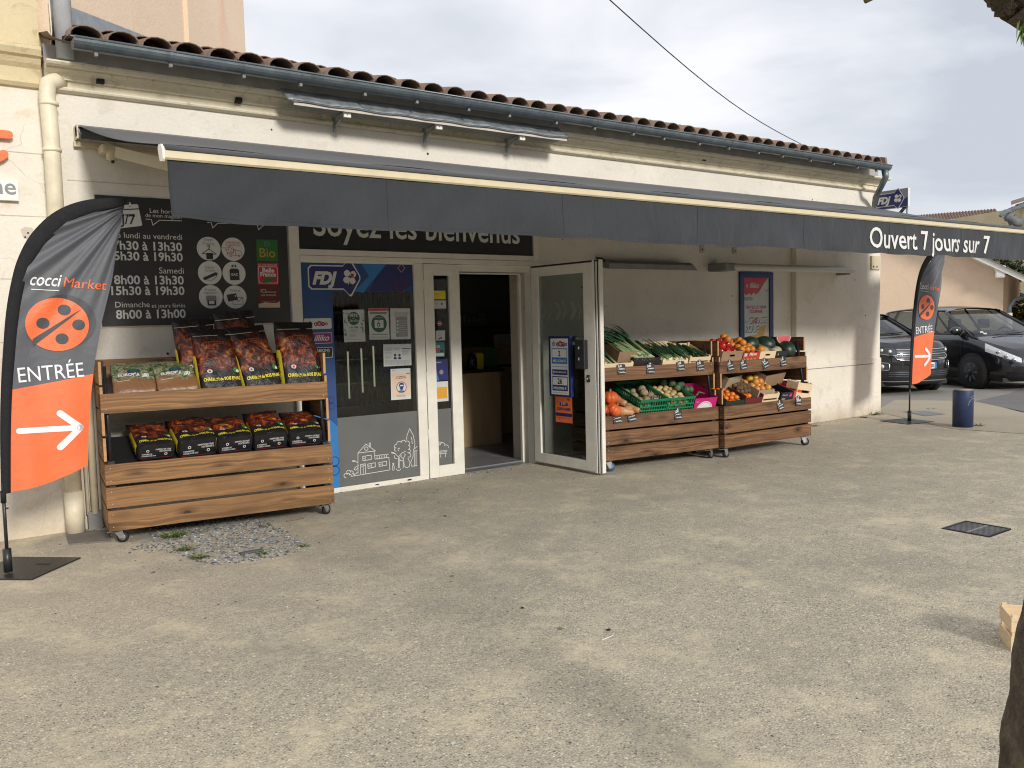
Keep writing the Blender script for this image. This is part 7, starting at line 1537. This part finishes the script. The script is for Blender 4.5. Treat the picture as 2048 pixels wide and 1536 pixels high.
def det_mpv(o, B, S, sh, ws):
    for sgn in (-1, 1):
        w = MB(); patch(w, B, sgn*R(20), sgn*R(64), lambda a: .66+.10*a, lambda a: .80+.165*a**.7, .008, M_LAMP); patch(w, B, sgn*R(20), sgn*R(44), lambda a: .60+.06*a, lambda a: .66+.06*a, .009, M_LAMPD)
        for th_, t_ in ((30, .72), (40, .77), (50, .83)): w.ell(B(sgn*R(th_), t_, -.012), .045, M_CHR, nu=12, nv=8)
        w.build('headlight', o)
    w = MB(); patch(w, B, -R(17), R(17), .38, .62, .006, M_PL, 14, 4)
    for k in range(4): patch(w, B, -R(16), R(16), .41+.05*k, .43+.05*k, .010, M_CHR if k == 3 else M_ZINC, 14, 1)
    patch(w, B, -R(40), R(40), .10, .26, .008, M_PL, 20, 3); w.build('grille', o)
    w = MB(); c_ = B(0.001, .70, .012); w.poly(Fr(c_, (0, 1, 0), (0, 0, 1), n=(1, 0, 0)), [(-.04, -.05), (0, -.02), (.04, -.05), (.03, .03), (0, .055), (-.03, .03)], .004, M_CHR); w.build('badge', o)
    w = MB(); p = B(0.001, .30, .012); f = Fr(p, (0, 1, 0), (0, 0, 1), n=(1, 0, 0)); w.rect(f, -.26, -.055, .26, .055, .004, M_PLATE); w.build('number_plate', o)
    w = MB()
    for a, b2 in ((.46, .03), (.80, .03)):
        for sgn in (-1,): w.tube([Vector((x, sgn*abs(y), z)) for x, y, z in [tuple(B(-R(90)+R(q), .95-.0*q, .004)) for q in (-.5, .5)]], .001, M_PL, 4)
    for x in (-1.02, .05, 1.02):
        w.grid(lambda i, j: Vector((x+(i-.5)*.012, -W_P/2*(.998-.05*max(0, j-.75)*4*.6)-.004, .30+(sh(x)-.36)*j)), 1, 8, M_DARK)
    for x in (-.75, .30): w.tube([(x, -W_P/2-.015, .88), (x+.16, -W_P/2-.015, .885)], .012, M_PAINT, 8)
    w.build('door_lines', o)
    w = MB(); 
    for px_ in (.1,): w.tube([ws(.22, .03)+Vector((.03, 0, .02)), ws(.70, .10)+Vector((.03, 0, .02))], .010, M_PL, 6); w.tube([ws(.75, .03)+Vector((.03, 0, .02)), ws(.95, .12)+Vector((.02, 0, .02))], .008, M_PL, 6)
    for k in (0, 1): q_ = ws(.12+.02*k, .14-.05*k); w.rect(Fr(q_+Vector((.012, 0, .012)), (0, 1, 0), (-.6, 0, .8), n=(.8, 0, .6)), -.0, -.02, .075, .015, .004, M_PAPER)
    w.build('wipers', o)
    w = MB(); w.tube([(-1.25, 0, 1.60), (-1.45, 0, 1.80), (-1.62, 0, 2.02)], [.006, .004, .002], M_BLACK, 6); w.box(-1.29, -1.18, -.04, .04, 1.58, 1.61, M_PL); w.build('aerial', o)
W_P = 1.84
def sh_p(x): return .64+.43*min(1, max(0, (2.26-x)/1.35))**.62 if x > .9 else 1.065
car('parked_car', (18.78, 1.79, 0), R(-115), 4.53, W_P, 1.63, sh_p, None, (1.32, .22, -1.75, -2.15), 'black people carrier parked behind the smaller black car with its nose past the bollard', .325, (1.31, -1.42), det_mpv)
W_T = 1.78
def det_suv(o, B, S, sh, ws):
    for sgn in (-1, 1):
        w = MB(); patch(w, B, sgn*R(22), sgn*R(62), lambda a: .74+.02*a, lambda a: .88+.02*a, .008, M_LAMPD); patch(w, B, sgn*R(20), sgn*R(60), lambda a: .705+.03*a, lambda a: .73+.03*a, .012, M_CHR, 12, 1)
        for th_, t_ in ((30, .81), (42, .82), (52, .83)): w.ell(B(sgn*R(th_), t_, -.012), .036, M_LAMP, nu=12, nv=8)
        w.build('headlight', o)
        w = MB(); f0, f1 = sgn*R(30), sgn*R(50)
        patch(w, B, sgn*R(33), sgn*R(52), .36, .52, .010, M_LAMPD, 8, 4)
        ring = [B(f_, t_, .016) for f_, t_ in [(sgn*R(32), .37), (sgn*R(34), .345), (sgn*R(50), .355), (sgn*R(53), .38), (sgn*R(53), .50), (sgn*R(50), .53), (sgn*R(34), .525), (sgn*R(32), .50), (sgn*R(32), .37)]]; w.tube(ring, .010, M_CHR, 6, cap=False); w.ell(B(sgn*R(42), .44, -.02), .05, M_LAMP, nu=12, nv=8); w.build('fog_light', o)
    w = MB(); patch(w, B, -R(21), R(21), .60, .88, .006, M_PL, 16, 4)
    for t_, m_ in ((.635, M_CHR), (.69, M_ZINC), (.745, M_CHR), (.80, M_ZINC), (.86, M_CHR)): patch(w, B, -R(21), R(21), t_, t_+.013, .013, m_, 16, 1)
    pts_ = [B(R(q), .63-.035*math.cos(R(q*4)) if abs(q) < 22 else .70, .015) for q in range(-24, 25, 3)]; w.tube(pts_, .010, M_CHR, 6)
    patch(w, B, -R(34), R(34), .16, .36, .008, M_PL, 20, 3)
    for t_ in (.20, .25, .30): patch(w, B, -R(33), R(33), t_, t_+.012, .014, M_ZINC, 20, 1)
    patch(w, B, -R(60), R(60), .06, .085, .018, M_STEEL, 24, 1); w.build('grille', o)
    w = MB(); p = B(0.001, .46, .02); f = Fr(p, (0, 1, 0), (0, 0, 1), n=(1, 0, 0)); w.box(p.x-.01, p.x+.012, -.265, .265, p.z-.058, p.z+.058, M_PLATE)
    f = Fr(Vector((p.x+.013, 0, p.z)), (0, 1, 0), (0, 0, 1), n=(1, 0, 0)); w.rect(f, -.265, -.058, -.22, .058, .001, M_NAVY); w.rect(f, .22, -.058, .265, .058, .001, M_BLUE2); w.text(f, '5-NX', .21, -.035, .17, .002, M_INKB, .03, hs=1.2, align='r'); w.build('number_plate', o)
    w = MB(); w.ell(B(0.001, .75, .02), (.02, .05, .05), M_CHR, nu=16, nv=8); w.build('badge', o)
    w = MB(); w.tube([ws(.2, .03)+Vector((.03, 0, .02)), ws(.8, .10)+Vector((.03, 0, .02))], .010, M_PL, 6); q_ = ws(.12, .12); w.rect(Fr(q_+Vector((.012, 0, .012)), (0, 1, 0), (-.6, 0, .8), n=(.8, 0, .6)), -.0, -.02, .10, .015, .004, M_PAPER); w.build('wipers', o)
def sh_t(x): return .93+.13*min(1, max(0, (2.05-x)/1.1))**.7 if x > .9 else 1.06
car('parked_car', (16.35, 2.95, 0), R(-110), 4.11, W_T, 1.57, sh_t, None, (1.02, .30, -1.55, -1.95), 'black compact car half hidden behind the shop corner, chrome grille facing the street', .33, (1.22, -1.33), det_suv)

# ================================================================ background
bh = empty('peach_house', label='beige rendered single storey house behind the parked cars', cat='house')
A_ = Pd(1560, 620, 27.5); B_ = Pd(2006, 620, 24); A_.z = B_.z = 0; du = (B_-A_).normalized(); nn_ = Vector((du.y, -du.x, 0)); LN = (B_-A_).length
zc = Pd(2006, 548, 24).z
sl2 = (Pd(1945, 512, 24.4).z-zc)/((Pd(2006, 548, 24)-Pd(1945, 512, 24.4)).length)
def HW(s, n_, z): return A_+du*s+nn_*n_+Vector((0, 0, z))
w = MB(); zA = zc+sl2*LN*.5
w.add([HW(0, 0, 0), HW(LN, 0, 0), HW(LN, 0, zc), HW(LN*.5, 0, zA), HW(0, 0, zA*.9), HW(0, -6, 0), HW(LN, -6, 0), HW(LN, -6, zc)], [(0, 1, 2, 3, 4), (1, 6, 7, 2)], M_BEIGE); w.build('wall', bh)
w = MB(); ov = 1.6
for th_, n0, n1, m_ in ((.0, -6, .45, M_WHITE),):
    a1_, a2_ = (LN*.5, zA+.05), (LN+ov, zc+.05-sl2*ov)
    w.add([HW(a1_[0], n1, a1_[1]), HW(a2_[0], n1, a2_[1]), HW(a2_[0], n0, a2_[1]), HW(a1_[0], n0, a1_[1]), HW(a1_[0], n1, a1_[1]+.16), HW(a2_[0], n1, a2_[1]+.16), HW(a2_[0], n0, a2_[1]+.16), HW(a1_[0], n0, a1_[1]+.16)], [(0, 1, 2, 3), (0, 4, 5, 1), (1, 5, 6, 2)], M_WHITE)
w.box(-.12, .12, -.12, .12, 0, .34, M_WHITE, Matrix.Translation(HW(LN-.05, .3, zc-.12)) @ Matrix.Rotation(math.atan2(du.y, du.x), 4, 'Z'), .04); w.build('verge', bh)
w = MB(); a1_ = HW(LN*.5, .5, zA+.22); w.add([HW(LN*.5, .5, zA+.22), HW(LN+ov, .5, zc+.22-sl2*ov), HW(LN+ov, -6, zc+.22-sl2*ov), HW(LN*.5, -6, zA+.22)], [(0, 1, 2, 3)], M_TILE); w.build('roof', bh)
w = MB(); w.tube([HW(LN+ov, -.2, zc-.5), HW(LN+.7, -.2, zc-.62), HW(LN+.28, -.1, zc-.72), HW(LN+.16, .0, zc-.95), HW(LN+.16, .0, 1.0)], .055, M_ZINC, 10); w.tube([HW(LN+.16, 0, 0), HW(LN+.16, 0, 1.45)], .075, M_PIPE, 10); w.build('downspout', bh)
# far tiled house
th2 = empty('tiled_house', label='far house with a brown tiled roof above the awning', cat='house'); w = MB()
R0, R1, E1, E0 = Pd(1780, 436, 40), Pd(1992, 419, 36), Pd(2012, 456, 33.5), Pd(1790, 470, 36)
def rfn(a, b2):
    p = (R0.lerp(R1, a)).lerp(E0.lerp(E1, a), b2); k = .05*abs(math.sin(a*math.pi*36)); s_ = .03*((b2*14) % 1); return p+Vector((0, 0, k+s_))
w.grid(rfn, 360, 70, M_TILE, False); w.build('roof', th2)
w = MB(); a1_, a2_ = E0.copy(), E1.copy(); w.add([a1_+Vector((0, 0, -.1)), a2_+Vector((0, 0, -.1)), Vector((a2_.x, a2_.y, 0)), Vector((a1_.x, a1_.y, 0))], [(0, 1, 2, 3)], M_STONE); w.tube([a1_+Vector((0, -.1, -.08)), a2_+Vector((0, -.1, -.08))], .09, M_ZINC, 8); w.build('wall', th2)
sh2 = empty('stone_gable', label='old stone house with ragged eaves at the right edge above the awning', cat='house'); w = MB()
a1_ = Pd(2042, 600, 32); a1_.z = 0; a2_ = Pd(2200, 600, 30); a2_.z = 0; ze = Pd(2042, 416, 32).z
w.add([a1_, a2_, a2_+Vector((0, 0, ze)), a1_+Vector((0, 0, ze)), a1_+Vector((2, 5, 0)), a1_+Vector((2, 5, ze))], [(0, 1, 2, 3), (4, 0, 3, 5)], M_STONE); w.build('wall', sh2)
w = MB(); pts = [Pd(2000, 423, 31.5), Pd(2012, 414, 31.5), Pd(2028, 408, 31.5), Pd(2048, 400, 31.5), Pd(2080, 386, 31.5)]
rough_tube(w, [p+Vector((0, 0, -.18)) for p in pts], [.06, .10, .09, .10, .1], M_ST[0], 10, 6, .5); rough_tube(w, [Pd(2014, 430, 31.6), Pd(2026, 442, 31.6), Pd(2040, 445, 31.8)], [.14, .17, .14], M_ST[0], 10, 5, .6)
w.grid(lambda a, b2: Pd(2022+a*110, 410-a*34, 31.3+b2*3)+Vector((0, 0, b2*.12+.04*abs(math.sin(b2*30)))), 30, 8, M_TILE, False); w.build('roof', sh2)
# greenery beyond
def shrub(name, c_, r, h, n, label, group, mats, seed, leaf=.10):
    o = empty(name, (c_.x, c_.y, 0), 0, label, 'tree' if 'tree' in name else 'bush', group); r_ = random.Random(seed); w = MB()
    cl = [(Vector((r_.gauss(0, r*.45), r_.gauss(0, r*.45), h*(.25+.7*r_.random()))), r*r_.uniform(.25, .5)) for _ in range(16)]
    for k in range(n):
        q0, rr = r_.choice(cl); d = Vector((r_.gauss(0, 1), r_.gauss(0, 1), r_.gauss(0, 1))).normalized(); p = q0+d*rr*r_.random()**.4
        if p.z < .05: p.z = .1
        u_ = Vector((r_.gauss(0, 1), r_.gauss(0, 1), r_.gauss(0, 1))).normalized(); v_ = u_.orthogonal().normalized(); s = leaf*r_.uniform(.5, 1.2)
        w.add([p-u_*s*.5, p+v_*s*.3, p+u_*s*.6, p-v_*s*.3], [(0, 1, 2, 3)], r_.choice(mats))
    w.build('crown', o); w = MB(); w.tube([(0, 0, 0), (0, 0, h*.5)], [.08, .04], M_BARK, 8); w.build('trunk', o); return o
G1 = pm('dark_conifer_leaf', (.022, .038, .014), .8, .3, 5, 0, objvar=0); G2 = pm('olive_leaf', (.075, .095, .022), .7, .3, 5, 0); G3 = pm('yellow_green_leaf', (.15, .16, .035), .7, .3, 5, 0)
c_ = Pd(2026, 640, 29); c_.z = 0; shrub('conifer_tree', c_, .75, 4.3, 5200, 'tall dark conifer behind the corner of the beige house', None, (G1, G1, G2), 4, .13)
c_ = Pd(2052, 660, 26); c_.z = 0; shrub('garden_bush', c_, 1.1, 1.75, 4200, 'yellow green garden bush above the people carrier bonnet', None, (G2, G3, G1), 6, .11)
c_ = Pd(2120, 660, 27); c_.z = 0; shrub('garden_bush', c_, 1.2, 2.2, 2500, 'dark green bush beyond the right edge of the car park', None, (G1, G2), 7, .12)
yh = empty('yellow_house', label='pale yellow house behind the conifer at the right edge', cat='house'); w = MB(); a1_ = Pd(2036, 640, 36); a2_ = Pd(2250, 640, 34); a1_.z = a2_.z = 0
w.add([a1_, a2_, a2_+Vector((0, 0, 4.2)), a1_+Vector((0, 0, 4.2))], [(0, 1, 2, 3)], M_STONE); w.build('wall', yh)
w = MB(); 
for px_ in (2037, 2044): q_ = Pd(px_, 600, 35.5); w.tube([(q_.x, q_.y, 0), (q_.x, q_.y, 4.0)], .06, M_ZINCL, 8)
w.build('post', yh)
cp = MB(); q_ = Pd(1754, 377, 29); cp.box(q_.x-.1, q_.x+.1, q_.y-.1, q_.y+.1, 2.6, q_.z, M_CREAM); cp.build('chimney', bh)
# houses and trees across the street, seen only as reflections in the glass
for k, (x0, x1, h, m_) in enumerate(((-30, -9, 5.4, M_WALLG), (-8, 12, 4.6, M_STONE), (14, 34, 5.0, M_WALLG))):
    o = empty('terraced_house', label=('plain house opposite the shop reflected at the left of the glass', 'stone house opposite the shop reflected in the middle of the glass', 'plain house opposite the shop reflected at the right of the glass')[k], cat='house')
    w = MB(); w.box(x0, x1, -34, -27, 0, h, m_); w.build('wall', o); w = MB(); w.prism([(-35, h), (-26.4, h), (-30.5, h+1.6)], x0-.3, x1+.3, M_TILE); w.build('roof', o)
    for j in range(int((x1-x0)/4)):
        w = MB(); xx = x0+1.5+j*4; w.box(xx, xx+1.2, -26.99, -26.95, .9, 2.4, M_DARK); w.build('window', o)
